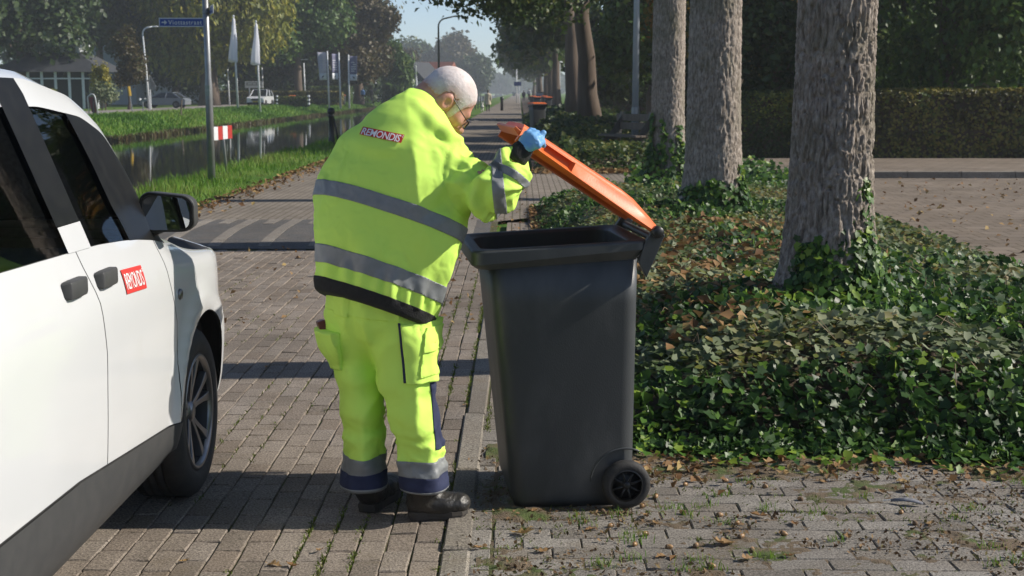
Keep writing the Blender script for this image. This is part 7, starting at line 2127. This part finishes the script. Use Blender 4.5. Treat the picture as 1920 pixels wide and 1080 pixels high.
mesh_np('balustrade', *join(box((0, -1.7, 5.55), (4.6, .12, .75)), box((2.25, 0, 5.55), (.12, 3.3, .75)), box((-2.25, 0, 5.55), (.12, 3.3, .75)), box((2.25, -1.7, 5.75), (.22, .22, 1.3)), box((.8, -1.7, 5.75), (.2, .2, 1.3)), box((-.8, -1.7, 5.75), (.2, .2, 1.3))), M_polew, pv_)
mesh_np('eaves_beam', *box((0, -3.62, 2.75), (9.0, .1, .12)), M_polew, pv_)
for k, (px, lab) in enumerate(((181, 'left one of two yellow leaved columns by the pavilion'), (197, 'right one of two yellow leaved columns by the pavilion'))):
    Y = 112; t = thing('columnar_shrub', lab, 'shrub', (X0(px, Y), Y, 0)); mesh_np('stem', *tube([(0, 0, 0), (0, 0, 1.5)], .05, 6), M_twig, t)
    foliage('foliage', [((X0(px, Y), Y, 2.4), (.35, .35, 1.3))], 260, 5, (.1, .1, .25), .13, M_yellow, t)
t = thing('shrub', 'grey green low shrub between the pavilion and the slim tree', 'shrub', (X0(190, 110), 110, 0)); mesh_np('stem', *tube([(0, 0, 0), (0, 0, .7)], .05, 6), M_twig, t)
foliage('foliage', [((X0(186 + 9 * k, 110), 110, 1.5), (.8, .6, .7)) for k in range(3)], 260, 5, (.2, .2, .2), .14, M_dusty, t)
house('house', 'white house glimpsed through the trees left of the cypress', (X0(300, 185), 186, 0), 13, 8, 6.2, 4, M_cream, M_slate, 0, ((-3, 4.2, 1.4, 1.8), (1, 4.2, 1.4, 1.8), (4, 4.2, 1.4, 1.8)))
house('house', 'pale rendered wall behind the slim young tree', (X0(222, 165), 166, 0), 5.5, 6, 7.5, 3, mat('pale_render', (.36, .40, .44), .8, col2=(.32, .36, .40), nscale=.8), M_slate)
house('house', 'white gabled house with slate roof left of the old man', (X0(786, 262), 262, 0), 6.5, 9, 3.6, 3.6, M_cream, M_slate, R(-20), ((-1.2, 2.0, 1.2, 1.3), (1.3, 2.0, 1.2, 1.3)))
house('house', 'house with a red tiled roof just above the old man', (X0(806, 268), 275, 0), 8, 9, 3.9, 3.6, M_cream, M_tile, R(70))
Y = 228; t = thing('parking_sign', 'small blue sign in front of the slate roofed house', 'sign', (X0(799, Y), Y, 0)); mesh_np('post', *tube([(0, 0, 0), (0, 0, 3)], .06, 6), M_polew, t); mesh_np('plate', *box((0, -.08, 3.0), (.9, .05, .9)), M_blue, t)
# brick house and garden behind the viewer, as the door mirror shows it
M_hbrick = far_brick('house_brick', .22, .07, ((.13, .07, .05), (.17, .10, .075)), (.15, .13, .11), 0, R(-90))
house('house', 'brick house with white window reflected in the door mirror', (-6.1, -30, 0), 9, 8, 6.5, 3, M_hbrick, M_slate, R(180), ((-3.6, 1.6, 1.5, 1.7), (-3.6, 4.6, 1.5, 1.5), (0, 1.6, 1.5, 1.7), (0, 4.6, 1.5, 1.5), (3.4, 1.6, 1.5, 1.7)))
tree('garden_tree', 'leafy garden tree reflected beside the brick house', 1.5, -24, 9, 3.4, .8, M_green, .2, 0, 1500, 6, .2)
wood('garden_wood', -60, 60, -75, -55, 14, 5000, .9, M_green)
tree('garden_tree', 'bush reflected low in the door mirror', -1.0, -15, 2.0, 1.3, .1, M_gold, .08, 0, 700, 6, .12)
# ================================================================== SINGLE FALLEN LEAVES, ACORNS AND OTHER SMALL THINGS
def oak_leaf_mesh(name, L, seed, mat_, tint):
    r = random.Random(seed); ctr = []
    out = []
    for side in (1, -1):
        pts = []
        for k in range(9):
            u = k / 8; w = (.30 * math.sin(math.pi * min(1, u * 1.02) ** .8)) * (1 + .42 * math.cos(u * math.pi * 6.2)) * .82
            pts.append((side * max(0, w) * L, (u - .5) * L))
        out.append(pts)
    curl, bend = r.uniform(.4, 1.8), r.uniform(-.8, 1.4)
    def z(x, y): return .006 + curl * x * x / L + bend * (y / L) ** 2 * L * .6 + r.uniform(-.002, .002)
    V_, F_ = [], []
    for a, b in zip(out[0], out[1]):
        V_ += [(a[0], a[1], z(*a)), (0, a[1], z(0, a[1]) - .002), (b[0], b[1], z(*b))]
    for k in range(8): q = 3 * k; F_ += [(q, q + 3, q + 4, q + 1), (q + 1, q + 4, q + 5, q + 2)]
    V_ += [(.002, -L * .5, .006), (-.002, -L * .5, .006), (0, -L * .68, .012)]; n = len(V_); F_.append((n - 3, n - 2, n - 1))
    me_o = mesh_np(name, V_, F_, mat_, tint=tint)
    return me_o
spots = [(980, 1003, .10, .8), (1018, 1036, .07, .5), (1352, 1022, .10, .62), (1345, 870, .075, .9), (1240, 1045, .06, .55), (1425, 970, .08, .35), (1210, 970, .05, .6), (1262, 1048, .055, .3), (1320, 905, .05, .65),
         (1105, 995, .045, .4), (1490, 985, .06, .3), (1690, 905, .06, .8), (1655, 925, .05, .5), (1480, 1045, .055, .45), (1140, 955, .05, .45), (1280, 845, .06, .8), (1540, 905, .05, .6), (1590, 1010, .05, .5), (1745, 985, .06, .7), (1230, 985, .045, .7), (1400, 1050, .06, .55),
         (345, 1055, .035, .75), (515, 1062, .06, .7), (548, 1064, .05, .4), (600, 1035, .04, .6), (900, 1030, .05, .55), (820, 640, .05, .6), (500, 690, .045, .7), (460, 600, .05, .7), (410, 506, .06, .9), (555, 560, .05, .5), (875, 760, .05, .6), (1000, 960, .05, .5)]
pr = []
for i, (px, py, L, tn) in enumerate(spots):
    p = G(px, py, 0)
    o = oak_leaf_mesh('fallen_leaf', L, i, M_dry, tn)
    o.location = (p.x, p.y, .002); o.rotation_euler = (random.gauss(0, .12), random.gauss(0, .12), random.uniform(0, 6.28))
    tag(o, {0: 'long yellow tan oak leaf lying in front of the bin', 1: 'tan oak leaf nearest the viewer, in front of the long yellow one', 2: 'large pale lobed oak leaf in the front right of the pavement', 31: 'small leaf on the road behind the man, close to the bin', 21: 'small light leaf on the road beside the car shadow', 22: 'tan curled leaf left of a darker one at the front of the road', 9: 'leaf lying just in front of the bin wheel'}.get(i, 'small curled brown oak leaf lying on the brick paving'), 'leaf', 'fallen oak leaves on the paving')
# acorns
M_acorn = mat('acorn_shell', (.30, .17, .07), .4, col2=(.36, .22, .10), nscale=30); M_cup = mat('acorn_cup', (.13, .085, .05), .9)
v1, f1 = lathe([(.001, -.013), (.005, -.011), (.0085, -.004), (.0085, .003), (.006, .010), (.001, .014)], 10)
a0 = thing('acorn', 'acorn lying among the leaves on the pavement', 'acorn', (0, 0, 0), group='acorns on the pavement')
mesh_np('nut', v1, f1, M_acorn, a0, smooth=True); mesh_np('cup', *lathe([(.0092, -.004), (.0098, -.008), (.006, -.014), (.001, -.015)], 10), M_cup, a0, smooth=True)
apx = [(1310, 897), (1285, 908), (1435, 912), (1170, 950), (1205, 948), (1130, 958), (1350, 965), (1255, 1025), (1305, 1022), (1335, 1060), (1383, 980), (1145, 985), (1210, 1000), (1390, 1005), (1470, 1000), (1690, 960), (1715, 980), (1620, 915), (1555, 880), (1250, 868), (1500, 935), (1280, 960), (1360, 900), (1410, 1030), (1230, 930), (1190, 1020)]
for i, (px, py) in enumerate(apx):
    p = G(px, py, .008)
    o = a0 if i == 0 else copy_thing(a0, p)
    o.location = p; o.rotation_euler = (R(random.uniform(70, 110)), random.uniform(-.4, .4), random.uniform(0, 6.28))
# grey feather by the bed
p = G(1700, 947, 0)
ft = thing('feather', 'small grey feather lying on the pavement at the right', 'feather', (p.x, p.y, .006), R(-20))
mesh_np('vane', *loft([[(-.06 + .12 * u, -w, .002 + z), (-.06 + .12 * u, 0, .010 + z), (-.06 + .12 * u, w, .004 + z)] for u, w, z in ((0, .004, .0), (.15, .015, .006), (.4, .020, .012), (.7, .016, .010), (.9, .009, .004), (1, .002, 0))], cap=False, closed=False), mat('feather_grey', (.20, .21, .24), .8, col2=(.12, .12, .14), nscale=60), ft, smooth=True, solid=.002)
mesh_np('quill', *tube([(-.09, 0, .003), (0, 0, .022), (.055, 0, .012)], .0018, 5), M_signw, ft)
# leaf standing on the path
p = G(995, 405, 0)
# ================================================================== HAZE
mz = bpy.data.materials.new('air'); mz.use_nodes = True
mz.node_tree.nodes.clear()
_o = mz.node_tree.nodes.new('ShaderNodeOutputMaterial'); _v = mz.node_tree.nodes.new('ShaderNodeVolumePrincipled')
_v.inputs['Color'].default_value = (0.86, 0.91, 1.0, 1); _v.inputs['Density'].default_value = 0.0006; _v.inputs['Anisotropy'].default_value = 0.2
mz.node_tree.links.new(_v.outputs[0], _o.inputs['Volume'])
HZ = mesh_np('haze', *box((50, 720, 22), (1600, 1600, 50)), mz, kind='stuff')
